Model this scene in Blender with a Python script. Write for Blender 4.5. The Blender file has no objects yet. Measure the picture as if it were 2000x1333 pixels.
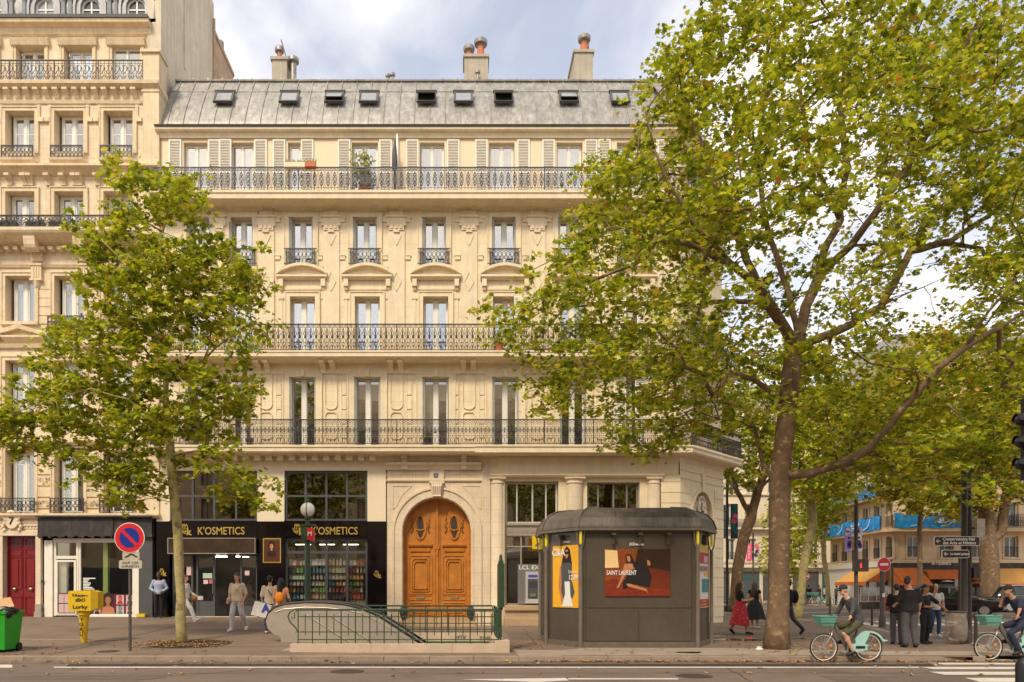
import bpy, math, random
import numpy as np
from mathutils import Vector, Matrix
R = math.radians
random.seed(7); rng = np.random.default_rng(7)
S = bpy.context.scene
COL = S.collection
# ------------------------------------------------------------ camera
F = 1400.0; PX0 = 900.0; HY = 1146.0; CH = 1.65
cd = bpy.data.cameras.new('camera'); cam = bpy.data.objects.new('camera', cd); COL.objects.link(cam)
cam.location = (0, 0, CH); cam.rotation_euler = (R(90), 0, 0)
cd.sensor_width = 36; cd.lens = F/2000*36; cd.shift_x = .05; cd.shift_y = (HY-666.5)/2000
cd.clip_end = 2000; cd.clip_start = .05
S.camera = cam
# ------------------------------------------------------------ light
SUN_EL, SUN_AZ = 48, 205      # degrees; azimuth the light comes from, 180 = from behind the camera
W = bpy.data.worlds.new('World'); S.world = W; W.use_nodes = True
nt = W.node_tree; N = nt.nodes; L = nt.links
bg = N['Background']; bg.inputs[1].default_value = .115
sky = N.new('ShaderNodeTexSky'); sky.sky_type = 'NISHITA'; sky.sun_disc = False
sky.sun_elevation = R(SUN_EL); sky.sun_rotation = R(SUN_AZ); sky.air_density = 1.2; sky.dust_density = 1.5
tc = N.new('ShaderNodeTexCoord'); mp = N.new('ShaderNodeMapping'); mp.inputs['Scale'].default_value = (1.0, 1.0, 1.9)
mp.inputs['Location'].default_value = (3.2, 1.1, .35)
nz = N.new('ShaderNodeTexNoise'); nz.inputs['Scale'].default_value = 2.1; nz.inputs['Detail'].default_value = 9; nz.inputs['Roughness'].default_value = .52
nz.inputs['Distortion'].default_value = .35
cr = N.new('ShaderNodeValToRGB'); cr.color_ramp.elements[0].position = .45; cr.color_ramp.elements[1].position = .62
cr.color_ramp.elements[0].color = (.35, .35, .35, 1)
n2 = N.new('ShaderNodeTexNoise'); n2.inputs['Scale'].default_value = 3.4; n2.inputs['Detail'].default_value = 7
c2 = N.new('ShaderNodeValToRGB'); c2.color_ramp.elements[0].position = .32; c2.color_ramp.elements[1].position = .62
c2.color_ramp.elements[0].color = (6.0, 5.8, 6.1, 1); c2.color_ramp.elements[1].color = (8.3, 7.7, 7.1, 1)
mx = N.new('ShaderNodeMix'); mx.data_type = 'RGBA'
L.new(tc.outputs['Generated'], mp.inputs[0]); L.new(mp.outputs[0], nz.inputs['Vector']); L.new(mp.outputs[0], n2.inputs['Vector'])
L.new(nz.outputs[0], cr.inputs[0]); L.new(n2.outputs[0], c2.inputs[0])
L.new(cr.outputs[0], mx.inputs['Factor']); L.new(sky.outputs[0], mx.inputs['A']); L.new(c2.outputs[0], mx.inputs['B'])
L.new(mx.outputs['Result'], bg.inputs[0])
sd = bpy.data.lights.new('sun', 'SUN'); sun = bpy.data.objects.new('sun', sd); COL.objects.link(sun)
sd.energy = 1.8; sd.angle = R(11); sd.color = (1, .87, .64)
az = R(SUN_AZ); el = R(SUN_EL)
dirv = Vector((math.sin(az)*math.cos(el), math.cos(az)*math.cos(el), math.sin(el)))  # towards the sun
sun.rotation_euler = dirv.to_track_quat('Z', 'Y').to_euler()
S.view_settings.view_transform = 'Standard'; S.view_settings.look = 'None'; S.view_settings.exposure = .72; S.view_settings.gamma = 1
S.render.engine = 'CYCLES'
S.cycles.max_bounces = 6; S.cycles.transparent_max_bounces = 12

# ------------------------------------------------------------ helpers
def PX(px, Y): return (px-PX0)*Y/F
def PZ(py, Y): return (HY-py)*Y/F+CH
FY = 28.57
def X(px, Y=FY): return (px-PX0)*Y/F
def Z(py, Y=FY): return (HY-py)*Y/F+CH
def clip(v, a=0., b=1.): return max(a, min(b, v))
def rise(x): t = clip((x+4.8)/3.4); t = t*t*(3-2*t); return .35*(1-t)
KY = 16.1
def gz(x, y): return .1+rise(x)*clip((y-KY)/12.4)
def ground(px, py):
    "pavement point seen at a pixel"
    lo, hi = 10., 200.
    for _ in range(50):
        m = (lo+hi)/2
        if PZ(py, m) > gz(PX(px, m), m): lo = m
        else: hi = m
    return (PX(px, lo), lo, gz(PX(px, lo), lo))
def tag(o, label=None, cat=None, group=None, kind=None):
    if label: o['label'] = label
    if cat: o['category'] = cat
    if group: o['group'] = group
    if kind: o['kind'] = kind
    return o
def thing(name, loc, label, cat, group=None, rz=0):
    o = bpy.data.objects.new(name, None); COL.objects.link(o); o.location = loc; o.rotation_euler = (0, 0, rz); o.empty_display_size = .2
    return tag(o, label, cat, group)
def top(o):
    while o.parent: o = o.parent
    return o
def copy_tree(o, parent=None):
    c = o.copy(); COL.objects.link(c); c.parent = parent
    for ch in list(o.children): copy_tree(ch, c)
    return c
class MB:
    def __init__(s): s.v = []; s.f = []; s.m = []; s.c = 0
    def add(s, vs, fs):
        o = len(s.v); s.v += [tuple(p) for p in vs]
        for f in fs: s.f.append([i+o for i in f]); s.m.append(s.c)
        return s
    def box(s, x0, x1, y0, y1, z0, z1):
        if x0 > x1: x0, x1 = x1, x0
        if y0 > y1: y0, y1 = y1, y0
        if z0 > z1: z0, z1 = z1, z0
        return s.add([(x0,y0,z0),(x1,y0,z0),(x1,y1,z0),(x0,y1,z0),(x0,y0,z1),(x1,y0,z1),(x1,y1,z1),(x0,y1,z1)],
            [(0,3,2,1),(4,5,6,7),(0,1,5,4),(1,2,6,5),(2,3,7,6),(3,0,4,7)])
    def face(s, *p): return s.add(p, [tuple(range(len(p)))])
    def prism(s, pts, vec):
        n = len(pts); v = Vector(vec); q = [tuple(Vector(p)+v) for p in pts]
        return s.add(list(pts)+q, [tuple(range(n))[::-1], tuple(range(n, 2*n))]+[(i, (i+1) % n, n+(i+1) % n, n+i) for i in range(n)])
    def plate(s, pts, y, d=.02):   # polygon in x,z at depth y, thickness d backwards
        return s.prism([(a, y, b) for a, b in pts], (0, d, 0))
    def xprof(s, prof, x0, x1): return s.prism([(x0, a, b) for a, b in prof], (x1-x0, 0, 0))
    def tube(s, path, r, n=6, cap=True):
        P = [Vector(p) for p in path]; k = len(P); rr = r if isinstance(r, (list, tuple)) else [r]*k
        o = len(s.v); u = None
        for i, p in enumerate(P):
            t = (P[min(i+1, k-1)]-P[max(i-1, 0)]); t = t.normalized() if t.length > 1e-9 else Vector((0, 0, 1))
            if u is None: u = t.orthogonal().normalized()
            else:
                u = u-t*u.dot(t); u = u.normalized() if u.length > 1e-6 else t.orthogonal().normalized()
            w = t.cross(u)
            for j in range(n):
                a = 2*math.pi*j/n; s.v.append(tuple(p+(u*math.cos(a)+w*math.sin(a))*rr[i]))
        for i in range(k-1):
            for j in range(n):
                a = o+i*n+j; b = o+i*n+(j+1) % n; s.f.append([a, b, b+n, a+n]); s.m.append(s.c)
        if cap:
            s.f.append([o+j for j in range(n)][::-1]); s.m.append(s.c); s.f.append([o+(k-1)*n+j for j in range(n)]); s.m.append(s.c)
        return s
    def lathe(s, c, prof, n=12, sx=1, sy=1, rot=0):
        o = len(s.v); k = len(prof)
        for r, z in prof:
            for j in range(n):
                a = 2*math.pi*(j+rot)/n; s.v.append((c[0]+r*sx*math.cos(a), c[1]+r*sy*math.sin(a), c[2]+z))
        for i in range(k-1):
            for j in range(n):
                a = o+i*n+j; b = o+i*n+(j+1) % n; s.f.append([a, b, b+n, a+n]); s.m.append(s.c)
        s.f.append([o+j for j in range(n)][::-1]); s.m.append(s.c); s.f.append([o+(k-1)*n+j for j in range(n)]); s.m.append(s.c)
        return s
    def ell(s, c, r, n=10, k=6):
        pr = [(max(.02, math.sin(math.pi*i/k)), -math.cos(math.pi*i/k)*r[2]) for i in range(k+1)]
        return s.lathe(c, pr, n, r[0], r[1])
    def disc(s, c, r, y2, n=24, sz=1):   # disc facing -y from c.y to y2
        pts = [(c[0]+r*math.cos(2*math.pi*i/n), c[1], c[2]+r*sz*math.sin(2*math.pi*i/n)) for i in range(n)]
        return s.prism(pts, (0, y2-c[1], 0))
    def rib(s, pts, y, w=.014, t=.012):  # wrought-iron strip in the xz plane
        for (a, b), (c, d) in zip(pts[:-1], pts[1:]):
            l = math.hypot(c-a, d-b)
            if l < 1e-6: continue
            nx, nz_ = -(d-b)/l*w/2, (c-a)/l*w/2
            q = [(a-nx, b-nz_), (c-nx, d-nz_), (c+nx, d+nz_), (a+nx, b+nz_)]
            s.add([(i, y, j) for i, j in q]+[(i, y+t, j) for i, j in q], [(0,1,2,3),(7,6,5,4),(0,4,5,1),(3,2,6,7)])
        return s
    def wall(s, x0, x1, z0, z1, y, holes, depth=.35):
        xs = sorted({x0, x1} | {h[0] for h in holes} | {h[1] for h in holes}); zs = sorted({z0, z1} | {h[2] for h in holes} | {h[3] for h in holes})
        xs = [a for a in xs if x0 <= a <= x1]; zs = [a for a in zs if z0 <= a <= z1]
        for i in range(len(xs)-1):
            run = None
            for j in range(len(zs)):
                solid = False
                if j < len(zs)-1:
                    cx = (xs[i]+xs[i+1])/2; cz = (zs[j]+zs[j+1])/2
                    solid = not any(h[0] < cx < h[1] and h[2] < cz < h[3] for h in holes)
                if solid and run is None: run = zs[j]
                if not solid and run is not None:
                    s.face((xs[i], y, run), (xs[i+1], y, run), (xs[i+1], y, zs[j]), (xs[i], y, zs[j])); run = None
        for a, b, c, d in holes:
            e = y+depth
            s.face((a, y, c), (a, y, d), (a, e, d), (a, e, c)); s.face((b, y, c), (b, e, c), (b, e, d), (b, y, d))
            s.face((a, y, d), (b, y, d), (b, e, d), (a, e, d)); s.face((a, y, c), (a, e, c), (b, e, c), (b, y, c))
        return s
    def frame(s, x0, x1, z0, z1, w, y, d, bars_x=(), bars_z=(), bw=None):
        bw = bw or w
        s.box(x0, x0+w, y, y+d, z0, z1); s.box(x1-w, x1, y, y+d, z0, z1)
        s.box(x0+w, x1-w, y, y+d, z0, z0+w); s.box(x0+w, x1-w, y, y+d, z1-w, z1)
        for a in bars_x: s.box(a-bw/2, a+bw/2, y+.003, y+d-.003, z0+w, z1-w)
        for a in bars_z: s.box(x0+w, x1-w, y+.006, y+d-.006, a-bw/2, a+bw/2)
        return s
    def tr(s, fn, start=0): s.v[start:] = [tuple(fn(Vector(p))) for p in s.v[start:]]; return s
    def build(s, name, mats, parent=None, smooth=False, local=False, loc=None):
        me = bpy.data.meshes.new(name)
        o0 = Vector((0, 0, 0))
        if parent is not None and not local: o0 = top(parent).location.copy()
        if loc is not None: o0 = Vector(loc)
        me.from_pydata([(p[0]-o0.x, p[1]-o0.y, p[2]-o0.z) for p in s.v], [], s.f)
        ms = mats if isinstance(mats, (list, tuple)) else [mats]
        for m in ms: me.materials.append(M[m] if isinstance(m, str) else m)
        if len(ms) > 1: me.polygons.foreach_set('material_index', [min(i, len(ms)-1) for i in s.m])
        if smooth:
            me.polygons.foreach_set('use_smooth', [True]*len(me.polygons))
            if smooth is not True: me.set_sharp_from_angle(angle=R(smooth))
        me.update()
        ob = bpy.data.objects.new(name, me); COL.objects.link(ob)
        if parent is not None: ob.parent = parent
        if loc is not None and parent is None: ob.location = loc
        return ob
_font = {}
def text(txt, x, z, y, size, parent, mat, name='lettering', align='CENTER', width=None, ext=.008, fn=None, local=False, bold=0, mirror=False):
    cu = bpy.data.curves.new('t', 'FONT'); cu.body = txt; cu.size = size; cu.extrude = ext; cu.offset = bold; cu.align_x = align; cu.align_y = 'CENTER'; cu.resolution_u = 3
    ob = bpy.data.objects.new('t', cu); COL.objects.link(ob)
    dg = bpy.context.evaluated_depsgraph_get(); me = bpy.data.meshes.new_from_object(ob.evaluated_get(dg))
    COL.objects.unlink(ob); bpy.data.objects.remove(ob); bpy.data.curves.remove(cu)
    vs = [v.co.copy() for v in me.vertices]; fs = [list(p.vertices) for p in me.polygons]; bpy.data.meshes.remove(me)
    if not vs: return None
    k = 1
    if width:
        a = min(v.x for v in vs); b = max(v.x for v in vs); k = width/(b-a)
    mb = MB(); mb.add([(x+v.x*k, y-v.z, z+v.y) for v in vs], fs)
    if fn: mb.tr(fn)
    return mb.build(name, mat, parent, local=local)
# ------------------------------------------------------------ materials
M = {}
def mat(n, c, r=.7, m=0, var=.0, ns=4, bump=0, bs=None, blocks=None, streak=0, spec=.5, coat=0, emit=None, alpha=None, sheen=0, grime=None):
    ma = bpy.data.materials.new(n); ma.use_nodes = True; t = ma.node_tree; B = t.nodes['Principled BSDF']; Lk = t.links.new
    B.inputs['Base Color'].default_value = (*c, 1); B.inputs['Roughness'].default_value = r; B.inputs['Metallic'].default_value = m
    B.inputs['Specular IOR Level'].default_value = spec; B.inputs['Coat Weight'].default_value = coat
    if emit: B.inputs['Emission Color'].default_value = (*emit[0], 1); B.inputs['Emission Strength'].default_value = emit[1]
    co = None
    if var or bump or blocks or streak or grime:
        tcn = t.nodes.new('ShaderNodeTexCoord').outputs['Object']
    def noise(scale, detail=5, vec=None, rough=.55):
        q = t.nodes.new('ShaderNodeTexNoise'); q.inputs['Scale'].default_value = scale; q.inputs['Detail'].default_value = detail; q.inputs['Roughness'].default_value = rough
        Lk(vec or tcn, q.inputs['Vector']); return q.outputs[0]
    def mul(a, fac_sock, lo, hi):   # multiply colour a by ramp(lo..hi) of fac
        mr = t.nodes.new('ShaderNodeMapRange'); mr.inputs['From Min'].default_value = .3; mr.inputs['From Max'].default_value = .7
        mr.inputs['To Min'].default_value = lo; mr.inputs['To Max'].default_value = hi; Lk(fac_sock, mr.inputs[0])
        mm = t.nodes.new('ShaderNodeVectorMath'); mm.operation = 'SCALE'
        if isinstance(a, tuple): mm.inputs[0].default_value = a
        else: Lk(a, mm.inputs[0])
        Lk(mr.outputs[0], mm.inputs['Scale']); return mm.outputs[0]
    cur = c; h = None
    if blocks:
        w_, h_, amt = blocks
        sp = t.nodes.new('ShaderNodeSeparateXYZ'); Lk(tcn, sp.inputs[0]); cb = t.nodes.new('ShaderNodeCombineXYZ')
        Lk(sp.outputs[0], cb.inputs[0]); Lk(sp.outputs[2], cb.inputs[1])
        bt = t.nodes.new('ShaderNodeTexBrick'); Lk(cb.outputs[0], bt.inputs['Vector']); bt.inputs['Scale'].default_value = 1
        bt.inputs['Brick Width'].default_value = w_; bt.inputs['Row Height'].default_value = h_; bt.inputs['Mortar Size'].default_value = .006; bt.inputs['Mortar Smooth'].default_value = .3
        bt.inputs['Color1'].default_value = (*[k*(1+amt) for k in c], 1); bt.inputs['Color2'].default_value = (*[k*(1-amt) for k in c], 1)
        bt.inputs['Mortar'].default_value = (*[k*.72 for k in c], 1); bt.inputs['Bias'].default_value = 0
        cur = bt.outputs[0]
    if var: cur = mul(cur, noise(ns, 6), 1-var, 1+var); cur = mul(cur, noise(ns*7.3, 4), 1-var*.5, 1+var*.5)
    if streak:
        mpn = t.nodes.new('ShaderNodeMapping'); mpn.inputs['Scale'].default_value = (3.2, 3.2, .28); Lk(tcn, mpn.inputs[0])
        cur = mul(cur, noise(1.6, 6, mpn.outputs[0], .65), 1-streak, 1+streak*.35); mp2 = t.nodes.new('ShaderNodeMapping'); mp2.inputs['Scale'].default_value = (9, 9, .5); Lk(tcn, mp2.inputs[0]); cur = mul(cur, noise(1.0, 5, mp2.outputs[0], .7), 1+streak*.2, 1-streak*.6)
    if grime:
        gm = t.nodes.new('ShaderNodeMix'); gm.data_type = 'RGBA'; mr = t.nodes.new('ShaderNodeMapRange'); mr.inputs[1].default_value = grime[2]; mr.inputs[2].default_value = grime[2]+.12
        Lk(noise(grime[1], 8, None, .62), mr.inputs[0]); Lk(mr.outputs[0], gm.inputs['Factor'])
        if isinstance(cur, tuple): gm.inputs['A'].default_value = (*cur, 1)
        else: Lk(cur, gm.inputs['A'])
        gm.inputs['B'].default_value = (*grime[0], 1); cur = gm.outputs['Result']
    if not isinstance(cur, tuple): Lk(cur, B.inputs['Base Color'])
    if bump:
        bn = t.nodes.new('ShaderNodeBump'); bn.inputs['Strength'].default_value = bump; bn.inputs['Distance'].default_value = .02
        Lk(noise(bs or ns*6, 8), bn.inputs['Height']); Lk(bn.outputs[0], B.inputs['Normal'])
    M[n] = ma; return ma
def glass(n, refl=.25, tint=(.9, .92, .9), rough=.02, wob=0):
    ma = bpy.data.materials.new(n); ma.use_nodes = True; t = ma.node_tree; t.nodes.remove(t.nodes['Principled BSDF'])
    a = t.nodes.new('ShaderNodeBsdfTransparent'); a.inputs[0].default_value = (*tint, 1)
    g = t.nodes.new('ShaderNodeBsdfAnisotropic') if False else t.nodes.new('ShaderNodeBsdfGlossy'); g.inputs['Roughness'].default_value = rough; g.inputs[0].default_value = (.95, .90, .83, 1)
    mxs = t.nodes.new('ShaderNodeMixShader'); mxs.inputs[0].default_value = refl
    if wob:
        no = t.nodes.new('ShaderNodeTexNoise'); no.inputs['Scale'].default_value = 1.3; tc_ = t.nodes.new('ShaderNodeTexCoord'); t.links.new(tc_.outputs['Object'], no.inputs['Vector'])
        bn = t.nodes.new('ShaderNodeBump'); bn.inputs['Strength'].default_value = wob; bn.inputs['Distance'].default_value = .02; t.links.new(no.outputs[0], bn.inputs['Height']); t.links.new(bn.outputs[0], g.inputs['Normal'])
    t.links.new(a.outputs[0], mxs.inputs[1]); t.links.new(g.outputs[0], mxs.inputs[2]); t.links.new(mxs.outputs[0], t.nodes['Material Output'].inputs[0])
    M[n] = ma
ST = (.85, .70, .475)
mat('stone', ST, .85, var=.07, ns=.7, bump=.15, blocks=(1.1, .42, .035), streak=.12)
mat('stone_plain', tuple(k*1.0 for k in ST), .85, var=.06, ns=1.2, bump=.15, streak=.08)
mat('stone_trim', tuple(k*.97 for k in ST), .85, var=.07, ns=2, bump=.2, streak=.1)
mat('render_peach', (.86, .69, .47), .85, var=.03, ns=.6, bump=.05, streak=.04)
mat('stone_left', (.81, .65, .44), .85, var=.09, ns=.9, bump=.2, blocks=(1.0, .40, .03), streak=.14)
mat('trim_left', (.80, .63, .41), .85, var=.1, ns=2, bump=.25, streak=.16)
mat('stone_portal', (.74, .60, .43), .8, var=.09, ns=1.5, bump=.2, blocks=(.9, .5, .02), streak=.08)
mat('panel_cream', (.82, .68, .48), .7, var=.03, ns=1, streak=.04)
mat('party_wall', (.74, .63, .47), .9, var=.12, ns=.5, bump=.2, streak=.2, grime=((.36, .28, .19), .5, .62))
mat('plinth', (.45, .31, .18), .85, var=.12, ns=2, bump=.2)
mat('zinc', (.41, .385, .345), .5, m=.3, var=.16, ns=1.4, streak=.4)
mat('zinc_dark', (.11, .105, .10), .55, m=.3, var=.1)
mat('iron', (.055, .05, .055), .5, m=.3, var=.15, ns=8)
mat('iron_grey', (.085, .085, .095), .5, m=.3, var=.15, ns=8)
mat('white_frame', (.80, .77, .68), .5, var=.04)
mat('shutter_white', (.83, .77, .66), .6, var=.05, ns=3)
mat('shutter_grey', (.52, .50, .43), .6, var=.1)
mat('curtain', (.42, .43, .42), .9, var=.05, ns=4)
mat('blind', (.52, .55, .48), .9)
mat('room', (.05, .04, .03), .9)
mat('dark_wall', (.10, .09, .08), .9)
glass('pane', .24); glass('pane_up', .46); glass('shop_glass', .10, wob=.05); glass('dark_glass', .2, (.35, .33, .28))
mat('anthracite', (.075, .078, .08), .5, var=.1)
mat('black_marble', (.006, .004, .005), .08, spec=.5, var=.2)
mat('gold', (.62, .42, .10), .35, m=.4)
mat('oak', (.50, .185, .03), .42, var=.16, ns=3, bump=.1, spec=.4)
mat('oak_dark', (.24, .085, .015), .5, var=.15, ns=5)
mat('red_door', (.20, .004, .008), .4, var=.1)
mat('brass', (.6, .48, .25), .35, m=.8)
mat('terracotta', (.55, .16, .07), .8, var=.1)
mat('galv', (.32, .29, .26), .45, m=.5, var=.2, ns=6)
mat('asphalt', (.165, .118, .086), .85, var=.13, ns=.6, bump=.35, bs=60, grime=((.105, .075, .056), .35, .55))
mat('pavement', (.19, .133, .094), .8, var=.16, ns=.5, bump=.3, bs=50, grime=((.115, .08, .058), .45, .55))
mat('kerb', (.31, .235, .17), .85, var=.15, ns=2, bump=.3, grime=((.12, .085, .06), 1.4, .6))
mat('road_white', (.60, .54, .47), .8, var=.12, ns=3, grime=((.2, .15, .11), 5, .62))
mat('light_paving', (.33, .26, .195), .85, var=.1, ns=2, bump=.2)
mat('metro_green', (.028, .06, .032), .4, var=.12, ns=6)
mat('steel', (.46, .40, .33), .4, m=.4, var=.08, ns=2)
mat('steel_bright', (.6, .56, .5), .3, m=.8)
mat('rubber', (.015, .014, .013), .5)
mat('bark', (.18, .112, .062), .9, var=.3, ns=4.5, bump=1.0, bs=22, grime=((.40, .30, .165), 5, .56))
mat('bark_pale', (.38, .31, .13), .85, var=.25, ns=4, bump=.5, bs=18, grime=((.15, .11, .055), 5, .54))

mat('chimney', (.46, .40, .31), .85, var=.1, ns=2, streak=.15)
mat('window_sky', (.32, .33, .33), .06, spec=.8)
mat('smoke', (.055, .036, .024), .12, var=.3, ns=2)
mat('notice_green', (.45, .6, .45), .7); mat('notice_pink', (.75, .5, .5), .7); mat('notice_red', (.6, .12, .15), .7)
mat('brown_dark', (.10, .028, .010), .4); mat('skin_print', (.50, .20, .09), .5); mat('hair_print', (.012, .008, .006), .5)
mat('lamp_tube', (.9, .9, .85), .5, emit=((1, .92, .8), 6))
mat('blue_plate', (.03, .05, .15), .4); mat('print_white', (.8, .78, .74), .6); mat('print_black', (.02, .02, .02), .6)
glass('bank_glass', .5, (.5, .5, .45))
mat('atm_grey', (.17, .165, .165), .5); mat('atm_light', (.48, .46, .46), .4); mat('blue_print', (.05, .07, .42), .5); mat('screen', (.06, .07, .08), .15); mat('yellow_sign', (.75, .50, .01), .4); mat('print_red', (.5, .02, .02), .5)
mat('grey_curtain', (.16, .17, .16), .9)
mat('terracotta_wall', (.50, .34, .22), .9, var=.2, ns=1.5)
mat('dormer_zinc', (.26, .26, .27), .5, m=.3, var=.15)
mat('char_fascia', (.045, .036, .03), .6, var=.45, ns=3, streak=.5, grime=((.11, .08, .055), 3, .6))
mat('green_dark', (.07, .085, .035), .8, var=.4, ns=.8); mat('lime', (.42, .50, .14), .7)
mat('maroon', (.10, .01, .03), .4); mat('print_pink', (.62, .42, .40), .5); mat('teal_print', (.05, .25, .3), .5); mat('skin_brown', (.36, .14, .06), .5)
mat('asphalt_dark', (.035, .025, .02), .8, var=.2)
mat('water', (.05, .036, .026), .12, spec=.5)
mat('rust', (.05, .03, .02), .8, var=.3)
mat('leaf_orange', (.38, .17, .03), .8); mat('leaf_brown', (.20, .10, .035), .8); mat('leaf_tan', (.42, .28, .11), .8)
mat('lit_green', (.1, .4, .12), .5)
mat('light_stone', (.55, .42, .30), .8, var=.1, ns=2, bump=.2); mat('tile_green', (.03, .11, .05), .3); mat('tile_white', (.55, .5, .42), .3)
mat('globe', (.82, .76, .70), .25)
mat('sign_red', (.62, .015, .02), .4)
mat('kiosk_brown', (.092, .074, .055), .25, var=.1, ns=1.5, spec=.6); mat('kiosk_post', (.20, .165, .13), .45, m=.4, var=.15, ns=5); mat('kiosk_roof', (.19, .16, .13), .45, m=.35, var=.15, ns=2, streak=.35)
mat('yellow_plate', (.75, .62, .02), .4, emit=((.9, .8, .05), .06))  # yellow kiosk plates, no lamps; a faint glow is added to their colour
mat('poster_yellow', (.85, .42, .012), .35, var=.05)
mat('post_yellow', (.72, .46, .01), .4, var=.08, ns=4)
mat('bin_green', (.02, .34, .02), .35, var=.1); mat('bag_black', (.012, .010, .012), .3); mat('cardboard', (.50, .30, .14), .85, var=.1)
mat('sign_blue', (.01, .03, .25), .35); mat('grey_plate', (.50, .44, .34), .6, var=.2, ns=12); mat('pole_grey', (.09, .075, .06), .6, var=.2, ns=4)
mat('pole_dark', (.045, .030, .022), .5, var=.2, ns=5)
mat('sign_brown', (.045, .014, .008), .5)
mat('red_lit', (.5, .02, .02), .5, emit=((1, .05, .05), .8))
mat('violet', (.40, .25, .62), .6); mat('deep_purple', (.07, .025, .22), .6); mat('pale_lilac', (.75, .65, .75), .6); mat('teal', (.01, .14, .17), .5); mat('navy', (.015, .04, .09), .5); mat('pinkish', (.85, .12, .28), .6)
mat('matt_black', (.008, .008, .01), .5)
mat('clear_bag', (.50, .42, .33), .3, var=.2, ns=9, bump=.8); M['clear_bag'].node_tree.nodes['Principled BSDF'].inputs['Alpha'].default_value = .5
mat('herb', (.22, .22, .035), .8, var=.3, ns=9)
mat('patch', (.135, .095, .068), .85, var=.15, ns=2, bump=.3); mat('patch2', (.125, .09, .066), .85, var=.12, ns=2, bump=.3)
mat('cloth_redpat', (.50, .02, .03), .8, grime=((.75, .5, .45), 14, .60))
mat('car_black', (.008, .008, .009), .12, spec=.6, coat=.6); mat('car_glass', (.02, .022, .02), .05, spec=.8); mat('headlight_m', (.6, .6, .58), .12, m=.3); mat('chrome', (.7, .7, .68), .15, m=1)
mat('far_stone', (.70, .52, .33), .85, var=.08, ns=.3, blocks=(1.2, .45, .03), streak=.08); mat('far_pale', (.74, .62, .46), .85, var=.06, ns=.3, streak=.08); mat('awning_orange', (.60, .14, .02), .7, var=.1, ns=2); mat('awning_tan', (.60, .30, .07), .7, var=.08, ns=3)
mat('banner_blue', (.01, .25, .60), .5, var=.35, ns=.5); mat('glow_warm', (.9, .6, .3), .5, emit=((1, .75, .4), 1.5)); mat('far_white', (.68, .64, .56), .8, var=.05)
mat('far_pane', (.10, .10, .10), .08, spec=.7)
mat('chair_red', (.55, .03, .02), .5)
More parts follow.
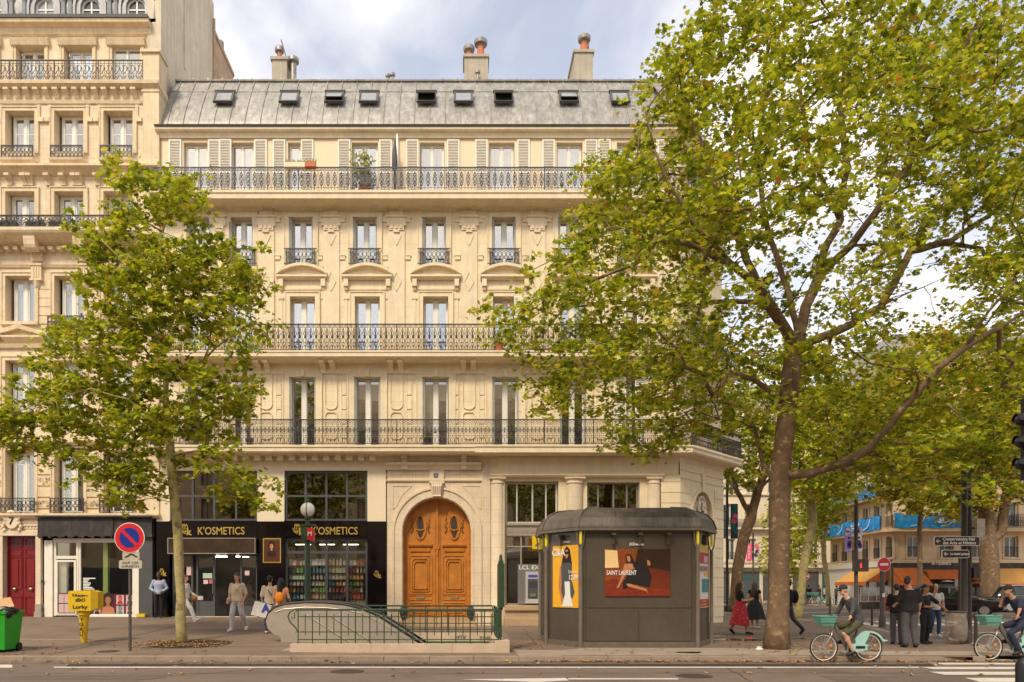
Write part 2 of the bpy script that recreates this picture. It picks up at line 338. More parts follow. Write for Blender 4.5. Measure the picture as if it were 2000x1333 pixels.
# ------------------------------------------------------------ ironwork patterns
def arc(cx, cz, r, a0, a1, n=6, rz=None):
    rz = rz or r
    return [(cx+r*math.cos(R(a0+(a1-a0)*i/n)), cz+rz*math.sin(R(a0+(a1-a0)*i/n))) for i in range(n+1)]
def rail_pattern(mb, x0, x1, y, z0, z1, kind, post=1.9):
    "ornate wrought-iron railing panel in the xz plane"
    L_ = x1-x0; H = z1-z0
    mb.box(x0, x1, y-.02, y+.03, z1-.035, z1); mb.box(x0, x1, y, y+.02, z0, z0+.02)
    mid = {'A': [.80, .33], 'B': [.86], 'C': [.84, .10], 'D': [.85, .12], 'W': [.86]}[kind]
    for q in mid: mb.box(x0, x1, y, y+.014, z0+H*q, z0+H*q+.013)
    step = {'A': .15, 'B': .21, 'C': .26, 'D': .30, 'W': .16}[kind]
    n = max(1, round(L_/step)); st = L_/n
    for i in range(n+1):
        xx = x0+i*st
        if kind != 'B' or i % 1 == 0: mb.box(xx-.006, xx+.006, y, y+.014, z0, z1-.02)
    k = max(1, round(L_/post))
    for i in range(k+1):
        xx = x0+i*L_/k; mb.box(xx-.016, xx+.016, y-.01, y+.03, z0, z1)
    for i in range(n):
        c = x0+(i+.5)*st; w = st/2
        if kind == 'A':
            mb.box(c-.006, c+.006, y, y+.014, z0, z0+H*.8)
            mb.rib(arc(c, z0+H*.56, w*.8, 0, 360, 8, H*.075), y); mb.rib(arc(c, z0+H*.9, w*.62, 0, 360, 6, H*.05), y, .018)
            mb.rib(arc(c, z0+H*.72, w*.55, 180, 360, 5, H*.09), y); mb.rib(arc(c, z0+H*.40, w*.55, 0, 180, 5, H*.09), y)
            mb.rib(arc(c-w, z0+H*.16, w*.8, -80, 80, 5, H*.13), y); mb.rib(arc(c+w, z0+H*.16, w*.8, 100, 260, 5, H*.13), y)
            mb.rib([(c-.03, z0+H*.56), (c, z0+H*.62), (c+.03, z0+H*.56), (c, z0+H*.5), (c-.03, z0+H*.56)], y, .02)
        elif kind == 'B':
            for s_ in (-1, 1):
                mb.rib([(c, z0+H*.10), (c+s_*w*.55, z0+H*.22), (c+s_*w*.8, z0+H*.36), (c+s_*w*.2, z0+H*.5), (c+s_*w*.75, z0+H*.62), (c+s_*w*.3, z0+H*.76), (c, z0+H*.84)], y, .018)
                mb.rib(arc(c+s_*w*.5, z0+H*.93, w*.3, 0, 360, 5, H*.04), y); mb.rib(arc(c+s_*w*.45, z0+H*.08, w*.4, 0, 180, 4, H*.08), y)
                mb.rib([(c, z0+H*.44), (c+s_*w*.4, z0+H*.54)], y, .03); mb.rib([(c, z0+H*.30), (c+s_*w*.35, z0+H*.26)], y, .026)
            mb.box(c-.009, c+.009, y, y+.014, z0, z0+H*.86)
            mb.rib([(c, z0+H*.52), (c, z0+H*.72)], y, .045)
        elif kind == 'C':
            mb.rib(arc(c, z0+H*.47, w*.55, 0, 360, 8, H*.30), y, .022)
            for q, hh in ((.28, .10), (.48, .14), (.68, .10)):
                mb.rib([(c-w*.4, z0+H*q), (c, z0+H*(q+hh)), (c+w*.4, z0+H*q), (c, z0+H*(q-hh)), (c-w*.4, z0+H*q)], y, .026)
            mb.box(c-.008, c+.008, y, y+.014, z0, z1)
            for s_ in (-1, 1):
                mb.box(c+s_*w*.72-.005, c+s_*w*.72+.005, y, y+.012, z0+H*.10, z0+H*.84)
                mb.rib(arc(c+s_*w*.5, z0+H*.92, w*.32, 0, 360, 5, H*.05), y, .018)
        elif kind == 'D':
            mb.box(c-.007, c+.007, y, y+.014, z0, z1)
            for s_ in (-1, 1):
                mb.rib(arc(c+s_*w*.45, z0+H*.66, w*.42, -90*s_, 200*s_, 7, H*.14), y, .022)
                mb.rib([(c, z0+H*.12), (c+s_*w*.75, z0+H*.34), (c+s_*w*.45, z0+H*.52), (c+s_*w*.1, z0+H*.42)], y, .022)
                mb.rib(arc(c+s_*w*.4, z0+H*.3, w*.25, 0, 360, 5, H*.06), y, .018)
        else:
            for s_ in (-1, 1):
                mb.rib(arc(c, z0+H*.66, w*.8, 90, 90+s_*150, 5, H*.16), y, .018); mb.rib(arc(c, z0+H*.28, w*.8, -90, -90+s_*150, 5, H*.18), y, .018)
            mb.rib([(c-w*.4, z0+H*.47), (c, z0+H*.56), (c+w*.4, z0+H*.47), (c, z0+H*.38), (c-w*.4, z0+H*.47)], y, .02)
    return mb
# ------------------------------------------------------------ windows
def casement(parent, x0, x1, z0, z1, y, fw=.055, bars=(), curt='curtain', fr='white_frame', curt_x=None, open_=0, name='window', pane='pane', mid=True, st=None):
    "two-leaf French window: frame with meeting stile > panes, curtain"
    m = MB(); c = (x0+x1)/2; st = st or fw*.8
    m.frame(x0, x1, z0, z1, fw, y, .07)
    if mid: m.box(c-st, c+st, y-.015, y+.065, z0+fw, z1-fw)
    halves = [(x0+fw, c-st), (c+st, x1-fw)] if mid else [(x0+fw, x1-fw)]
    for a, b in halves:
        m.frame(a+.003, b-.003, z0+fw+.003, z1-fw-.003, fw*.7, y+.012, .045)
        for q in bars: m.box(a+fw*.7, b-fw*.7, y+.02, y+.045, z0+(z1-z0)*q-.015, z0+(z1-z0)*q+.015)
    w = m.build(name, fr, parent)
    for a, b in halves: MB().box(a+.02, b-.02, y+.03, y+.036, z0+fw+.02, z1-fw-.02).build('pane', pane, w)
    if curt:
        hs = [(x0+.02, x1-.02)] if curt_x is None else [(x0+(x1-x0)*a, x0+(x1-x0)*b) for a, b in curt_x]
        for a, b in hs:
            k = MB(); n = max(4, int((b-a)/.07)); pts = []
            for i in range(n+1): pts.append((a+(b-a)*i/n, y+.13+.022*(i % 2)))
            zt = z1-.03; zb = z0+.03
            k.add([(p[0], p[1], zb) for p in pts]+[(p[0], p[1], zt) for p in pts], [(i, i+1, n+2+i, n+1+i) for i in range(n)])
            k.build('curtain', curt, w)
    return w
def arch_strip(mb, cx, cz, r0, r1, zb, y, d, n=20, rz=1):
    "archivolt with straight jambs down to zb, front at y, depth d"
    a = [(cx-r0, zb)]+[(cx-r0*math.cos(math.pi*i/n), cz+rz*r0*math.sin(math.pi*i/n)) for i in range(n+1)]+[(cx+r0, zb)]
    b = [(cx-r1, zb)]+[(cx-r1*math.cos(math.pi*i/n), cz+rz*r1*math.sin(math.pi*i/n)) for i in range(n+1)]+[(cx+r1, zb)]
    for i in range(len(a)-1):
        q = [a[i], a[i+1], b[i+1], b[i]]
        mb.add([(u, y, v) for u, v in q]+[(u, y+d, v) for u, v in q], [(0,1,2,3),(0,4,5,1),(3,2,6,7)])
def outline(mb, pts, y, w=.03, t=.02): mb.rib(list(pts)+[pts[0]], y, w, t)
def rrect(x0, x1, z0, z1, r, n=4):
    p = []
    for cx, cz, a in ((x1-r, z1-r, 0), (x0+r, z1-r, 90), (x0+r, z0+r, 180), (x1-r, z0+r, 270)):
        for i in range(n+1): p.append((cx+r*math.cos(R(a+90*i/n)), cz+r*math.sin(R(a+90*i/n))))
    return p
# ============================================================ MAIN BUILDING
XL = X(313); XR = X(1325); D45 = 2.72; XC = XR+D45; YC = FY+D45
mainb = thing('apartment_building', (0, FY+6, .2), 'long cream stone building with zinc roof, wooden arched door and cosmetics shop below', 'building')
def cham(p):   # facade plane beyond XR turns 45 degrees back
    if p.x <= XR: return p
    t = (p.x-XR)/math.sqrt(2)*1.0; off = p.y-FY
    return Vector((XR+t-off*-.7071*-1+0, FY+t+off*.7071, p.z)) if off else Vector((XR+t, FY+t, p.z))
CL = D45*math.sqrt(2)
# --- openings (pixel centres)
F5 = [(358,405),(448,495),(562,587),(687,738),(820,868),(955,1005),(1087,1138),(1205,1255)]
C4 = [388, 471, 588, 713, 848, 984, 1113, 1232]
C1 = [388, 471, 591, 717.5, 851, 987, 1119, 1232]
zF5 = (17.06, Z(278)); zF4 = (Z(523), Z(425)); zF3 = (10.84, Z(580)); zF1 = (7.17, Z(737))
w4 = .48; w3 = .5; w1 = .53
h5 = [(X(a), X(b), *zF5) for a, b in F5]
h4 = [(X(c)-w4, X(c)+w4, *zF4) for c in C4]
h3 = [(X(c)-w3, X(c)+w3, *zF3) for c in C1]
h1 = [(X(c)-w1, X(c)+w1, *zF1) for c in C1]
ccx = XR+CL*.45
hc = [(ccx-.6, ccx+.6, a, b) for a, b in (zF5, zF4, zF3, zF1)]
ZT = 19.72; ZG = 6.75
m = MB(); m.wall(XL, XR, ZG, 16.7, FY, h4+h3+h1, .38)
def to_ch(p):  # map x beyond XR to the chamfer, keeping distance behind the wall
    t = (p.x-XR)/math.sqrt(2); o = p.y-FY; k = .70711
    return Vector((XR+t-o*k, FY+t+o*k, p.z))
s0 = len(m.v); m.wall(XR, XR+CL, ZG, 16.7, FY, hc[1:], .38); m.tr(to_ch, s0)
m.face((XC, YC, ZG), (XC, YC+12, ZG), (XC, YC+12, 16.7), (XC, YC, 16.7)); m.face((XL, FY, ZG), (XL, FY, ZT), (XL, FY+13, ZT), (XL, FY+13, ZG))
m.face((XL, FY+13, 0), (XL, FY+13, ZT), (XC, FY+13, ZT), (XC, FY+13, 0))
m.build('wall', 'stone', mainb)
m = MB(); m.wall(XL, XR, 16.7, ZT, FY+.02, h5, .3); s0 = len(m.v); m.wall(XR, XR+CL, 16.7, ZT, FY+.02, hc[:1], .3); m.tr(to_ch, s0)
m.face((XC, YC, 16.7), (XC, YC+12, 16.7), (XC, YC+12, ZT), (XC, YC, ZT))
m.build('upper_wall', 'render_peach', mainb)
# floors inside keep rooms dark
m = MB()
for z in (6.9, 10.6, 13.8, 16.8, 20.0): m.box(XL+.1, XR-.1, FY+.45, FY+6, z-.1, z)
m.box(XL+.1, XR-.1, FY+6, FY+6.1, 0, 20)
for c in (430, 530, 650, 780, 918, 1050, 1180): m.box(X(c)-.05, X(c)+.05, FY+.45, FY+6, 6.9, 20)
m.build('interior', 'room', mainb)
# --- window joinery
rs = random.Random(3)
for i, (a, b) in enumerate(F5):
    z0, z1 = zF5
    casement(mainb, X(a)+.02, X(b)-.02, z0, z1-.01, FY+.2, .05, pane='pane_up', curt='curtain' if i not in (2, 3, 6) else 'blind', curt_x=[(.0, .38), (.72, 1)] if i in (4,) else None, mid=(i != 2))
for i, c in enumerate(C4):
    casement(mainb, X(c)-w4+.06, X(c)+w4-.02, zF4[0], zF4[1]-.01, FY+.3, .045, pane='pane_up', st=.08, curt='grey_curtain', curt_x=[[(0, .3), (.75, 1)], None, [(.5, 1)], [(0, .45)], None, [(.0, .35), (.6, 1)], None, None][i])
for i, c in enumerate(C1):
    casement(mainb, X(c)-w3+.02, X(c)+w3-.02, zF3[0], zF3[1]-.01, FY+.3, .045, pane='pane_up', st=.08, curt='curtain' if i in (3, 6) else 'grey_curtain', curt_x=[None, [(0, .4)], [(0, .2), (.5, .8)], [(.5, 1)], None, [(0, .45), (.8, 1)], [(.2, .5)], None][i])
for i, c in enumerate(C1):
    w = casement(mainb, X(c)-w1+.05, X(c)+w1-.05, zF1[0], zF1[1]-.01, FY+.3, .035, curt=None, st=.085)
    a, b = X(c)-w1+.1, X(c)+w1-.1; md = (a+b)/2
    k = MB()
    bl = {2: (.75, .97), 3: (.72, .70), 4: (0, .70), 5: (.74, .74)}.get(i, (.8, .8))
    for (u, v), q in zip(((a, md), (md, b)), bl): k.box(u, v, FY+.42, FY+.425, zF1[0]+(zF1[1]-zF1[0])*q, zF1[1]-.1)
    k.build('roller_blind', 'blind', w)
for j, (z0, z1) in enumerate((zF5, zF4, zF3, zF1)):
    w = casement(mainb, ccx-.58, ccx+.58, z0, z1-.01, FY+.3, .07, curt=None)
    for o in [w]+list(w.children):
        o0 = top(w).location
        for v in o.data.vertices: v.co = to_ch(v.co+o0)-o0
# folded metal shutters inside the reveals
for cs, ww, (z0, z1) in ((C4, w4, zF4), (C1, w1, zF1)):
    for i, c in enumerate(cs):
        for s_ in (-1, 1):
            k = MB(); e = X(c)+s_*ww
            for q in range(3 if s_ < 0 else 2):
                xx = e-s_*(.012+.035*q); k.box(xx-.010, xx+.010, FY-.04+.02*q, FY+.24, z0+.02, z1-.05)
            k.build('folded_shutter', 'shutter_grey', mainb)
# --- louvred shutters, fifth floor
k = MB(); SW, SH = .50, zF5[1]-zF5[0]+.06
k.frame(0, SW, 0, SH, .055, 0, .04); k.box(.055, SW-.055, 0, .04, SH*.43, SH*.43+.06)
q = .075
while q < SH-.08:
    k.add([(.055, .002, q), (SW-.055, .002, q), (SW-.055, .034, q+.045), (.055, .034, q+.045), (.055, .010, q-.008), (SW-.055, .010, q-.008)], [(0, 1, 2, 3), (4, 5, 1, 0)]); q += .062
lou = k.build('louvred_shutter', 'shutter_white', mainb, local=True)
first = True
for px in (330, 407, 428, 497, 533, 588, 660, 741, 793, 873, 928, 1010, 1059, 1142, 1168, 1259, 1284):
    o = lou if first else lou.copy(); first = False
    if o is not lou: COL.objects.link(o); o.parent = mainb
    o.location = Vector((X(px), FY-.04-(.012 if px in (428, 1168) else 0), zF5[0]+.03))-mainb.location
for px, z0, z1 in ((1004, *zF3), (1198, *zF1), (1240, *zF1), (1198, *zF4), (1244, *zF4), (1198, *zF3), (1244, *zF3)):
    o = lou.copy(); COL.objects.link(o); o.parent = mainb; o.location = Vector((X(px), FY-.05, z0))-mainb.location; o.scale = (1.0, 1, (z1-z0)/SH)
# louvre on the chamfer
o = lou.copy(); COL.objects.link(o); o.parent = mainb; pc = to_ch(Vector((ccx+.55, FY-.06, zF1[0]))); o.location = pc-mainb.location; o.rotation_euler = (0, 0, R(45)); o.scale = (1, 1, (zF1[1]-zF1[0])/SH)
# --- cornices and balcony slabs
def slab(name, prof, mname='stone_trim', xr=True, xa=None, xb=None):
    m = MB(); xa = XL-.12 if xa is None else xa; ymin = min(p[0] for p in prof)
    if xb is not None: m.xprof(prof, xa, xb)
    else:
        # mitred turn onto the chamfer: build sections
        secs = []
        for xx, kind in ((xa, 0), (XR, 1), (XR+CL, 2)):
            row = []
            for y, z in prof:
                o = FY-y
                if kind == 0: row.append((xa, y, z))
                elif kind == 1: row.append((XR+o*math.tan(R(22.5)), y, z))
                else: row.append((XC+o*(1.0), YC-o*math.tan(R(22.5)), z))
            secs.append(row)
        n = len(prof); m.v = [p for r_ in secs for p in r_]
        for s_ in range(2):
            for i in range(n): m.f.append([s_*n+i, (s_+1)*n+i, (s_+1)*n+(i+1) % n, s_*n+(i+1) % n]); m.m.append(0)
        m.f.append(list(range(n))); m.f.append([2*n+i for i in range(n)][::-1]); m.m += [0, 0]
    return m.build(name, mname, mainb)
B5, B3, B1 = FY-.75, FY-.72, FY-.77
slab('balcony_slab', [(FY, 16.62), (FY-.08, 16.66), (FY-.62, 16.68), (B5, 16.72), (B5, 16.90), (B5-.04, 16.93), (B5-.04, 17.03), (FY, 17.03)])
slab('balcony_slab', [(FY, 10.12), (FY-.05, 10.12), (FY-.08, 10.50), (B3+.06, 10.56), (B3, 10.60), (B3, 10.72), (B3-.03, 10.76), (B3-.03, 10.82), (FY, 10.82)])
slab('balcony_slab', [(FY, 6.58), (FY-.06, 6.60), (FY-.12, 6.80), (B1+.05, 6.84), (B1, 6.90), (B1, 7.02), (B1-.04, 7.06), (B1-.04, 7.14), (FY, 7.14)])
slab('balcony_slab', [(B1-.035, 6.80), (B1-.09, 6.84), (B1-.09, 7.02), (B1-.13, 7.06), (B1-.13, 7.13), (B1-.035, 7.135)], xa=X(927), xb=XR+.3)
slab('cornice', [(FY, ZT-.22), (FY-.06, ZT-.22), (FY-.1, ZT-.05), (FY-.22, ZT-.02), (FY-.25, ZT+.02), (FY-.25, ZT+.10), (FY, ZT+.12)])
slab('gutter', [(FY+.3, ZT+.125), (FY-.29, ZT+.105), (FY-.32, ZT+.16), (FY+.3, ZT+.20)], 'zinc_dark')
slab('frieze_moulding', [(FY, Z(722)), (FY-.05, Z(722)), (FY-.05, Z(716)), (FY, Z(716))], xb=XR)
# brackets
m = MB()
def console(m, xc, w, ztop, h, d, steps=6):
    pts = [(FY, ztop), (FY-d, ztop), (FY-d, ztop-h*.3)]
    for i in range(steps+1): a = R(90*i/steps); pts.append((FY-d*.93+d*.8*math.sin(a)*1.0, ztop-h*.3-h*.7*(1-math.cos(a))))
    pts.append((FY, ztop-h)); m.xprof(pts, xc-w/2, xc+w/2)
for px in (393, 411, 506, 524, 632, 651, 764, 783, 905, 924, 1042, 1061, 1170, 1189): m = MB(); console(m, X(px), .21, 10.56, .42, .55); m.build('balcony_bracket', 'stone_trim', mainb)
m = MB()
px = 330
while px < 737: MB().box(X(px)-.12, X(px)+.12, FY-.40, FY-.05, 6.62, 6.82).build('dentil', 'stone_trim', mainb); px += 22.2
# window surrounds, pilasters
m = MB()
def surround(m, xc, hw, z0, z1, w=.16, d=.045):
    for s_ in (-1, 1): m.box(xc+s_*hw, xc+s_*(hw+w), FY-d, FY, z0, z1+w)
    m.box(xc-hw, xc+hw, FY-d, FY, z1, z1+w)
    for s_ in (-1, 1): m.box(xc+s_*(hw+w), xc+s_*(hw+w+.04), FY-d-.03, FY, z0, z1+w+.04)
    m.box(xc-hw-w, xc+hw+w, FY-d-.03, FY, z1+w, z1+w+.04)
for c in C4: m = MB(); surround(m, X(c), w4, zF4[0], zF4[1]); m.xprof([(FY, Z(414)), (FY-.06, Z(414)), (FY-.16, Z(409)), (FY-.16, Z(405)), (FY, Z(404))], X(c)-.88, X(c)+.88); m.build('window_surround', 'stone_trim', mainb)
for c in C1: m = MB(); surround(m, X(c), w3, 10.82, zF3[1]); m.build('window_surround', 'stone_trim', mainb); m = MB(); surround(m, X(c), w1, 7.14, zF1[1], .22, .04); m.prism([(X(c)-.09, FY-.1, Z(722)), (X(c)+.09, FY-.1, Z(722)), (X(c)+.06, FY-.1, Z(737)), (X(c)-.06, FY-.1, Z(737))], (0, .1, 0)); m.build('window_surround', 'stone_trim', mainb)
for c in C1:
    m = MB(); x = X(c); zb = Z(547); e_ = .78 if c < 480 else 1.0; s0 = 0
    m.xprof([(FY, zb-.02), (FY-.12, zb-.02), (FY-.22, zb+.05), (FY-.22, zb+.13), (FY, zb+.14)], x-1.0, x+1.0)
    n = 10; R_ = 2.0; up = .34
    a = [(x-1.0+2.0*i/n, zb+.14+up*math.sin(math.pi*i/n)**.8*1) for i in range(n+1)]
    for i in range(n):
        q = [(a[i][0], a[i][1]), (a[i+1][0], a[i+1][1]), (a[i+1][0], a[i+1][1]+.11), (a[i][0], a[i][1]+.11)]
        m.prism([(u, FY-.24, v) for u, v in q], (0, .24, 0))
        m.face((a[i][0], FY-.03, zb+.1), (a[i+1][0], FY-.03, zb+.1), (a[i+1][0], FY-.03, a[i+1][1]+.02), (a[i][0], FY-.03, a[i][1]+.02))
    m.xprof([(FY, Z(527)), (FY-.10, Z(527)), (FY-.13, Z(523)), (FY, Z(522))], x-.84, x+.84)
    for s_ in (-1, 1):
        m.box(x+s_*.84-.09, x+s_*.84+.09, FY-.17, FY, zb-.30, zb-.02); m.box(x+s_*.84-.06, x+s_*.84+.06, FY-.09, FY, zb-.42, zb-.30)
        m.box(x+s_*.84-.10, x+s_*.84+.10, FY-.05, FY, Z(585), Z(581)); m.box(x+s_*.84-.05, x+s_*.84+.05, FY-.03, FY, 10.82, Z(586))
    m.box(x-.75, x+.75, FY-.05, FY, Z(567), Z(563)); m.tr(lambda p: Vector((x+(p.x-x)*e_, p.y, p.z))); m.build('pediment', 'stone_trim', mainb)
PIL = [430, 520, 647, 774.5, 916, 1049, 1176, 1290]
for p in PIL:
    m = MB(); x = X(p); w = .33 if p > 440 else .2
    m.box(x-w, x+w, FY-.06, FY, 10.82, Z(452)); m.box(x-w-.05, x+w+.05, FY-.11, FY, Z(443), Z(434)); m.box(x-w-.02, x+w+.02, FY-.09, FY, Z(434), Z(425)); m.box(x-w-.06, x+w+.06, FY-.14, FY, Z(427), Z(424))
    m.box(x-w+.03, x+w-.03, FY-.10, FY, Z(452), Z(443)); m.box(x-w+.05, x+w-.05, FY-.05, FY, Z(424), Z(412))
    for i in range(3): xx = x-w*.55+i*w*.55; m.box(xx-.05, xx+.05, FY-.13, FY-.08, Z(449), Z(443))
    m.box(x-w, x+w, FY-.22, FY, Z(400), Z(393)); m.box(x-w-.05, x+w+.05, FY-.28, FY, Z(397), Z(393))
    for s_ in (-1, 1): m.box(x+s_*w*.55-.09, x+s_*w*.55+.09, FY-.24, FY, Z(412), Z(400))
    m.box(x-.12, x+.12, FY-.12, FY, Z(456), Z(453))
    m.rib([(x-.19, Z(461)), (x, Z(481)), (x+.19, Z(461))], FY-.085, .03, .03)
    outline(m, [(x-.19, Z(552)), (x, Z(533)), (x+.19, Z(552)), (x, Z(570))], FY-.085, .03, .03)
    outline(m, rrect(x-.24, x+.24, Z(800), Z(722)+.1, .2), FY-.045, .025, .045); outline(m, rrect(x-.24, x+.24, Z(858), Z(806), .15), FY-.045, .025, .045)
    m.box(x-.42, x-.40, FY-.03, FY, 7.14, Z(722)); m.box(x+.40, x+.42, FY-.03, FY, 7.14, Z(722))
    for s_ in (-1, 1):
        for q in (748, 776, 804, 832): m.box(x+s_*.52-.09, x+s_*.52+.09, FY-.035, FY, Z(q+24), Z(q))
        for q in (427, 500): m.box(x+s_*(w+.12)-.1, x+s_*(w+.12)+.1, FY-.05, FY, Z(q+8), Z(q)); m.box(x+s_*(w+.12)-.13, x+s_*(w+.12)+.13, FY-.07, FY, Z(q+1), Z(q-1))
    m.build('pilaster', 'stone_trim', mainb)
# --- railings
def railing(kind, y, z0, z1, turn=True, xa=XL-.05, mt='iron'):
    m = MB(); o = FY-y; xe = XR+o*math.tan(R(22.5)) if turn else XR; rail_pattern(m, xa, xe, y, z0, z1, kind)
    if turn:
        s0 = len(m.v); rail_pattern(m, 0, CL+o*.8, 0, z0, z1, kind)
        def g(p): return Vector((xe+p.x*.7071-p.y*.7071, y+p.x*.7071+p.y*.7071, p.z))
        m.tr(g, s0)
    s0 = len(m.v); rail_pattern(m, 0, o, 0, z0, z1, kind); m.tr(lambda p: Vector((xa+p.y, y+p.x, p.z)), s0)
    return m.build('balcony_railing', mt, mainb)
railing('C', B5+.03, 17.05, 17.95, mt='iron_grey'); railing('B', B3+.03, 10.86, 11.87); railing('A', B1+.03, 7.19, 8.15)
for i, c in enumerate(C4):
    m = MB(); x = X(c); rail_pattern(m, x-.56, x+.56, FY-.14, Z(521), Z(489), 'W', 3)
    for z in (Z(489), Z(518)): m.box(x-.66, x+.66, FY-.145, FY-.12, z-.01, z+.02)
    m.build('window_guard', 'iron', mainb)
# downpipe
MB().tube([(X(776), FY-.10, 20.0), (X(776)+.02, FY-.08, 17.9), (X(777), FY-.1, 17.1)], .045, 8).build('downpipe', 'shutter_white', mainb, True)
# ------------------------------------------------------------ roof
RT = Z(160, 30.1); RY = 30.1
prof = [(FY+.02, ZT+.2)]
for i in range(1, 9):
    t = i/8; prof.append((FY+.02+(RY-FY)*(t**1.25), ZT+.2+(RT-ZT-.2)*t))
m = MB()
def roof_x(t, x): return x
for i in range(len(prof)-1):
    (y0, z0), (y1, z1) = prof[i], prof[i+1]
    m.face((XL, y0, z0), (XR, y0, z0), (XR, y1, z1), (XL, y1, z1))
    s0 = len(m.v); m.face((XR, y0, z0), (XR+CL, y0, z0), (XR+CL, y1, z1), (XR, y1, z1)); m.tr(to_ch, s0)
m.face((XL, RY, RT), (XR, RY, RT), (XR, RY+5, RT+.8), (XL, RY+5, RT+.8))
m.face((XL, RY, RT), (XL, RY+5, RT+.8), (XL, RY+8, ZT), (XL, FY, ZT+.2)); m.face((XR, RY, RT), (XC, YC+1, ZT), (XR, RY+5, RT+.8)); m.face((XC, YC, ZT), (XC, YC+8, ZT), (XR, RY+5, RT+.8), (XR, RY, RT))
m.face((XL, RY+5, RT+.8), (XR, RY+5, RT+.8), (XC, FY+13, ZT), (XL, FY+13, ZT))
roof = m.build('roof', 'zinc', mainb)
m = MB(); px = 325; seams = []
while px < 1330:
    x = X(px); m.tube([(x, a-.02, b+.01) for a, b in prof], .022, 4); px += 30.2
m.tube([(XL, RY-.03, RT+.03), (XR, RY-.03, RT+.03)], .05, 6)
m.tube([(XL, prof[6][0]-.02, prof[6][1]+.005), (XR, prof[6][0]-.02, prof[6][1]+.005)], .012, 4)
px = 350
while px < 1300: m.box(X(px)-.03, X(px)+.03, RY-.05, RY+.02, RT+.03, RT+.12); px += 30.2
m.build('roof_seam', 'zinc', roof)
# roof windows: closed or tilted open
t0 = Vector((0, prof[6][0]-prof[3][0], prof[6][1]-prof[3][1])).normalized(); nrm = Vector((0, -t0.z, t0.y))
for px, op in ((439, 0), (566, 0), (654, 1), (721, 0), (833, 2), (905, 0), (983, 2), (1110, 1), (1210, 0)):
    m = MB(); w, h = .39, .36
    m.frame(-w, w, -h, h, .06, -.09, .10); m.box(-w-.03, w+.03, -.12, 0, h, h+.06)
    def place(p, px=px):
        i_ = 4; ym, zm = prof[4]
        return Vector(((px-PX0)*ym/F, ym, zm+.10))+nrm*.07+Vector((p.x, 0, 0))+t0*p.z+nrm*(-p.y)
    m.tr(place); wd = m.build('roof_window', 'zinc_dark', roof)
    MB().box(-w+.05, w-.05, -.005, .004, -h+.05, h-.05).tr(place).build('opening', 'room', wd)
    k = MB(); ang = (0, R(13), R(26))[op]
    k.frame(-w+.04, w-.04, -h*2+.08, 0, .05, -.035, .03)
    g = MB(); g.box(-w+.08, w-.08, -.03, -.018, -h*2+.12, -.04)
    def sw(p): p = Vector((p.x, p.y*math.cos(ang)+p.z*math.sin(ang), p.z*math.cos(ang)-p.y*math.sin(ang))); return place(Vector((p.x, p.y-.04, p.z+h-.03)))
    sash = k.tr(sw).build('sash', 'zinc_dark', wd); g.tr(sw)
    g.build('pane', 'window_sky', wd)
# chimneys
def chimney(px0, px1, pyt, Y, depth, pots, lean=0):
    m = MB(); a, b = PX(px0, Y), PX(px1, Y); zt = PZ(pyt, Y)
    m.box(a, b, Y, Y+depth, RT-.5, zt-.12); m.box(a-.06, b+.06, Y-.06, Y+depth+.06, zt-.12, zt)
    st = m.build('chimney_stack', 'chimney', roof)
    for px, py, r, yy in pots:
        x = PX(px, Y+yy); zc = PZ(py, Y+yy)
        MB().lathe((x, Y+yy, zt), [(r, 0), (r, .05), (r*.85, .1), (r*.8, max(.15, zc-zt-.2))], 10).build('chimney_pot', 'terracotta', st, 40)
        MB().lathe((x, Y+yy, zc), [(r*.8, -.22), (r*.8, -.12), (r*1.5, -.10), (r*1.6, .04), (r*1.2, .12), (r*.5, .17)], 10).build('cowl', 'galv', st, 40)
chimney(531, 560, 112, 31.2, 2.3, [(546, 98, .13, .4)]); chimney(907, 953, 107, 31.2, .9, [(916, 96, .16, .4), (939, 84, .19, .4)]); chimney(1122, 1158, 98, 31.2, 1.6, [(1141, 76, .18, .3), (1142, 92, .13, .8)])
k = MB(); x = PX(573, 31.5); k.lathe((x, 31.5, RT), [(.14, 0), (.14, PZ(125, 31.5)-RT)], 10); k.lathe((x, 31.5, PZ(120, 31.5)), [(.14, -.1), (.25, -.05), (.25, .1), (.1, .18)], 10)
k.build('vent_pipe', 'galv', roof, 40)
for px, py, YY in ((758, 147, 31), (767, 145, 31), (933, 140, 31)):
    k = MB(); x = PX(px, YY); zt = PZ(py, YY); k.lathe((x, YY, RT-.1), [(.05, 0), (.05, zt-RT), (.11, zt-RT+.02), (.11, zt-RT+.12), (.04, zt-RT+.17)], 8); k.build('vent_pipe', 'galv', roof, 40)
MB().tube([(PX(549, 31.5), 31.5, PZ(78, 31.5)), (PX(571, 31.5), 31.5, PZ(155, 31.5))], .025, 5).build('antenna_pole', 'zinc_dark', roof)

# ------------------------------------------------------------ ground floor of the main building
FG = FY-.06
def ins(px): return X(px)
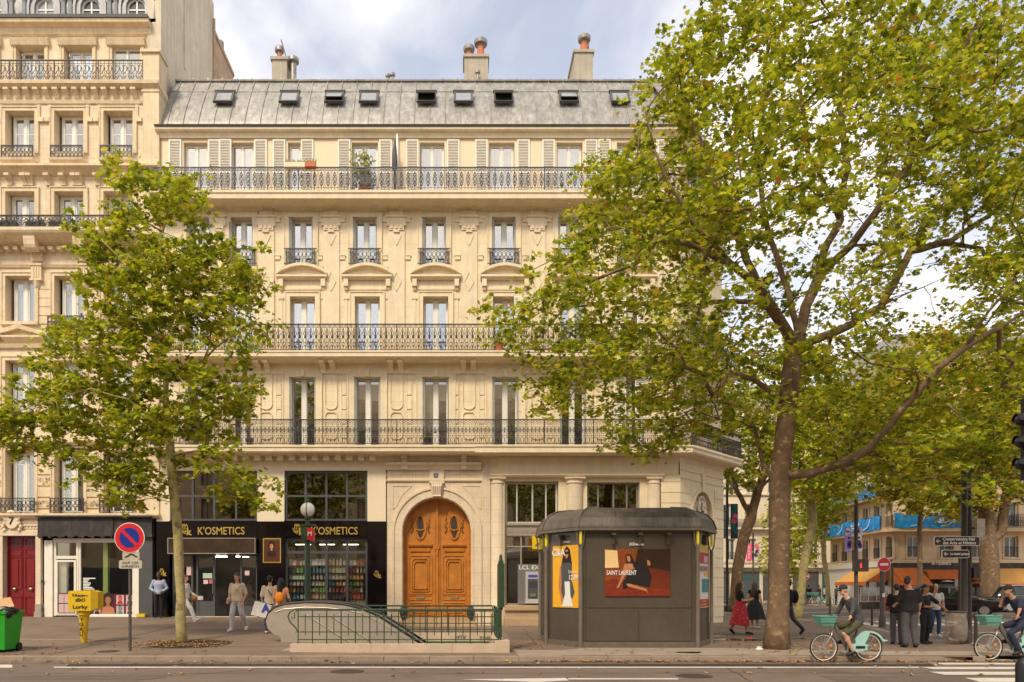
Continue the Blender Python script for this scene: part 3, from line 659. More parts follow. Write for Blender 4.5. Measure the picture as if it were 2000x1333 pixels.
# cream panels over the shops
m = MB(); hA = (X(333), X(503), .3, Z(920)); hB = (X(556), X(718), .3, Z(920))
m.wall(X(307), X(754), Z(1019), Z(893)+.05, FG, [(hA[0], hA[1], Z(1019), hA[3]), (hB[0], hB[1], Z(1019), hB[3])], .3)
m.face((X(754), FG, Z(1019)), (X(754), FG+.4, Z(1019)), (X(754), FG+.4, 6.65), (X(754), FG, 6.65))
m.build('shop_front_panel', 'panel_cream', mainb)
def logo(xc, zc, s, parent, y=FG-.05, lw=None):
    k = MB(); w = .028*s/.35
    for q in (-.5, -.1, .35):
        k.rib([(xc+(q-.1)*s*.55, zc+s*.1), (xc+(q*.9+.05)*s*.55, zc+s*.75), (xc+(q+.45)*s*.55, zc+s*.2), (xc+q*.6*s*.55, zc-s*.5), (xc+(q-.1)*s*.55, zc+s*.1)], y, w)
    k.rib([(xc-.55*s, zc+.2*s), (xc-.35*s, zc-.35*s), (xc+.05*s, zc-.6*s), (xc+.3*s, zc-.1*s)], y, w)
    o = k.build('logo', 'gold', parent)
    text('k', xc+s*.55, zc-s*.35, y, s*1.25, parent, 'gold', bold=.012, name='logo_letter')
    return o
# black marble and sign bands
MB().box(X(307), X(333), FG-.02, FG+.3, Z(1207), Z(1019.5)).build('marble_panel', 'black_marble', mainb)
p2 = MB().box(X(503), X(556), FG-.02, FG+.3, Z(1207), Z(1019.5)).build('marble_panel', 'black_marble', mainb)
p3 = MB().box(X(718), X(756), FG-.02, FG+.3, Z(1207), Z(1019.5)).build('marble_panel', 'black_marble', mainb)
logo(X(318), Z(1118), .2, mainb, FG-.05); logo(X(736), Z(1122), .2, p3, FG-.05)
for a, b in ((333, 503), (556, 718)):
    sg = MB().box(X(a), X(b), FG-.05, FG+.2, Z(1050), Z(1018)).build('shop_sign', 'black_marble', mainb)
    logo(X(a)+ (.62 if a == 333 else .52), Z(1035), .30, sg, FG-.085)
    text("K'OSMETICS", X(a+(101 if a == 333 else 98)), Z(1038.5), FG-.075, .42, sg, 'gold', width=1.85, bold=.004)
# upper shop windows, 4 x 2 panes in anthracite frames
def gridwin(x0, x1, z0, z1, y, nx, nz_, parent, fw=.09, bw=.08, mname='anthracite', gl='dark_glass', zs=None):
    m = MB(); bz = zs or [z0+(z1-z0)*(i+1)/nz_ for i in range(nz_-1)]
    m.frame(x0, x1, z0, z1, fw, y, .12, [x0+(x1-x0)*(i+1)/nx for i in range(nx-1)], bz, bw)
    w = m.build('window', mname, parent)
    xs = [x0+(x1-x0)*i/nx for i in range(nx+1)]; zz = [z0]+list(bz)+[z1]
    for i in range(nx):
        for j in range(len(zz)-1): MB().box(xs[i]+.02, xs[i+1]-.02, y+.05, y+.056, zz[j]+.02, zz[j+1]-.02).build('pane', gl, w)
    return w
gridwin(hA[0], hA[1], Z(1018), hA[3], FG+.1, 4, 2, mainb); gridwin(hB[0], hB[1], Z(1018), hB[3], FG+.1, 4, 2, mainb)
k = MB(); k.box(X(421), X(431), FG+.5, FG+.55, Z(1015), hA[3]); k.box(X(560), X(567), FG+.5, FG+.55, Z(1015), hB[3]); k.build('curtain', 'blind', mainb)
# shop interior
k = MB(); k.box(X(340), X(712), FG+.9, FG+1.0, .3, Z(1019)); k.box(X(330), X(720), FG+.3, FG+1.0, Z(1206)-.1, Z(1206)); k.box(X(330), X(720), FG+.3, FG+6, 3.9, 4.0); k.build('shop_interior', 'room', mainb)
# glazed canopy box over the door
c = MB(); x0, x1, z0, z1 = X(334), X(504), Z(1083), Z(1052)
c.frame(x0, x1, z0, z1, .035, FG-.30, .04); c.box(x0, x1, FG-.26, FG-.05, z0, z0+.03); c.box(x0, x1, FG-.26, FG-.05, z1-.03, z1)
cn = c.build('entrance_canopy', 'steel_bright', mainb); MB().box(x0+.03, x1-.03, FG-.285, FG-.27, z0+.03, z1-.03).build('pane', 'smoke', cn)
# entrance glazing: left pane, door, open bay, right pane
zf = Z(1204)
def pane_panel(a, b, z0, z1, name='glazed_panel', kick=0):
    m = MB(); m.frame(a, b, z0, z1, .08, FG+.12, .08)
    if kick: m.box(a+.08, b-.08, FG+.14, FG+.18, z0+.08, z0+kick)
    o = m.build(name, 'anthracite', mainb); MB().box(a+.05, b-.05, FG+.15, FG+.156, z0+.05+(kick or 0), z1-.05).build('pane', 'shop_glass', o); return o
pane_panel(X(336), X(376), zf, Z(1083), kick=.55); d = pane_panel(X(382), X(419), zf, Z(1083), 'shop_door', .6)
MB().box(X(415), X(416), FG+.06, FG+.12, zf+.9, zf+1.5).build('door_handle', 'steel_bright', d)
pane_panel(X(468), X(503), zf, Z(1083), kick=.4)
for a, b, z0, z1, mm in ((395, 413, 1130, 1120, 'notice_green'), (396, 405, 1141, 1133, 'notice_pink'), (407, 413, 1140, 1132, 'notice_red'), (477, 486, 1124, 1115, 'notice_pink'), (363, 375, 1124, 1107, 'notice_pink')):
    MB().box(X(a), X(b), FG+.135, FG+.14, Z(z0), Z(z1)).build('paper_notice', mm, mainb)
k = MB(); k.box(X(337), X(503), FG-.05, FG+.12, zf-.14, zf-.01); k.build('door_step', 'panel_cream', mainb)
# framed portrait photo on the marble
ph = MB().box(X(515), X(550), FG-.05, FG-.022, Z(1100), Z(1052)).build('picture_frame', 'gold', p2)
pz = MB().box(X(517), X(548), FG-.056, FG-.051, Z(1098), Z(1054)); pz.build('picture', 'brown_dark', ph)
def figure(parent, xc, zc, s, y, hair='hair_print', top_='hair_print', skin='skin_print', fn=None):
    "printed bust: hair, shoulders, face as flat print on the sheet"
    a = MB(); a.disc((xc, y, zc+.06*s), .34*s, y+.001, 14, 1.35); 
    b = MB(); b.plate([(xc-.45*s, zc-.95*s), (xc-.38*s, zc-.5*s), (xc-.12*s, zc-.36*s), (xc+.12*s, zc-.36*s), (xc+.38*s, zc-.5*s), (xc+.45*s, zc-.95*s)], y-.0015, .001)
    c = MB(); c.disc((xc, y-.002, zc), .19*s, y-.001, 14, 1.3); c.plate([(xc-.09*s, zc-.42*s), (xc-.09*s, zc-.1*s), (xc+.09*s, zc-.1*s), (xc+.09*s, zc-.42*s)], y-.003, .001)
    for q, mm, nm in ((a, hair, 'printed_hair'), (b, top_, 'printed_clothes'), (c, skin, 'printed_face')):
        if fn: q.tr(fn)
        q.build(nm, mm, parent)
figure(ph, X(532), Z(1068), .42, FG-.060)
# display window with shelves of products
wB = gridwin(hB[0], hB[1], zf, Z(1051), FG+.12, 4, 1, mainb, .09, .10, gl='shop_glass', zs=[Z(1079)])
k = MB(); xs = [hB[0]+.06, X(597), X(637), X(678), hB[1]-.06]
shz = [Z(q) for q in (1199, 1184, 1170, 1157, 1144, 1132, 1119, 1104)]
for z in shz: k.box(xs[0], xs[-1], FG+.32, FG+.62, z-.025, z)
k.box(xs[0], xs[-1], FG+.64, FG+.66, zf, Z(1080))
shelf = k.build('display_shelf', 'room', mainb)
for q in (.2, .5, .8): MB().box(xs[0]+(xs[-1]-xs[0])*q-.3, xs[0]+(xs[-1]-xs[0])*q+.3, FG+.2, FG+.3, Z(1064), Z(1063)).build('ceiling_lamp', 'lamp_tube', mainb)
for q in (.55, .8): MB().box(hA[0]+(hA[1]-hA[0])*q-.25, hA[0]+(hA[1]-hA[0])*q+.25, FG+.3, FG+.4, Z(1088), Z(1086)).build('ceiling_lamp', 'lamp_tube', mainb)
pals = {}
for i, c_ in enumerate([(.75, .7, .62), (.6, .62, .5), (.55, .1, .06), (.7, .32, .08), (.2, .42, .1), (.1, .3, .42), (.62, .5, .3), (.12, .08, .07), (.7, .55, .5)]): mat('product%d' % i, c_, .5)
rp = random.Random(11); protos = []
for i in range(9):
    k = MB()
    if i % 3 == 0: k.lathe((0, 0, 0), [(.05, 0), (.05, .14), (.03, .16), (.03, .19)], 8)
    elif i % 3 == 1: k.box(-.06, .06, -.05, .05, 0, .17); k.box(-.05, .05, -.052, .05, .05, .12)
    else: k.lathe((0, 0, 0), [(.06, 0), (.065, .10), (.06, .105), (.06, .13)], 8)
    protos.append(k)
meshes = {}
kinds = ['bottle', 'box', 'jar']
CN = ['cream', 'pale grey-green', 'red', 'orange', 'green', 'blue', 'tan', 'dark brown', 'pinkish']; SHN = ['lowest', 'second lowest', 'third lowest', 'fourth lowest', 'fourth highest', 'third highest', 'second highest', 'top']; BN = ['first', 'second', 'third', 'last']
for si, z in enumerate(shz):
    for bi, (a, b) in enumerate(zip(xs[:-1], xs[1:])):
        x = a+.10; kk = rp.randrange(9); cc = rp.choice([0, 0, 1, 2, 3, 4, 5, 6, 7, 8] if si < 7 else [0, 0, 1, 6])
        while x < b-.1:
            if rp.random() < .25: kk = rp.randrange(9)
            if rp.random() < .3: cc = rp.randrange(9)
            key = (kk, cc)
            nm = kinds[kk % 3]
            if key not in meshes:
                o = protos[kk].build('shop_'+nm, 'product%d' % cc, None); meshes[key] = o.data
            else: o = bpy.data.objects.new('shop_'+nm, meshes[key]); COL.objects.link(o)
            o.location = (x, FG+.45, z); o.scale = (1, 1, rp.uniform(1.1, 1.5))
            tag(o, '%s %s on the %s shelf, %s bay of the right cosmetics window' % (CN[cc], {'bottle': 'capped bottle', 'box': 'carton', 'jar': 'round jar'}[nm], SHN[si], BN[bi]), nm, '%s on the cosmetics shop shelves' % {'bottle': 'bottles', 'box': 'cartons', 'jar': 'jars'}[nm])
            x += rp.uniform(.125, .16)
# ------------------------------------------------------------ portal
xc = X(853.5); r = 1.36; zs_ = Z(1040); zb = .40
m = MB(); x0, x1, zt = X(756), X(942), Z(893)+.1; n = 20
pts = [(xc-r*math.cos(math.pi*i/n), zs_+r*math.sin(math.pi*i/n)) for i in range(n+1)]
m.face((x0, FG, 0), (xc-r, FG, 0), (xc-r, FG, zs_), (x0, FG, zs_)); m.face((xc+r, FG, 0), (x1, FG, 0), (x1, FG, zs_), (xc+r, FG, zs_))
m.face((x0, FG, zs_), (xc-r, FG, zs_), (xc-r, FG, zt), (x0, FG, zt)); m.face((xc+r, FG, zs_), (x1, FG, zs_), (x1, FG, zt), (xc+r, FG, zt))
for i in range(n): m.face((pts[i][0], FG, pts[i][1]), (pts[i+1][0], FG, pts[i+1][1]), (pts[i+1][0], FG, zt), (pts[i][0], FG, zt))
m.build('portal_wall', 'stone_portal', mainb)
m = MB(); arch_strip(m, xc, zs_, r, r+.03, 0, FG-.02, .5); arch_strip(m, xc, zs_, r+.03, r+.10, 0, FG-.07, .07); arch_strip(m, xc, zs_, r+.10, r+.34, 0, FG-.045, .045); arch_strip(m, xc, zs_, r+.34, r+.42, 0, FG-.09, .09)
m.build('arch_moulding', 'stone_portal', mainb)
m = MB(); z = Z
m.xprof([(FG, z(919)), (FG-.10, z(919)), (FG-.14, z(913)), (FG-.26, z(910)), (FG-.28, z(906)), (FG, z(905))], X(754), X(940))
m.xprof([(FG, z(942)), (FG-.05, z(942)), (FG-.08, z(940)), (FG-.08, z(938)), (FG, z(938))], X(754), X(940))
for i in range(26):
    a = X(757+i*7.1)
    if abs(a-xc) > .33: m.rib(arc(a, z(929), .055, 0, 300, 6), FG-.03, .02, .03)
m.box(xc-.28, xc+.28, FG-.07, FG, z(942), z(919))
for s_ in (-1, 1):
    outline(m, [(xc+s_*1.0, z(950)), (xc+s_*1.75, z(950)), (xc+s_*1.75, z(995)), (xc+s_*1.62, z(990)), (xc+s_*1.4, z(968))], FG-.02, .03, .02)
m.build('portal_entablature', 'stone_portal', mainb)
m = MB()  # keystone console with acanthus lobes
m.prism([(xc-.27, FG-.16, z(944)), (xc+.27, FG-.16, z(944)), (xc+.19, FG-.12, z(973)), (xc-.19, FG-.12, z(973))], (0, .16, 0))
for i in range(-2, 3): m.tube([(xc+i*.09, FG-.18, z(946)), (xc+i*.075, FG-.24, z(952)), (xc+i*.065, FG-.17, z(968)), (xc+i*.06, FG-.2, z(972))], [.04, .05, .035, .045], 6)
m.box(xc-.30, xc+.30, FG-.2, FG, z(946), z(943)); m.build('keystone', 'stone_portal', mainb)
for px in (791, 906): 
    m = MB(); m.xprof([(FG, z(918)), (FG-.2, z(918)), (FG-.24, z(900)), (FG-.42, z(898)), (FG-.42, z(885)), (FG, z(885))], X(px)-.11, X(px)+.11); m.build('balcony_bracket', 'stone_portal', mainb)
for px in (814, 837, 860, 883): MB().box(X(px)-.11, X(px)+.11, FG-.4, FG, z(891), z(884)).build('dentil', 'stone_trim', mainb)
nb = MB().box(xc-.12, xc+.04, FG-.085, FG-.07, z(934), z(926)).build('house_number', 'blue_plate', mainb); text('3', xc-.04, z(930), FG-.087, .14, nb, 'print_white', ext=.002)
# wooden double door
yd = FG+.38
for s_ in (-1, 1):
    q = [(xc, zb), (xc, zs_+r)] + [(xc+s_*r*math.sin(math.pi/2*i/10), zs_+r*math.cos(math.pi/2*i/10)) for i in range(1, 11)]+[(xc+s_*r, zb)]
    lf = MB().plate(q, yd, .08).build('door_leaf', 'oak', mainb)
    cx = xc+s_*.68; k = MB()
    # upper oval window
    k2 = MB()
    outline(k, [(cx+.37*math.cos(R(a)), Z(1012)+.52*math.sin(R(a))*(1 if a < 180 else .9)) for a in range(0, 360, 20)], yd-.04, .05, .04)
    outline(k, [(cx+.22*math.cos(R(a)), Z(1029)+.48*math.sin(R(a))) for a in range(0, 360, 20)], yd-.05, .06, .05)
    k.xprof([(yd, Z(1069)), (yd-.06, Z(1068)), (yd-.10, Z(1065)), (yd-.10, Z(1062)), (yd, Z(1061))], cx-.47, cx+.47)
    k.xprof([(yd, Z(1078)), (yd-.05, Z(1077)), (yd-.06, Z(1072)), (yd, Z(1070))], cx-.40, cx+.40)
    for i, (hw, a, b) in enumerate(((.46, 1160, 1085), (.34, 1155, 1091), (.27, 1150, 1096))): outline(k, [(cx-hw+.08, Z(b)), (cx+hw-.08, Z(b)), (cx+hw, Z(b+6)), (cx+hw, Z(a)), (cx-hw, Z(a)), (cx-hw, Z(b+6))], yd-.03-.012*i, .045, .03)
    outline(k, [(cx-.46, Z(1163)), (cx+.46, Z(1163)), (cx+.46, Z(1172)), (cx-.46, Z(1172))], yd-.03, .035, .03)
    outline(k, [(cx-.44, Z(1178)), (cx+.44, Z(1178)), (cx+.44, Z(1201)), (cx-.44, Z(1201))], yd-.03, .05, .03); outline(k, [(cx-.32, Z(1183)), (cx+.32, Z(1183)), (cx+.32, Z(1197)), (cx-.32, Z(1197))], yd-.04, .04, .03)
    k.box(cx+s_*.56, cx+s_*.60, yd-.03, yd, zb, zs_+.2); k.box(cx-s_*.56, cx-s_*.60, yd-.03, yd, zb, zs_+.6)
    k.build('moulding', 'oak', lf)
    g = MB()
    for i in range(8): 
        for t_ in (-1, 1): g.ell((cx+t_*(.33+.03*math.sin(i*2)), yd-.03, Z(1012+i*3.8)), (.03, .03, .045), 6, 4)
    g.build('carved_garland', 'oak_dark', lf)
    MB().plate([(cx+.13*math.cos(R(a)), Z(1029)+.42*math.sin(R(a))) for a in range(0, 360, 20)], yd-.012, .01).build('pane', 'room', lf)
    MB().box(cx-.17, cx+.17, yd-.05, yd, Z(1170), Z(1165)).build('letter_slot', 'brass', lf)
k = MB(); k.box(xc-.05, xc+.05, yd-.07, yd, zb, Z(976)); k.box(xc-.09, xc+.09, yd-.09, yd, Z(1072), Z(1064)); k.box(xc-.03, xc+.03, yd-.1, yd-.05, Z(1085), Z(1074)); k.build('door_post', 'oak', mainb)
k = MB(); k.box(X(787), X(921), FG-.15, FG+.5, .28, zb); k.box(X(780), X(928), FG-.5, FG+.5, .1, .28); k.box(X(772), X(936), FG-.85, FG+.5, 0, .14); k.build('door_step', 'plinth', mainb)
for px in (789, 919):   # iron wheel guards
    k = MB(); k.ell((X(px), FG-.12, .62), (.16, .2, .3), 8, 6); k.build('wheel_guard', 'iron', mainb, True)
# ------------------------------------------------------------ bank
zb0 = 0
m = MB(); m.box(X(942), X(957), FG-.06, FG+.3, 0, Z(893)+.1); m.box(X(957), X(985), FG+.0, FG+.3, 0, Z(930))
bh = [(X(987), X(1091), Z(1183), Z(940)), (X(1147), X(1250), Z(1183), Z(942))]
m.build('pier', 'stone_portal', mainb)
m = MB(); m.wall(X(985), X(1288), 0, Z(932), FG+.1, bh, .3)
m.box(X(974), X(1276), FG-.10, FG+.3, Z(928), Z(895)); m.box(X(957), X(1320), FG-.03, FG+.3, Z(928), Z(893)+.1)
m.xprof([(FG+.3, Z(933)), (FG-.08, Z(933)), (FG-.14, Z(930)), (FG-.14, Z(928)), (FG+.3, Z(928))], X(957), X(1296))
m.build('bank_wall', 'stone_plain', mainb)
m = MB(); m.xprof([(FG, 0), (FG-.16, 0), (FG-.16, Z(1208)), (FG-.10, Z(1207)), (FG-.10, Z(1193)), (FG-.2, Z(1192)), (FG-.2, Z(1184)), (FG+.2, Z(1183)), (FG+.2, 0)], X(985), X(1288)); m.build('plinth', 'plinth', mainb)
for a, b in ((958, 985), (1105, 1139), (1264, 1290)):
    k = MB(); cxx = X((a+b)/2); rr = (X(b)-X(a))/2
    k.lathe((cxx, FG+.12, 0), [(rr*1.15, .1), (rr*1.15, .45), (rr, .5), (rr*.97, Z(946)), (rr*1.06, Z(945)), (rr*1.06, Z(943)), (rr*.97, Z(942)), (rr*1.0, Z(938)), (rr*1.18, Z(936.5))], 20)
    k.box(cxx-rr*1.2, cxx+rr*1.2, FG-.12, FG+.3, Z(936.5), Z(933)); k.build('column', 'stone_portal', mainb, 40)
for (a, b) in ((987, 1091), (1147, 1250)):
    xa, xb = X(a)+.02, X(b)-.02; gy = FG+.3
    w = MB().frame(xa, xb, Z(1022), Z(941), .07, gy, .1, [xa+(xb-xa)*q for q in (.22, .52, .78)], (), .06).build('window', 'shutter_grey' if a < 1000 else 'galv', mainb)
    MB().box(xa+.03, xb-.03, gy+.04, gy+.046, Z(1021), Z(943)).build('pane', 'dark_glass', w)
    k = MB().box(xa, xb, gy-.05, gy+.1, Z(1046), Z(1022)); k.box(xa, xb, gy-.12, gy, Z(1026), Z(1022))
    for i in range(16): k.box(xa+.1+i*.12, xa+.15+i*.12, gy-.08, gy, Z(1040), Z(1033))
    k.build('spandrel', 'steel', mainb)
    w = MB().frame(xa, xb, Z(1182), Z(1046), .05, gy, .1, [xa+(xb-xa)*.30], [Z(1067)], .05).build('window', 'steel', mainb)
    MB().box(xa+.03, xb-.03, gy+.04, gy+.046, Z(1181), Z(1047)).build('pane', 'bank_glass', w)
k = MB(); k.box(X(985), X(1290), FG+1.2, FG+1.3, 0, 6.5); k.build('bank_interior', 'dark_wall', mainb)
gy = FG+.25
ap = MB().box(X(1012), X(1090), gy-.02, gy+.04, Z(1181), Z(1102)).build('machine_panel', 'atm_grey', mainb)
text('LCL EXPRESS', X(1014), Z(1109), gy-.03, .22, ap, 'print_white', align='LEFT', bold=.004, width=1.45)
at = MB(); at.box(X(1027), X(1054), gy-.14, gy-.02, Z(1176), Z(1117)); at.box(X(1026), X(1055), gy-.17, gy-.02, Z(1179), Z(1175)); at = at.build('cash_machine', 'atm_light', mainb)
MB().box(X(1031), X(1051), gy-.145, gy-.14, Z(1170), Z(1131)).build('recess', 'anthracite', at); MB().box(X(1033), X(1049), gy-.15, gy-.145, Z(1149), Z(1136)).build('screen', 'screen', at)
MB().box(X(1032), X(1050), gy-.152, gy-.145, Z(1128), Z(1123)).build('header_plate', 'blue_print', at); MB().box(X(1036), X(1046), gy-.19, gy-.145, Z(1166), Z(1160)).build('keypad', 'steel_bright', at)
# projecting yellow post sign
ys = MB(); ys.plate([(X(1037), Z(1047)), (X(1056), Z(1056)), (X(1056), Z(1074)), (X(1037), Z(1074))], FY-.5, .06); ys = ys.build('projecting_sign', 'yellow_sign', mainb)
MB().rib([(X(1043), Z(1068)), (X(1048), Z(1063)), (X(1053), Z(1064)), (X(1046), Z(1069))], FY-.515, .04, .012).build('emblem', 'blue_print', ys)
MB().box(X(1056), X(1060), FY-.5, FY+.3, Z(1066), Z(1062)).build('bracket', 'steel', ys)
# rusticated corner and chamfer with clock medallion over an arched doorway
m = MB(); zz = [0, .35]
q = .35
while q < Z(928)-.3: zz.append(q+.42); q += .42
zz.append(Z(928))
for a, b in zip(zz[:-1], zz[1:]): m.box(X(1290), XR+.06, FG-.02, FG+.3, a+.012, b-.012)
m.box(X(1290), XR, FG+.02, FG+.3, 0, 6.6)
m.build('quoin', 'stone_plain', mainb)
m = MB(); cc = XR+CL*.5; ra = .92; zsA = Z(1012); n = 16; s0 = 0
pp = [(cc-ra*math.cos(math.pi*i/n), zsA+ra*1.35*math.sin(math.pi*i/n)) for i in range(n+1)]
m.face((XR, FG, 0), (cc-ra, FG, 0), (cc-ra, FG, zsA), (XR, FG, zsA)); m.face((cc+ra, FG, 0), (XR+CL, FG, 0), (XR+CL, FG, zsA), (cc+ra, FG, zsA))
m.face((XR, FG, zsA), (cc-ra, FG, zsA), (cc-ra, FG, 6.7), (XR, FG, 6.7)); m.face((cc+ra, FG, zsA), (XR+CL, FG, zsA), (XR+CL, FG, 6.7), (cc+ra, FG, 6.7))
for i in range(n): m.face((pp[i][0], FG, pp[i][1]), (pp[i+1][0], FG, pp[i+1][1]), (pp[i+1][0], FG, 6.7), (pp[i][0], FG, 6.7))
m.tr(to_ch); m.face((XC, YC, 0), (XC, YC+12, 0), (XC, YC+12, 6.7), (XC, YC, 6.7)); m.build('corner_wall', 'stone_plain', mainb)
m = MB(); arch_strip(m, cc, zsA, ra-.02, ra+.12, 0, FG-.04, .6, 16, 1.35); m.plate([(cc-ra, 0), (cc-ra, zsA), (cc+ra, zsA), (cc+ra, 0)], FG+.55, .03); m.plate(pp, FG+.5, .03)
m.box(cc-ra, cc+ra, FG+.2, FG+.5, zsA-.15, zsA); m.box(cc-.13, cc+.13, FG-.08, FG, zsA+ra*1.3, 6.35); m.box(XR+.1, XR+CL, FG-.05, FG, 6.3, 6.36); m.box(XR+.05, XR+CL, FG-.04, FG, 5.98, 6.02)
for i in range(1, 14):
    z_ = .35+i*.42
    for a, b in ((XR+.02, cc-ra-.14), (cc+ra+.14, XR+CL)):
        if z_ < 6.2: m.box(a, b-.0, FG-.025, FG, z_-.40, z_-.02)
m.tr(to_ch); m.build('arch_moulding', 'stone_plain', mainb)
m = MB(); m.disc((cc, FG+.0, zsA+.60), .36, FG+.5, 24, 1.25); m.tr(to_ch); med = m.build('medallion', 'stone_portal', mainb)
text('L', cc, zsA+.53, FG-.01, .55, med, 'print_black', fn=to_ch, bold=.01, ext=.005)
for t_, xx, zz_, sz in (('C', -.20, .55, .14), ('R', -.12, .28+.62-.0, .14), ('E', 0, .97, .14), ('A', .12, .9, .14), ('T', .2, .58, .14)): text(t_, cc+xx, zsA+zz_-.03, FG-.01, sz, med, 'print_black', fn=to_ch, ext=.005)
for s_ in (-1, 1):
    m = MB()
    for i in range(5): m.ell((cc+s_*(.45+.07*math.sin(i)), FG+.12, zsA+.05+i*.17), (.12, .08, .12), 8, 5)
    m.tr(to_ch); m.build('garland', 'stone_portal', mainb, True)

# ============================================================ LEFT BUILDING
leftb = thing('apartment_building', (-18, FY+6, .3), 'taller ornate stone building with dormers, red door and bare black shop fascia', 'building')
LX0, LX1 = X(-150), XL-.02
C0 = [-55, 40, 135.5, 231.5]; hw = .58
YA = 29.25
zA = (PZ(165, FY-.1), PZ(93, YA)); zB = (Z(296), Z(218)); zC = (PZ(467, FY-.7), Z(375)); zD = (Z(630), Z(540)); zE = (Z(810), Z(705)); zL = (Z(1004), Z(880))
m = MB(); hs = [(X(c)-hw, X(c)+hw, *z) for c in C0 for z in (zB, zC, zD, zE, zL)]
m.wall(LX0, LX1, Z(1006), Z(168), FY, hs, .42)
m.face((LX1, FY, 0), (LX1, FY+12, 0), (LX1, FY+12, Z(168)), (LX1, FY, Z(168)))
m.build('wall', 'stone_left', leftb)
m = MB(); hA_ = [(X(c)-hw, X(c)+hw, *zA) for c in C0]; m.wall(LX0, -12.75, Z(168), PZ(47, YA), YA, hA_, .35); m.build('setback_wall', 'stone_left', leftb)
k = MB()
for q in (20.9, 17.6, 14.1, 10.5, 7.4, 4.4): k.box(LX0, LX1-.1, FY+.6, FY+6, q-.1, q)
for c in (-8, 88, 184): k.box(X(c)-.05, X(c)+.05, FY+.75, FY+6, .5, 24)
k.box(LX0, LX1-.1, FY+6, FY+6.1, 0, 26); k.build('interior', 'room', leftb)
for i, c in enumerate(C0):
    x = X(c)
    casement(leftb, x-hw+.08, x+hw-.02, zA[0], zA[1]-.01, YA+.25, .06, curt=None if i == 2 else 'curtain')
    if i == 3: casement(leftb, x-hw+.02, x+hw-.02, zA[0], zA[1]-.01, YA+.1, .03, curt='shutter_white', pane='pane')
    casement(leftb, x-hw+.10, x+hw-.03, zB[0], zB[1]-.01, FY+.32, .07, (.55,), curt='curtain', curt_x=[(0, .4)])
    casement(leftb, x-hw+.04, x+hw-.04, zC[0], zC[1]-.01, FY+.32, .085, curt=None)
    casement(leftb, x-hw+.12, x+hw-.03, zD[0], zD[1]-.01, FY+.32, .08, (.76,), curt='curtain')
    casement(leftb, x-hw+.08, x+hw-.03, zE[0], zE[1]-.01, FY+.32, .08, (.66,), curt='curtain', curt_x=[(0, .3), (.7, 1)])
    casement(leftb, x-hw+.1, x+hw-.03, zL[0], zL[1]-.01, FY+.32, .08, (.8,), curt='grey_curtain')
def lp(name, prof, mname='trim_left', x0=LX0, x1=LX1+.05): return MB().xprof(prof, x0, x1).build(name, mname, leftb)
yA = YA
lp('cornice', [(yA, PZ(72, yA)), (yA-.1, PZ(70, yA)), (yA-.14, PZ(60, yA)), (yA-.35, PZ(56, yA)), (yA-.38, PZ(50, yA)), (yA+.3, PZ(50, yA))], x1=-12.6)
lp('gutter', [(yA+.3, PZ(49.5, yA)), (yA-.42, PZ(49.5, yA)), (yA-.44, PZ(44, yA)), (yA+.3, PZ(44, yA))], 'zinc_dark', x1=-12.6)
lp('balcony_slab', [(FY+.7, Z(178)), (FY-.1, Z(176)), (FY-.28, Z(172)), (FY-.30, Z(166)), (FY+.7, Z(165.5))])
lp('frieze_moulding', [(FY, Z(204)), (FY-.05, Z(204)), (FY-.08, Z(199)), (FY, Z(199))])
px = -40
while px < 282: MB().xprof([(FY, Z(178)), (FY-.24, Z(178)), (FY-.24, Z(182)), (FY-.1, Z(188)), (FY-.05, Z(193)), (FY, Z(194))], X(px)-.1, X(px)+.1).build('dentil', 'trim_left', leftb); px += 19
lp('cornice', [(FY, Z(346)), (FY-.1, Z(344)), (FY-.26, Z(338)), (FY-.38, Z(334)), (FY-.38, Z(330)), (FY, Z(328))])
for c in (-8, 20, 50, 61, 96, 125, 148, 157, 192, 219, 245, 254): MB().xprof([(FY, Z(346)), (FY-.28, Z(345)), (FY-.28, Z(350)), (FY-.1, Z(356)), (FY-.08, Z(364)), (FY, Z(364))], X(c)-.1, X(c)+.1).build('bracket', 'trim_left', leftb)
lp('balcony_slab', [(FY, Z(488)), (FY-.1, Z(486)), (FY-.35, Z(481)), (FY-.7, 15.42), (FY-.75, 15.50), (FY-.75, 15.62), (FY, 15.64)], x1=LX1-.6)
lp('frieze_moulding', [(FY, Z(524)), (FY-.05, Z(524)), (FY-.10, Z(519)), (FY, Z(518))])
px = -30
while px < 285: MB().box(X(px)-.09, X(px)+.09, FY-.3, FY, Z(494), Z(488)).build('dentil', 'trim_left', leftb); px += 17
def bigconsole(px):
    m = MB(); x = X(px); pts = [(FY, 15.40), (FY-.62, 15.40), (FY-.62, 15.25)]
    for i in range(9): a = R(180*i/8); pts.append((FY-.36-.22*math.cos(a-math.pi)*-1 if False else FY-.38-.22*math.cos(a), 15.18-.34*math.sin(a)*1.0 - .02))
    pts += [(FY-.1, Z(512)), (FY, Z(512))]
    m.xprof(pts, x-.22, x+.22); m.box(x-.20, x+.20, FY-.14, FY, Z(552), Z(520)); m.box(x-.24, x+.24, FY-.18, FY, Z(522), Z(518)); m.box(x-.24, x+.24, FY-.18, FY, Z(551), Z(547))
    for s_ in (-.1, 0, .1): m.box(x+s_-.025, x+s_+.025, FY-.165, FY, Z(545), Z(524))
    m.lathe((x, FY-.02, Z(567)), [(.02, 0), (.10, .1), (.15, .26), (.17, .33)], 10); m.build('bracket', 'trim_left', leftb)
for px in (74, 168, -20): bigconsole(px)
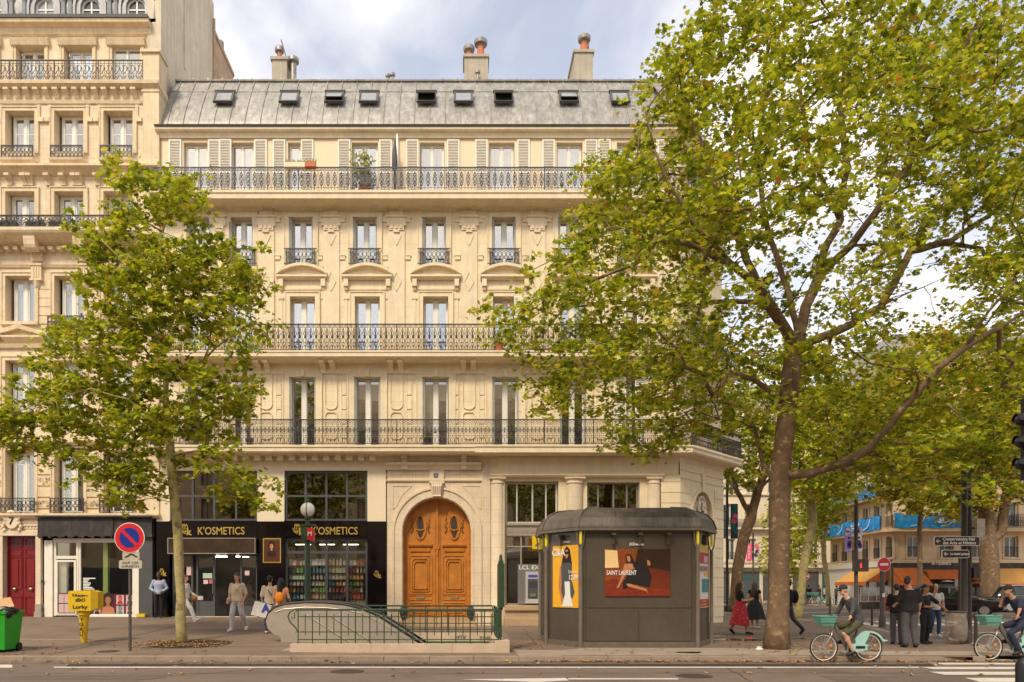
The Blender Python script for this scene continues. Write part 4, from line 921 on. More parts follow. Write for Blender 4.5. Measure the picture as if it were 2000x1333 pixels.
for i, c in enumerate(C0):
    x = X(c)
    k = MB(); surround(k, x, hw, zA[0], zA[1], .1); k.tr(lambda p: Vector((p.x, p.y+YA-FY, p.z))); k.xprof([(YA, PZ(93, YA)), (YA-.12, PZ(92, YA)), (YA-.2, PZ(82, YA)), (YA, PZ(74, YA))], x-.78, x+.78); k.build('window_surround', 'trim_left', leftb)
    k = MB(); surround(k, x, hw, zB[0]-.1, zB[1], .13, .05)
    for s_ in (-1, 1): k.box(x+s_*.86-.1, x+s_*.86+.1, FY-.1, FY, Z(240), Z(232)); k.box(x+s_*.75-.05, x+s_*.75+.05, FY-.07, FY, Z(233), Z(207))
    k.xprof([(FY, Z(327)), (FY-.12, Z(326)), (FY-.28, Z(320)), (FY-.30, Z(316)), (FY, Z(315))], x-.66, x+.66)
    k.build('window_surround', 'trim_left', leftb)
    k = MB(); surround(k, x, hw, zC[0], zC[1], .14, .05); k.build('window_surround', 'trim_left', leftb)
    k = MB(); surround(k, x, hw, zD[0], zD[1], .12, .05); k.box(x-.75, x+.75, FY-.14, FY, Z(636), Z(630))
    if i < 2:
        for s_ in (-1, 1): k.prism([(x, FY-.2, Z(636)), (x+s_*1.25, FY-.2, Z(655)), (x+s_*1.25, FY-.2, Z(662)), (x, FY-.2, Z(645))], (0, .2, 0))
        k.xprof([(FY, Z(668)), (FY-.12, Z(667)), (FY-.2, Z(662)), (FY-.2, Z(658)), (FY, Z(657))], x-1.3, x+1.3)
    k.build('pediment', 'trim_left', leftb)
    k = MB(); surround(k, x, hw, zE[0], zE[1], .14, .06); k.xprof([(FY, Z(682)), (FY-.1, Z(681)), (FY-.14, Z(674)), (FY, Z(672))], x-.95, x+.95); k.build('window_surround', 'trim_left', leftb)
    k = MB(); surround(k, x, hw, zL[0], zL[1], .10, .05); k.build('window_surround', 'trim_left', leftb)
    k = MB(); rail_pattern(k, x-.62, x+.62, FY-.24, Z(318)+.02, Z(291), 'W', 3); k.build('window_guard', 'iron', leftb)
    k = MB(); rail_pattern(k, x-.66, x+.66, FY-.2, Z(1003), Z(974), 'W', 3); k.build('window_guard', 'iron', leftb)
    if i == 2:
        k = MB(); rail_pattern(k, x-.7, x+.7, FY-.28, Z(645), Z(622), 'W', 3); k.build('window_guard', 'iron', leftb)
# rusticated piers between the lower windows with vermiculated blocks
for c in (-8, 88, 184, 280):
    k = MB(); x = X(c)
    for q in range(886, 1004, 22):
        k.box(x-.34, x+.34, FY-.06, FY, Z(q+19), Z(q))
        if (q//22) % 2 == 0:
            r2 = random.Random(q+c)
            for _ in range(34): a = x+r2.uniform(-.27, .27); b = Z(q+9.5)+r2.uniform(-.12, .12); k.rib(arc(a, b, .035, r2.uniform(0, 180), 300, 4), FY-.075, .02, .02)
    k.build('pilaster', 'trim_left', leftb)
    k = MB()
    for q in list(range(550, 630, 17)): k.box(x-.36, x+.36, FY-.03, FY, Z(q+15.5), Z(q))
    k.build('pilaster', 'trim_left', leftb)
k = MB(); rail_pattern(k, LX0, X(281), FY-.12, zA[0]-.02, PZ(118, FY-.1), 'D', 1.9); k.build('balcony_railing', 'iron', leftb)
k = MB(); rail_pattern(k, LX0, X(278), FY-.70, 15.66, PZ(420, FY-.7), 'D', 1.2); k.build('balcony_railing', 'iron', leftb)
lp('string_course', [(FY, Z(872)), (FY-.14, Z(871)), (FY-.22, Z(866)), (FY-.22, Z(862)), (FY, Z(860))])
lp('string_course', [(FY, Z(1014)), (FY-.14, Z(1013)), (FY-.24, Z(1008)), (FY-.24, Z(1004)), (FY, Z(1003))])
# pier and party wall
k = MB(); k.box(-12.62, XL, FY-.12, FY+.6, Z(1006), Z(108)); k.box(-12.7, XL+.06, FY-.2, FY+.65, Z(108), Z(103)); k.box(-12.66, XL+.02, FY-.15, FY+.6, Z(176), Z(170)); k.box(-12.66, XL+.02, FY-.15, FY+.6, Z(184), Z(180)); k.build('quoin', 'trim_left', leftb)
k = MB(); k.box(-12.75, -12.2, FY+.6, 35.4, 18, 30.4); k.box(-12.72, -12.16, FY+3.0, 31.7, 24.5, 30.3); k.build('party_wall', 'party_wall', leftb)
k = MB(); k.box(-13.2, -12.25, 35.4, 38.6, 18, 29.1); k.box(-13.25, -12.2, 35.4, 38.65, 29.1, 29.3); k.tube([(-12.15, 35.3, 18), (-12.15, 35.3, 29.6)], .07, 6); ch = k.build('chimney_stack', 'terracotta_wall', leftb)
for yy in (35.6, 37.4): MB().lathe((-12.6, yy, 29.3), [(.15, 0), (.13, .35), (.24, .4), (.24, .75), (.1, .85)], 8).build('chimney_pot', 'galv', ch, 40)
# mansard with round-headed dormers
k = MB(); z0 = PZ(45, yA); k.face((LX0, yA+.1, z0), (-12.75, yA+.1, z0), (-12.75, yA+1.6, z0+3.4), (LX0, yA+1.6, z0+3.4)); k.face((LX0, yA+1.6, z0+3.4), (-12.75, yA+1.6, z0+3.4), (-12.75, yA+6, z0+4.4), (LX0, yA+6, z0+4.4))
k.build('roof', 'zinc', leftb); rl = leftb.children[-1]
for px in (-16, 86, 176, 265):
    x = PX(px, yA); k = MB(); zd = z0+.05
    arch_strip(k, x, zd+.62, .40, .62, zd, yA-.0, .3, 10); arch_strip(k, x, zd+.62, .58, .68, zd, yA-.06, 1.2, 10)
    k.box(x-.85, x+.85, yA-.08, yA+.8, zd-.08, zd+.06)
    for s_ in (-1, 1): k.lathe((x+s_*.80, yA+.02, zd+.06), [(.12, 0), (.1, .7), (.15, .9), (.06, 1.2)], 8)
    d_ = k.build('dormer', 'dormer_zinc', rl)
    k = MB(); arch_strip(k, x, zd+.62, .33, .40, zd+.06, yA+.12, .06, 10); k.box(x-.03, x+.03, yA+.12, yA+.17, zd+.06, zd+.98); k.box(x-.38, x+.38, yA+.13, yA+.16, zd+.55, zd+.6); k.build('window_frame', 'white_frame', d_)
    MB().plate([(x-.39, zd+.05)]+[(x-.39*math.cos(math.pi*i/10), zd+.62+.39*math.sin(math.pi*i/10)) for i in range(11)]+[(x+.39, zd+.05)], yA+.16, .01).build('pane', 'window_sky' if px in (86, -16) else 'screen', d_)
# ground floor: red double door with cartouche 7
k = MB(); zd = Z(1204); k.wall(LX0, X(84), 0, Z(1008), FY-.02, [(X(8), X(72), zd-.4, Z(1047))], .3)
k.box(X(-6), X(8), FY-.10, FY, 0, Z(1040)); k.box(X(72), X(82), FY-.10, FY, 0, Z(1040)); k.box(X(-6), X(82), FY-.12, FY, Z(1047), Z(1038)); k.build('portal_wall', 'stone_portal', leftb)
k = MB()
for i in range(14):
    a = X(-4+i*6.3)
    if abs(a-X(28)) > .35: k.rib(arc(a, Z(1030), .07, 0, 320, 6), FY-.05, .025, .04)
k.box(X(-6), X(82), FY-.05, FY, Z(1021.5), Z(1020)); k.build('carved_frieze', 'stone_portal', leftb)
k = MB(); k.disc((X(27), FY-.16, Z(1019)), .26, FY, 16, 1.15)
for s_ in (-1, 1):
    for i in range(6): k.ell((X(27)+s_*(.30+.05*math.sin(i*1.7)), FY-.12, Z(1036)+i*.13), (.08, .08, .09), 6, 4)
k.ell((X(27), FY-.16, Z(1002)), (.2, .12, .1), 8, 4); ct = k.build('cartouche', 'stone_portal', leftb)
text('7', X(27), Z(1019), FY-.165, .42, ct, 'print_black', bold=.012)
for s_ in (0, 1):
    a, b = (X(8), X(40)) if s_ == 0 else (X(40), X(72)); lf = MB().box(a+.01, b-.01, FY+.2, FY+.26, zd-.4, Z(1047)).build('door_leaf', 'red_door', leftb)
    k = MB(); aa, bb = a+.08, b-.08
    for p0, p1 in ((1200, 1166), (1150, 1088), (1084, 1072), (1068, 1052)): outline(k, [(aa, Z(p0)), (bb, Z(p0)), (bb, Z(p1)), (aa, Z(p1))], FY+.17, .04, .03)
    k.box(aa+.12, bb-.12, FY+.17, FY+.2, Z(1145), Z(1093)); k.build('moulding', 'red_door', lf)
    MB().box(aa+.1, bb-.1, FY+.18, FY+.2, Z(1066), Z(1058)).build('grille', 'iron', lf); MB().ell(((a+b)/2, FY+.13, Z(1151)), (.09, .05, .06), 8, 5).build('door_knob', 'brass', lf, True)
k = MB().box(X(74), X(85), FY-.2, FY+.1, 0, Z(1180)); k.box(X(72.5), X(86), FY-.22, FY+.1, 0, Z(1195)); k.build('plinth', 'steel', leftb)
MB().box(X(84.5), X(88), FY-.14, FY-.1, Z(1138), Z(1133)).build('doorbell', 'blue_plate', leftb)
# bare shop with painted-out fascia
k = MB(); k.box(X(82), X(228), FY-.30, FY+.1, Z(1048), Z(1014)); k.box(X(228), X(302), FY-.26, FY+.1, Z(1050), Z(1014)); fa = k.build('fascia', 'char_fascia', leftb)
k = MB(); px = 82
pts = []
while px < 228: pts.append((X(px), Z(1050+2.2*math.sin(px*.31)+1.5*math.sin(px*.9)))); px += 4
k.plate([(pts[0][0], Z(1046))]+pts+[(pts[-1][0], Z(1046))], FY-.33, .04); k.box(X(80), X(300), FY-.42, FY, Z(1012.5), Z(1010)); k.build('awning_roll', 'char_fascia', leftb)
MB().box(X(263), X(300), FY-.12, FY+.1, 0, Z(1050)).build('shop_pilaster', 'anthracite', leftb)
k = MB(); k.box(X(88), X(104), FY-.06, FY+.1, 0, Z(1056)); k.box(X(262), X(274), FY-.14, FY+.1, 0, Z(1056)) ; k.box(X(104), X(262), FY-.02, FY+.1, Z(1060), Z(1052))
k.frame(X(105), X(153), Z(1203), Z(1056), .09, FY+.0, .1, (), [Z(1089)], .12); k.frame(X(153), X(262), Z(1204), Z(1056), .08, FY+.02, .1); k.box(X(153), X(262), FY-.03, FY+.1, .2, Z(1202))
sf = k.build('shop_front', 'shutter_white', leftb)
kk = MB(); kk.frame(X(109), X(149), Z(1201), Z(1094), .08, FY-.03, .06); dr = kk.build('shop_door', 'shutter_white', sf); MB().box(X(111), X(147), FY, FY+.006, Z(1199), Z(1096)).build('pane', 'shop_glass', dr)
MB().box(X(155), X(260), FY+.06, FY+.066, Z(1202), Z(1058)).build('pane', 'shop_glass', sf); MB().box(X(107), X(151), FY+.06, FY+.066, Z(1087), Z(1058)).build('pane', 'dark_glass', sf)
k = MB(); k.box(X(86), X(262), FY+2.2, FY+2.3, 0, Z(1050)); k.box(X(86), X(262), FY+.1, FY+2.3, 0, .42); k.box(X(86), X(262), FY+.1, FY+2.3, Z(1052), Z(1050)); k.build('shop_interior', 'green_dark', leftb)
MB().box(X(198), X(207), FY+.14, FY+.3, Z(1162), Z(1056)).build('column', 'lime', leftb); MB().box(X(112), X(127), FY+.1, FY+.14, Z(1160), Z(1097)).build('curtain', 'shutter_grey', leftb)
k = MB(); zz = 1129
for i, wd in enumerate((24, 12, 9, 15, 14, 12, 18, 22)): k.box(X(161), X(161+wd), FY+.052, FY+.056, Z(zz+2), Z(zz)); zz += 3
k.build('price_list', 'print_white', sf)
# picture strip at the foot of the window
st = MB().box(X(156), X(262), FY+.05, FY+.056, Z(1203), Z(1161)).build('photo_strip', 'maroon', sf); s2 = MB().box(X(115), X(147), FY-.045, FY-.035, Z(1198), Z(1159)).build('photo_strip', 'maroon', dr)
cells = [(172, 196, 1180, 1163, 'blue_print', 0), (181, 196, 1201, 1184, 'hair_print', 0), (225, 242, 1181, 1163, 'print_red', 0), (244, 261, 1181, 1163, 'hair_print', 0), (225, 242, 1201, 1184, 'teal_print', 0), (244, 261, 1201, 1184, 'hair_print', 0)]
for a, b, z1, z0, hm, _ in cells:
    c_ = MB().box(X(a)+.02, X(b)-.02, FY+.046, FY+.05, Z(z1), Z(z0)).build('picture', 'print_pink', st); figure(c_, (X(a)+X(b))/2, (Z(z0)+Z(z1))/2+.06, .24, FY+.044, hm, hm, 'skin_print')
figure(st, X(210), Z(1173), .62, FY+.042, 'hair_print', 'skin_print', 'skin_brown')
for a, b in ((116, 126), (127, 137), (138, 146)):
    for z1, z0 in ((1178, 1161), (1197, 1180)): MB().box(X(a), X(b), FY-.05, FY-.045, Z(z1), Z(z0)).build('picture', 'print_pink', s2)
MB().box(X(274), X(290), FY-.35, FY-.12, gz(-12.6, FY)+0, gz(-12.6, FY)+.12).build('step_block', 'yellow_sign', leftb)

# ============================================================ GROUND
tag(MB().box(-300, 400, -60, 420, -.5, 0).build('road', 'asphalt'), kind='structure')
PXa, PXb, PYa, PYb = -3.55, .80, 17.08, 20.3   # stair pit
BND = [(1900,1284),(1908,1262),(1850,1243),(1741,1237),(1685,1223),(1578,1213),(1545,1206),(1510,1197),(1490,1189),(1470,1180),(1452,1172)]
BP = [(PX(a, 1.55*F/(b-HY)), 1.55*F/(b-HY)) for a, b in BND]
xs = sorted(set([-45, -30, -22, PXa, PXb, 9.0]+[-18+i*.75 for i in range(36)])); ys = sorted(set([KY, PYa, PYb, FY+.4, 22, 24, 26]+[KY+i*1.0 for i in range(1, 12)]))
m = MB()
for i in range(len(xs)-1):
    for j in range(len(ys)-1):
        a, b, c, d = xs[i], xs[i+1], ys[j], ys[j+1]
        if a >= PXa-1e-6 and b <= PXb+1e-6 and c >= PYa-1e-6 and d <= PYb+1e-6: continue
        m.face((a, c, gz(a, c)), (b, c, gz(b, c)), (b, d, gz(b, d)), (a, d, gz(a, d)))
m.face((9, KY, .1), *[(x, y, .1) for x, y in BP], (9, 83, .1))
tag(m.build('pavement', 'pavement'), kind='structure')
m = MB(); x = -44.8; r_ = random.Random(4)
while x < BP[0][0]-.2:
    l = r_.uniform(.95, 1.05); m.box(x, x+l-.012, KY-.27, KY+.0, -.01, .10+r_.uniform(-.003, .003)); x += l
for (a, b), (c, d) in zip(BP[:-1], BP[1:]):
    dx, dy = c-a, d-b; l = math.hypot(dx, dy); nx, ny = dy/l*.22, -dx/l*.22
    m.prism([(a, b, -.01), (c, d, -.01), (c+nx, d+ny, -.01), (a+nx, b+ny, -.01)], (0, 0, .11))
tag(m.build('kerb', 'kerb'), kind='structure')
def sheet(name, pts, z, mt, kind='structure'): return tag(MB().face(*[(a, b, (gz(a, b) if z is None else 0)+(.004 if z is None else z)) for a, b in pts]).build(name, mt), kind=kind)
sheet('paved_strip', [(1.3, KY+.01), (14.5, KY+.01), (14.5, 17.0), (9.2, 17.3), (7.0, 18.0), (3.2, 18.1), (2.4, 17.4), (1.3, 17.6)], None, 'light_paving')
sheet('paved_corner', [(-4.3, 17.0), (-3.6, 16.95), (-3.6, 18.9), (-4.1, 18.6)], None, 'light_paving')
sheet('tactile_paving', [(13.2, 17.2), (13.2, 17.75), (16.2, 18.1), (15.6, 17.3)], None, 'light_paving')
m = MB()
for i in range(3):   # cable trench patches in the pavement
    pass
sheet('asphalt_patch', [(-15, 19.3), (-9.2, 19.55), (-9.1, 19.75), (-15, 19.5)], None, 'kerb')
# tar seams, patched trenches, covers
q_ = random.Random(9)
m = MB()
for (x0, y0, x1, y1) in ((-14, 17.6, -4.2, 17.9), (-4.2, 17.9, -4.6, 24), (-12, 24.5, -5, 23.8), (2, 19, 2.3, 26), (8.6, 16.3, 9.3, 25), (-9.3, 16.2, -9.6, 27), (10.5, 19.5, 17, 20.4), (3, 22.5, 10, 23)):
    n = 14; px_0, py_0 = x0, y0
    for i in range(1, n+1):
        xx, yy = x0+(x1-x0)*i/n+q_.uniform(-.05, .05), y0+(y1-y0)*i/n+q_.uniform(-.05, .05); dx, dy = xx-px_0, yy-py_0; l = math.hypot(dx, dy); nx, ny = -dy/l*.012, dx/l*.012
        m.face(*[(a, b, gz(a, b)+.005) for a, b in ((px_0-nx, py_0-ny), (xx-nx, yy-ny), (xx+nx, yy+ny), (px_0+nx, py_0+ny))]); px_0, py_0 = xx, yy
for (x0, y0, x1, y1) in ((-20, 13.6, 20, 13.7), (-6, 12.3, -3, 15.5), (5, 12.2, 5.6, 15.6), (-12, 15.4, 14, 15.5)):
    n = 16; px_0, py_0 = x0, y0
    for i in range(1, n+1):
        xx, yy = x0+(x1-x0)*i/n+q_.uniform(-.04, .04), y0+(y1-y0)*i/n+q_.uniform(-.04, .04); dx, dy = xx-px_0, yy-py_0; l = math.hypot(dx, dy); nx, ny = -dy/l*.010, dx/l*.010
        m.face(*[(a, b, .0035) for a, b in ((px_0-nx, py_0-ny), (xx-nx, yy-ny), (xx+nx, yy+ny), (px_0+nx, py_0+ny))]); px_0, py_0 = xx, yy
tag(m.build('tar_seam', 'asphalt_dark'), kind='structure')
for (x, y, r, dz) in ((-2.2, 13.9, .33, .003), (4.3, 13.2, .33, .003), (-8.3, 16.9, .25, None), (9.9, 17.3, .25, None)):
    z = gz(x, y)+.006 if dz is None else dz+.002
    k = MB(); k.lathe((x, y, z-.01), [(r, 0), (r, .01), (r*.9, .012)], 20); o = k.build('manhole_cover', 'rust', loc=(x, y, z)); tag(o, {-2.2: 'round manhole cover in the road left of centre', 4.3: 'round manhole cover in the road before the kiosk', -8.3: 'small round cover in the pavement near the no parking sign', 9.9: 'small round cover in the pavement right of the thick trunk'}[x], 'manhole cover')
sheet('asphalt_patch', [(-8.8, 21), (-6.2, 21.2), (-6.1, 23), (-8.9, 22.8)], None, 'patch'); sheet('asphalt_patch', [(1.5, 21), (2.6, 21), (2.7, 24.5), (1.5, 24.6)], None, 'patch'); sheet('road_patch', [(-9, 12.6), (-5.5, 12.7), (-5.4, 13.4), (-9, 13.3)], .0025, 'patch2'); sheet('road_patch', [(6.5, 12.3), (10, 12.2), (10.2, 13.1), (6.6, 13.2)], .0025, 'patch2')
# markings
m = MB()
def strip(px0, px1, pya, pyb):
    ya = CH*F/(pya-HY); yb = CH*F/(pyb-HY); m.face((PX(px0, yb), yb, .005), (PX(px1, yb), yb, .005), (PX(px1, ya), ya, .005), (PX(px0, ya), ya, .005))
strip(105, 1795, 1305.2, 1303); strip(130, 1830, 1300.5, 1298.5); strip(1110, 1325, 1328, 1325.5); strip(-10, 24, 1305, 1299)
yv = lambda p: CH*F/(p-HY)
m.face((PX(900, yv(1328)), yv(1328), .005), (PX(1050, yv(1333)), yv(1333), .005), (PX(1112, yv(1330)), yv(1330), .005), (PX(1104, yv(1325)), yv(1325), .005))
m.face((PX(700, yv(1345)), yv(1345), .005), (PX(1150, yv(1345)), yv(1345), .005), (PX(1095, yv(1333.5)), yv(1333.5), .005), (PX(1040, yv(1333.5)), yv(1333.5), .005))
for a, b, c in ((1845, 1291, 1288.5), (1815, 1299, 1295.5), (1795, 1308, 1303.5), (1815, 1319, 1313), (1885, 1333, 1325), (1940, 1352, 1341)):
    ya, yb = yv(b), yv(c); sh = (1333-b)*.0
    m.face((PX(a, yb), yb, .006), (22, yb, .006), (22, ya, .006), (PX(a+30, ya), ya, .006))
for i in range(6):   # crossing of the side street
    yy = 30+i*.0; 
for i in range(7):
    a = BP[4][0]+1.2+i*1.1; m.face((a, 29.5+i*.2, .005), (a+.5, 29.5+i*.2, .005), (a+1.9, 34, .005), (a+1.4, 34, .005))
m.face((13, 40, .005), (24, 46, .005), (24, 46.3, .005), (13, 40.3, .005)); m.face((17, 25.5, .005), (40, 25.5, .005), (40, 25.75, .005), (17, 25.75, .005))
tag(m.build('road_marking', 'road_white'), kind='structure')
m = MB(); m.xprof([(14.78, 0), (14.82, .035), (14.95, .035), (14.98, 0)], PX(135, 14.9), PX(1820, 14.9)); tag(m.build('lane_separator', 'asphalt_dark'), kind='structure')
def blob(cx, cy, rx, ry, seed, n=18):
    q = random.Random(seed); return [(cx+rx*math.cos(2*math.pi*i/n)*q.uniform(.7, 1.1), cy+ry*math.sin(2*math.pi*i/n)*q.uniform(.6, 1.1)) for i in range(n)]
for i, (px, py, rx, ry) in enumerate(((1440, 1250, .75, .5), (1505, 1251, .5, .35), (1575, 1248, .35, .3), (1345, 1275, .35, .22), (1400, 1243, .35, .25))):
    g = ground(px, py); sheet('puddle', blob(g[0], g[1], rx, ry, i), None, 'water')
g = ground(362, 1258)
# round tree grate of dark rings
k = MB()
for rr in (.35, .5, .65, .8, .95):
    n = 36
    for i in range(n):
        a0, a1 = 2*math.pi*i/n, 2*math.pi*(i+.93)/n; q = []
        for a, r in ((a0, rr), (a1, rr), (a1, rr+.1), (a0, rr+.1)): xx, yy = g[0]+.1+r*math.cos(a), g[1]+r*math.sin(a); q.append((xx, yy, gz(xx, yy)+.006))
        k.face(*q)
tag(k.build('tree_grate', 'rust', loc=g), 'round dark iron grate of rings around the slim left tree trunk', 'tree grate')
# fallen leaves (scatter)
def leaf_scatter(name, spots, seed, mats):
    q = random.Random(seed); m = MB()
    for (x0, x1, y0, y1, n) in spots:
        for _ in range(n):
            x, y = q.uniform(x0, x1), q.uniform(y0, y1); on = y > KY+.01
            z = (gz(x, y) if on else 0)+.009; s = q.uniform(.035, .085); a = q.uniform(0, 6.3); m.c = q.randrange(len(mats)); t = q.uniform(-.03, .03)
            o = []
            for i in range(8): r = s*(1 if i % 2 == 0 else .5); o.append((x+r*math.cos(a+i*.785), y+r*math.sin(a+i*.785), z+(.02 if i in (0, 4) else 0)+q.uniform(0, .02)))
            m.face(*o)
    return tag(m.build(name, mats), 'brown and orange fallen plane leaves lying along the kerb', None, None, 'stuff')
spots = [(-14, 16, 15.2, 15.85, 190), (1.5, 13, 15.6, 15.84, 230), (g[0]-1.1, g[0]+1.1, g[1]-1.0, g[1]+.8, 210), (-14, -6, 16.2, 19.5, 80), (1.2, 3.2, 17.5, 21, 40), (3, 15, 16.2, 17.6, 60), (7, 10.5, 16.5, 19.5, 70), (-5, 14, 16.2, 26, 60), (-14, 12, 13, 15.2, 60)]
leaf_scatter('fallen_leaves', spots, 5, ['leaf_orange', 'leaf_brown', 'leaf_tan'])
for i, (px, py, mm, lb) in enumerate(((1316, 1286, 'notice_green', 'crushed green can in the gutter, nearer the kiosk'), (1401, 1287, 'lit_green', 'crushed green packet in the gutter right of the kiosk'), (1483, 1271, 'print_white', 'scrap of white paper at the foot of the thick tree trunk'), (1463, 1250, 'notice_red', 'pink scrap beside the puddle left of the thick trunk'))):
    gg = ground(px, py) if py < 1280 else (PX(px, yv(py)), yv(py), .0)
    k = MB(); k.lathe((0, 0, .0), [(.05, .01), (.06, .03), (.035, .07), (.045, .10)], 7, 1.6, .9); o = k.build('litter', mm); o.location = gg; tag(o, lb, 'litter')
# ============================================================ METRO ENTRANCE
g0 = (-1.2, 18.7, 0)
sk = thing('metro_stairwell', (-1.2, 18.7, .1), 'sunken metro stairwell with pale stone rim below the green railing', 'stairwell')
k = MB(); a, b, c, d = PXa, PXb, PYa, PYb
x = a-.45
while x < b-.1: k.box(x, min(x+1.9, b+.02)-.008, c-.30, c, -.05, .30); x += 1.9
k.box(b, b+.34, c-.32, c+.35, -.05, .38); k.build('stone_rim', 'light_stone', sk)
k = MB(); k.box(a+.3, b+.3, d, d+.3, -.05, .34); k.box(b+.02, b+.3, c+.35, d, -.05, .30); k.build('stone_rim', 'light_stone', sk)
k = MB(); k.box(a, b, d-.01, d+.2, -.02, .10); k.build('tile_band', 'tile_green', sk)
k = MB(); k.box(a-.02, b+.02, c-.02, c, -3, -.02); k.box(a-.02, b+.02, d, d+.02, -3, -.03); k.box(b, b+.02, c, d, -3, -.02)
for i in range(12): k.box(a+i*.38, b, c, 18.6, -.02-.17*(i+1)-.17, -.02-.17*(i+1))
k.build('steps', 'tile_white', sk)
text('MTK', .0, .2, d-.006, .16, sk, 'anthracite', 'scribble'); text('ZOEK', -.9+1.6, .18, d-.006, .14, sk, 'anthracite', 'scribble')
rl = thing('metro_railing', (-1.2, 18.7, .3), 'green iron railing with scrolled left end around the metro stairs', 'railing')
def run(p, q, z0, H, st=.318, half=True):
    p, q = Vector(p), Vector(q); L_ = (q-p).length; u = (q-p)/L_; n = int(L_/st)
    def bar(s0_, s1_, za, zb, w=.016, nm='crossbar'):
        A, B = p+u*s0_, p+u*s1_; MB().tube([(A.x, A.y, za), (B.x, B.y, zb)], w, 6).build(nm, 'metro_green', rl)
    bar(0, L_, z0+H, z0+H, .024, 'handrail'); bar(0, L_, z0+H*.80, z0+H*.80, .013); bar(0, L_, z0+H*.36, z0+H*.36, .013); bar(0, L_, z0+H*.14, z0+H*.14, .013)
    for i in range(n+1):
        bar(i*L_/n, i*L_/n+.0001, z0, z0+H, .015, 'post')
        if i < n and half: bar((i+.5)*L_/n, (i+.5)*L_/n+.0001, z0+H*.26, z0+H*.88, .011, 'baluster')
run((a-.3, c-.12), (b+.10, c-.12), .28, .82); run((PX(700, d+.15), d+.15), (b+.1, d+.15), .32, .78, .62); run((b+.14, c-.1), (b+.14, d+.1), .30, .80, .55)
k = MB(); x0 = a-.3; zt = 1.10
k.tube([(x0, c-.12, zt), (x0-.1, c-.12, zt-.0), (x0-.2, c-.12, zt-.06), (x0-.24, c-.12, zt-.17), (x0-.18, c-.12, zt-.30), (x0-.06, c-.12, zt-.42), (x0-.01, c-.12, zt-.52), (x0-.06, c-.12, zt-.53)], .016, 6)
k.tube([(x0-.02, c-.12, zt-.02), (x0-.09, c-.12, zt-.08), (x0-.08, c-.12, zt-.19), (x0-.13, c-.12, zt-.21), (x0-.16, c-.12, zt-.16)], .012, 6); k.build('scroll', 'metro_green', rl, True)
# escalator
es = thing('escalator', (-4, 19.5, .2), 'steel escalator with rounded end and black handrail descending beside the metro stairs', 'escalator')
def esc(Y, nm='balustrade'):
    P_ = lambda px, py: (PX(px, 19.2), PZ(py, 19.2))
    topp = [(600, 1178.5), (640, 1179.5), (675, 1183), (705, 1190), (740, 1205), (790, 1237), (828, 1262)]
    left = [(560, 1182), (542, 1188), (529, 1199), (524, 1213), (528, 1228), (540, 1239), (553, 1244)]
    low = [(553, 1250), (760, 1262)]
    pts = [P_(*q) for q in left[::-1]]+[P_(*q) for q in topp]+[P_(842, 1290), P_(760, 1290), P_(700, 1262), P_(553, 1255)]
    o = MB().plate(pts, Y-.0, .14).build(nm, 'steel', es)
    r = [P_(*q) for q in (left[::-1]+topp)]
    MB().tube([(u, Y+.07, v+.03) for u, v in r], .045, 8).build('handrail', 'rubber', o, True)
    k = MB()
    for dz in (.10,): k.tube([(u, Y-.01, v-dz) for u, v in r[5:]], .010, 5)
    for ofs in (1.2, 1.62): k.tube([(PX(600, 19)+ofs*.0+(.0 if ofs < 1.5 else .6), Y-.02, .9), (PX(600, 19)+(.0 if ofs < 1.5 else .6)+2.6, Y-.02, -.75)], .014, 5)
    k.build('trim_strip', 'steel', o)
    return o
esc(18.95); esc(20.0)
k = MB(); k.prism([(PX(545, 19), 19.09, .16), (PX(640, 19), 19.09, .16), (PX(850, 19), 19.09, -1.5), (PX(545, 19), 19.09, -1.5)], (0, .91, 0)); k.build('steps', 'anthracite', es)
# lamp mast with red sign box
lx, ly = PX(601, 20.6), 20.6; lm = thing('metro_lamp', (lx, ly, .2), 'green metro lamp post with white globe and small red sign box', 'lamp post')
z_ = lambda p: PZ(p, ly)
MB().lathe((lx, ly, 0), [(.14, .15), (.14, .5), (.085, .55), (.075, z_(1060)), (.06, z_(1027)), (.06, z_(1016)), (.09, z_(1014)), (.05, z_(1010))], 12).build('mast', 'metro_green', lm, 40)
MB().ell((lx, ly, z_(996)), (.205, .205, .21), 18, 12).build('globe', 'globe', lm, True)
k = MB(); 
for a_ in (0, 90, 180, 270): k.tube([(lx+.215*math.cos(R(a_))*math.cos(R(t)), ly+.215*math.sin(R(a_))*math.cos(R(t)), z_(996)+.22*math.sin(R(t))) for t in range(-80, 91, 17)], .012, 4)
k.lathe((lx, ly, z_(986)), [(.07, 0), (.06, .1), (.02, .18)], 8); k.tube([(lx+.02, ly, z_(980)), (lx+.08, ly, z_(976)), (lx+.12, ly, z_(986))], .01, 4); k.build('globe_cage', 'metro_green', lm)
k = MB(); k.box(lx-.16, lx+.02, ly-.16, ly+.16, z_(1058), z_(1027)); k.box(lx-.18, lx+.22, ly-.18, ly+.18, z_(1028), z_(1025)); hb = k.build('sign_box', 'metro_green', lm)
k = MB(); k.prism([(lx+.02, ly-.16, z_(1055)), (lx+.17, ly-.10, z_(1057)), (lx+.17, ly-.10, z_(1034)), (lx+.02, ly-.16, z_(1031))], (0, .3, 0)); rb = k.build('red_sign', 'sign_red', hb)
text('M', lx+.09, z_(1044), ly-.16, .17, rb, 'notice_pink', bold=.004)
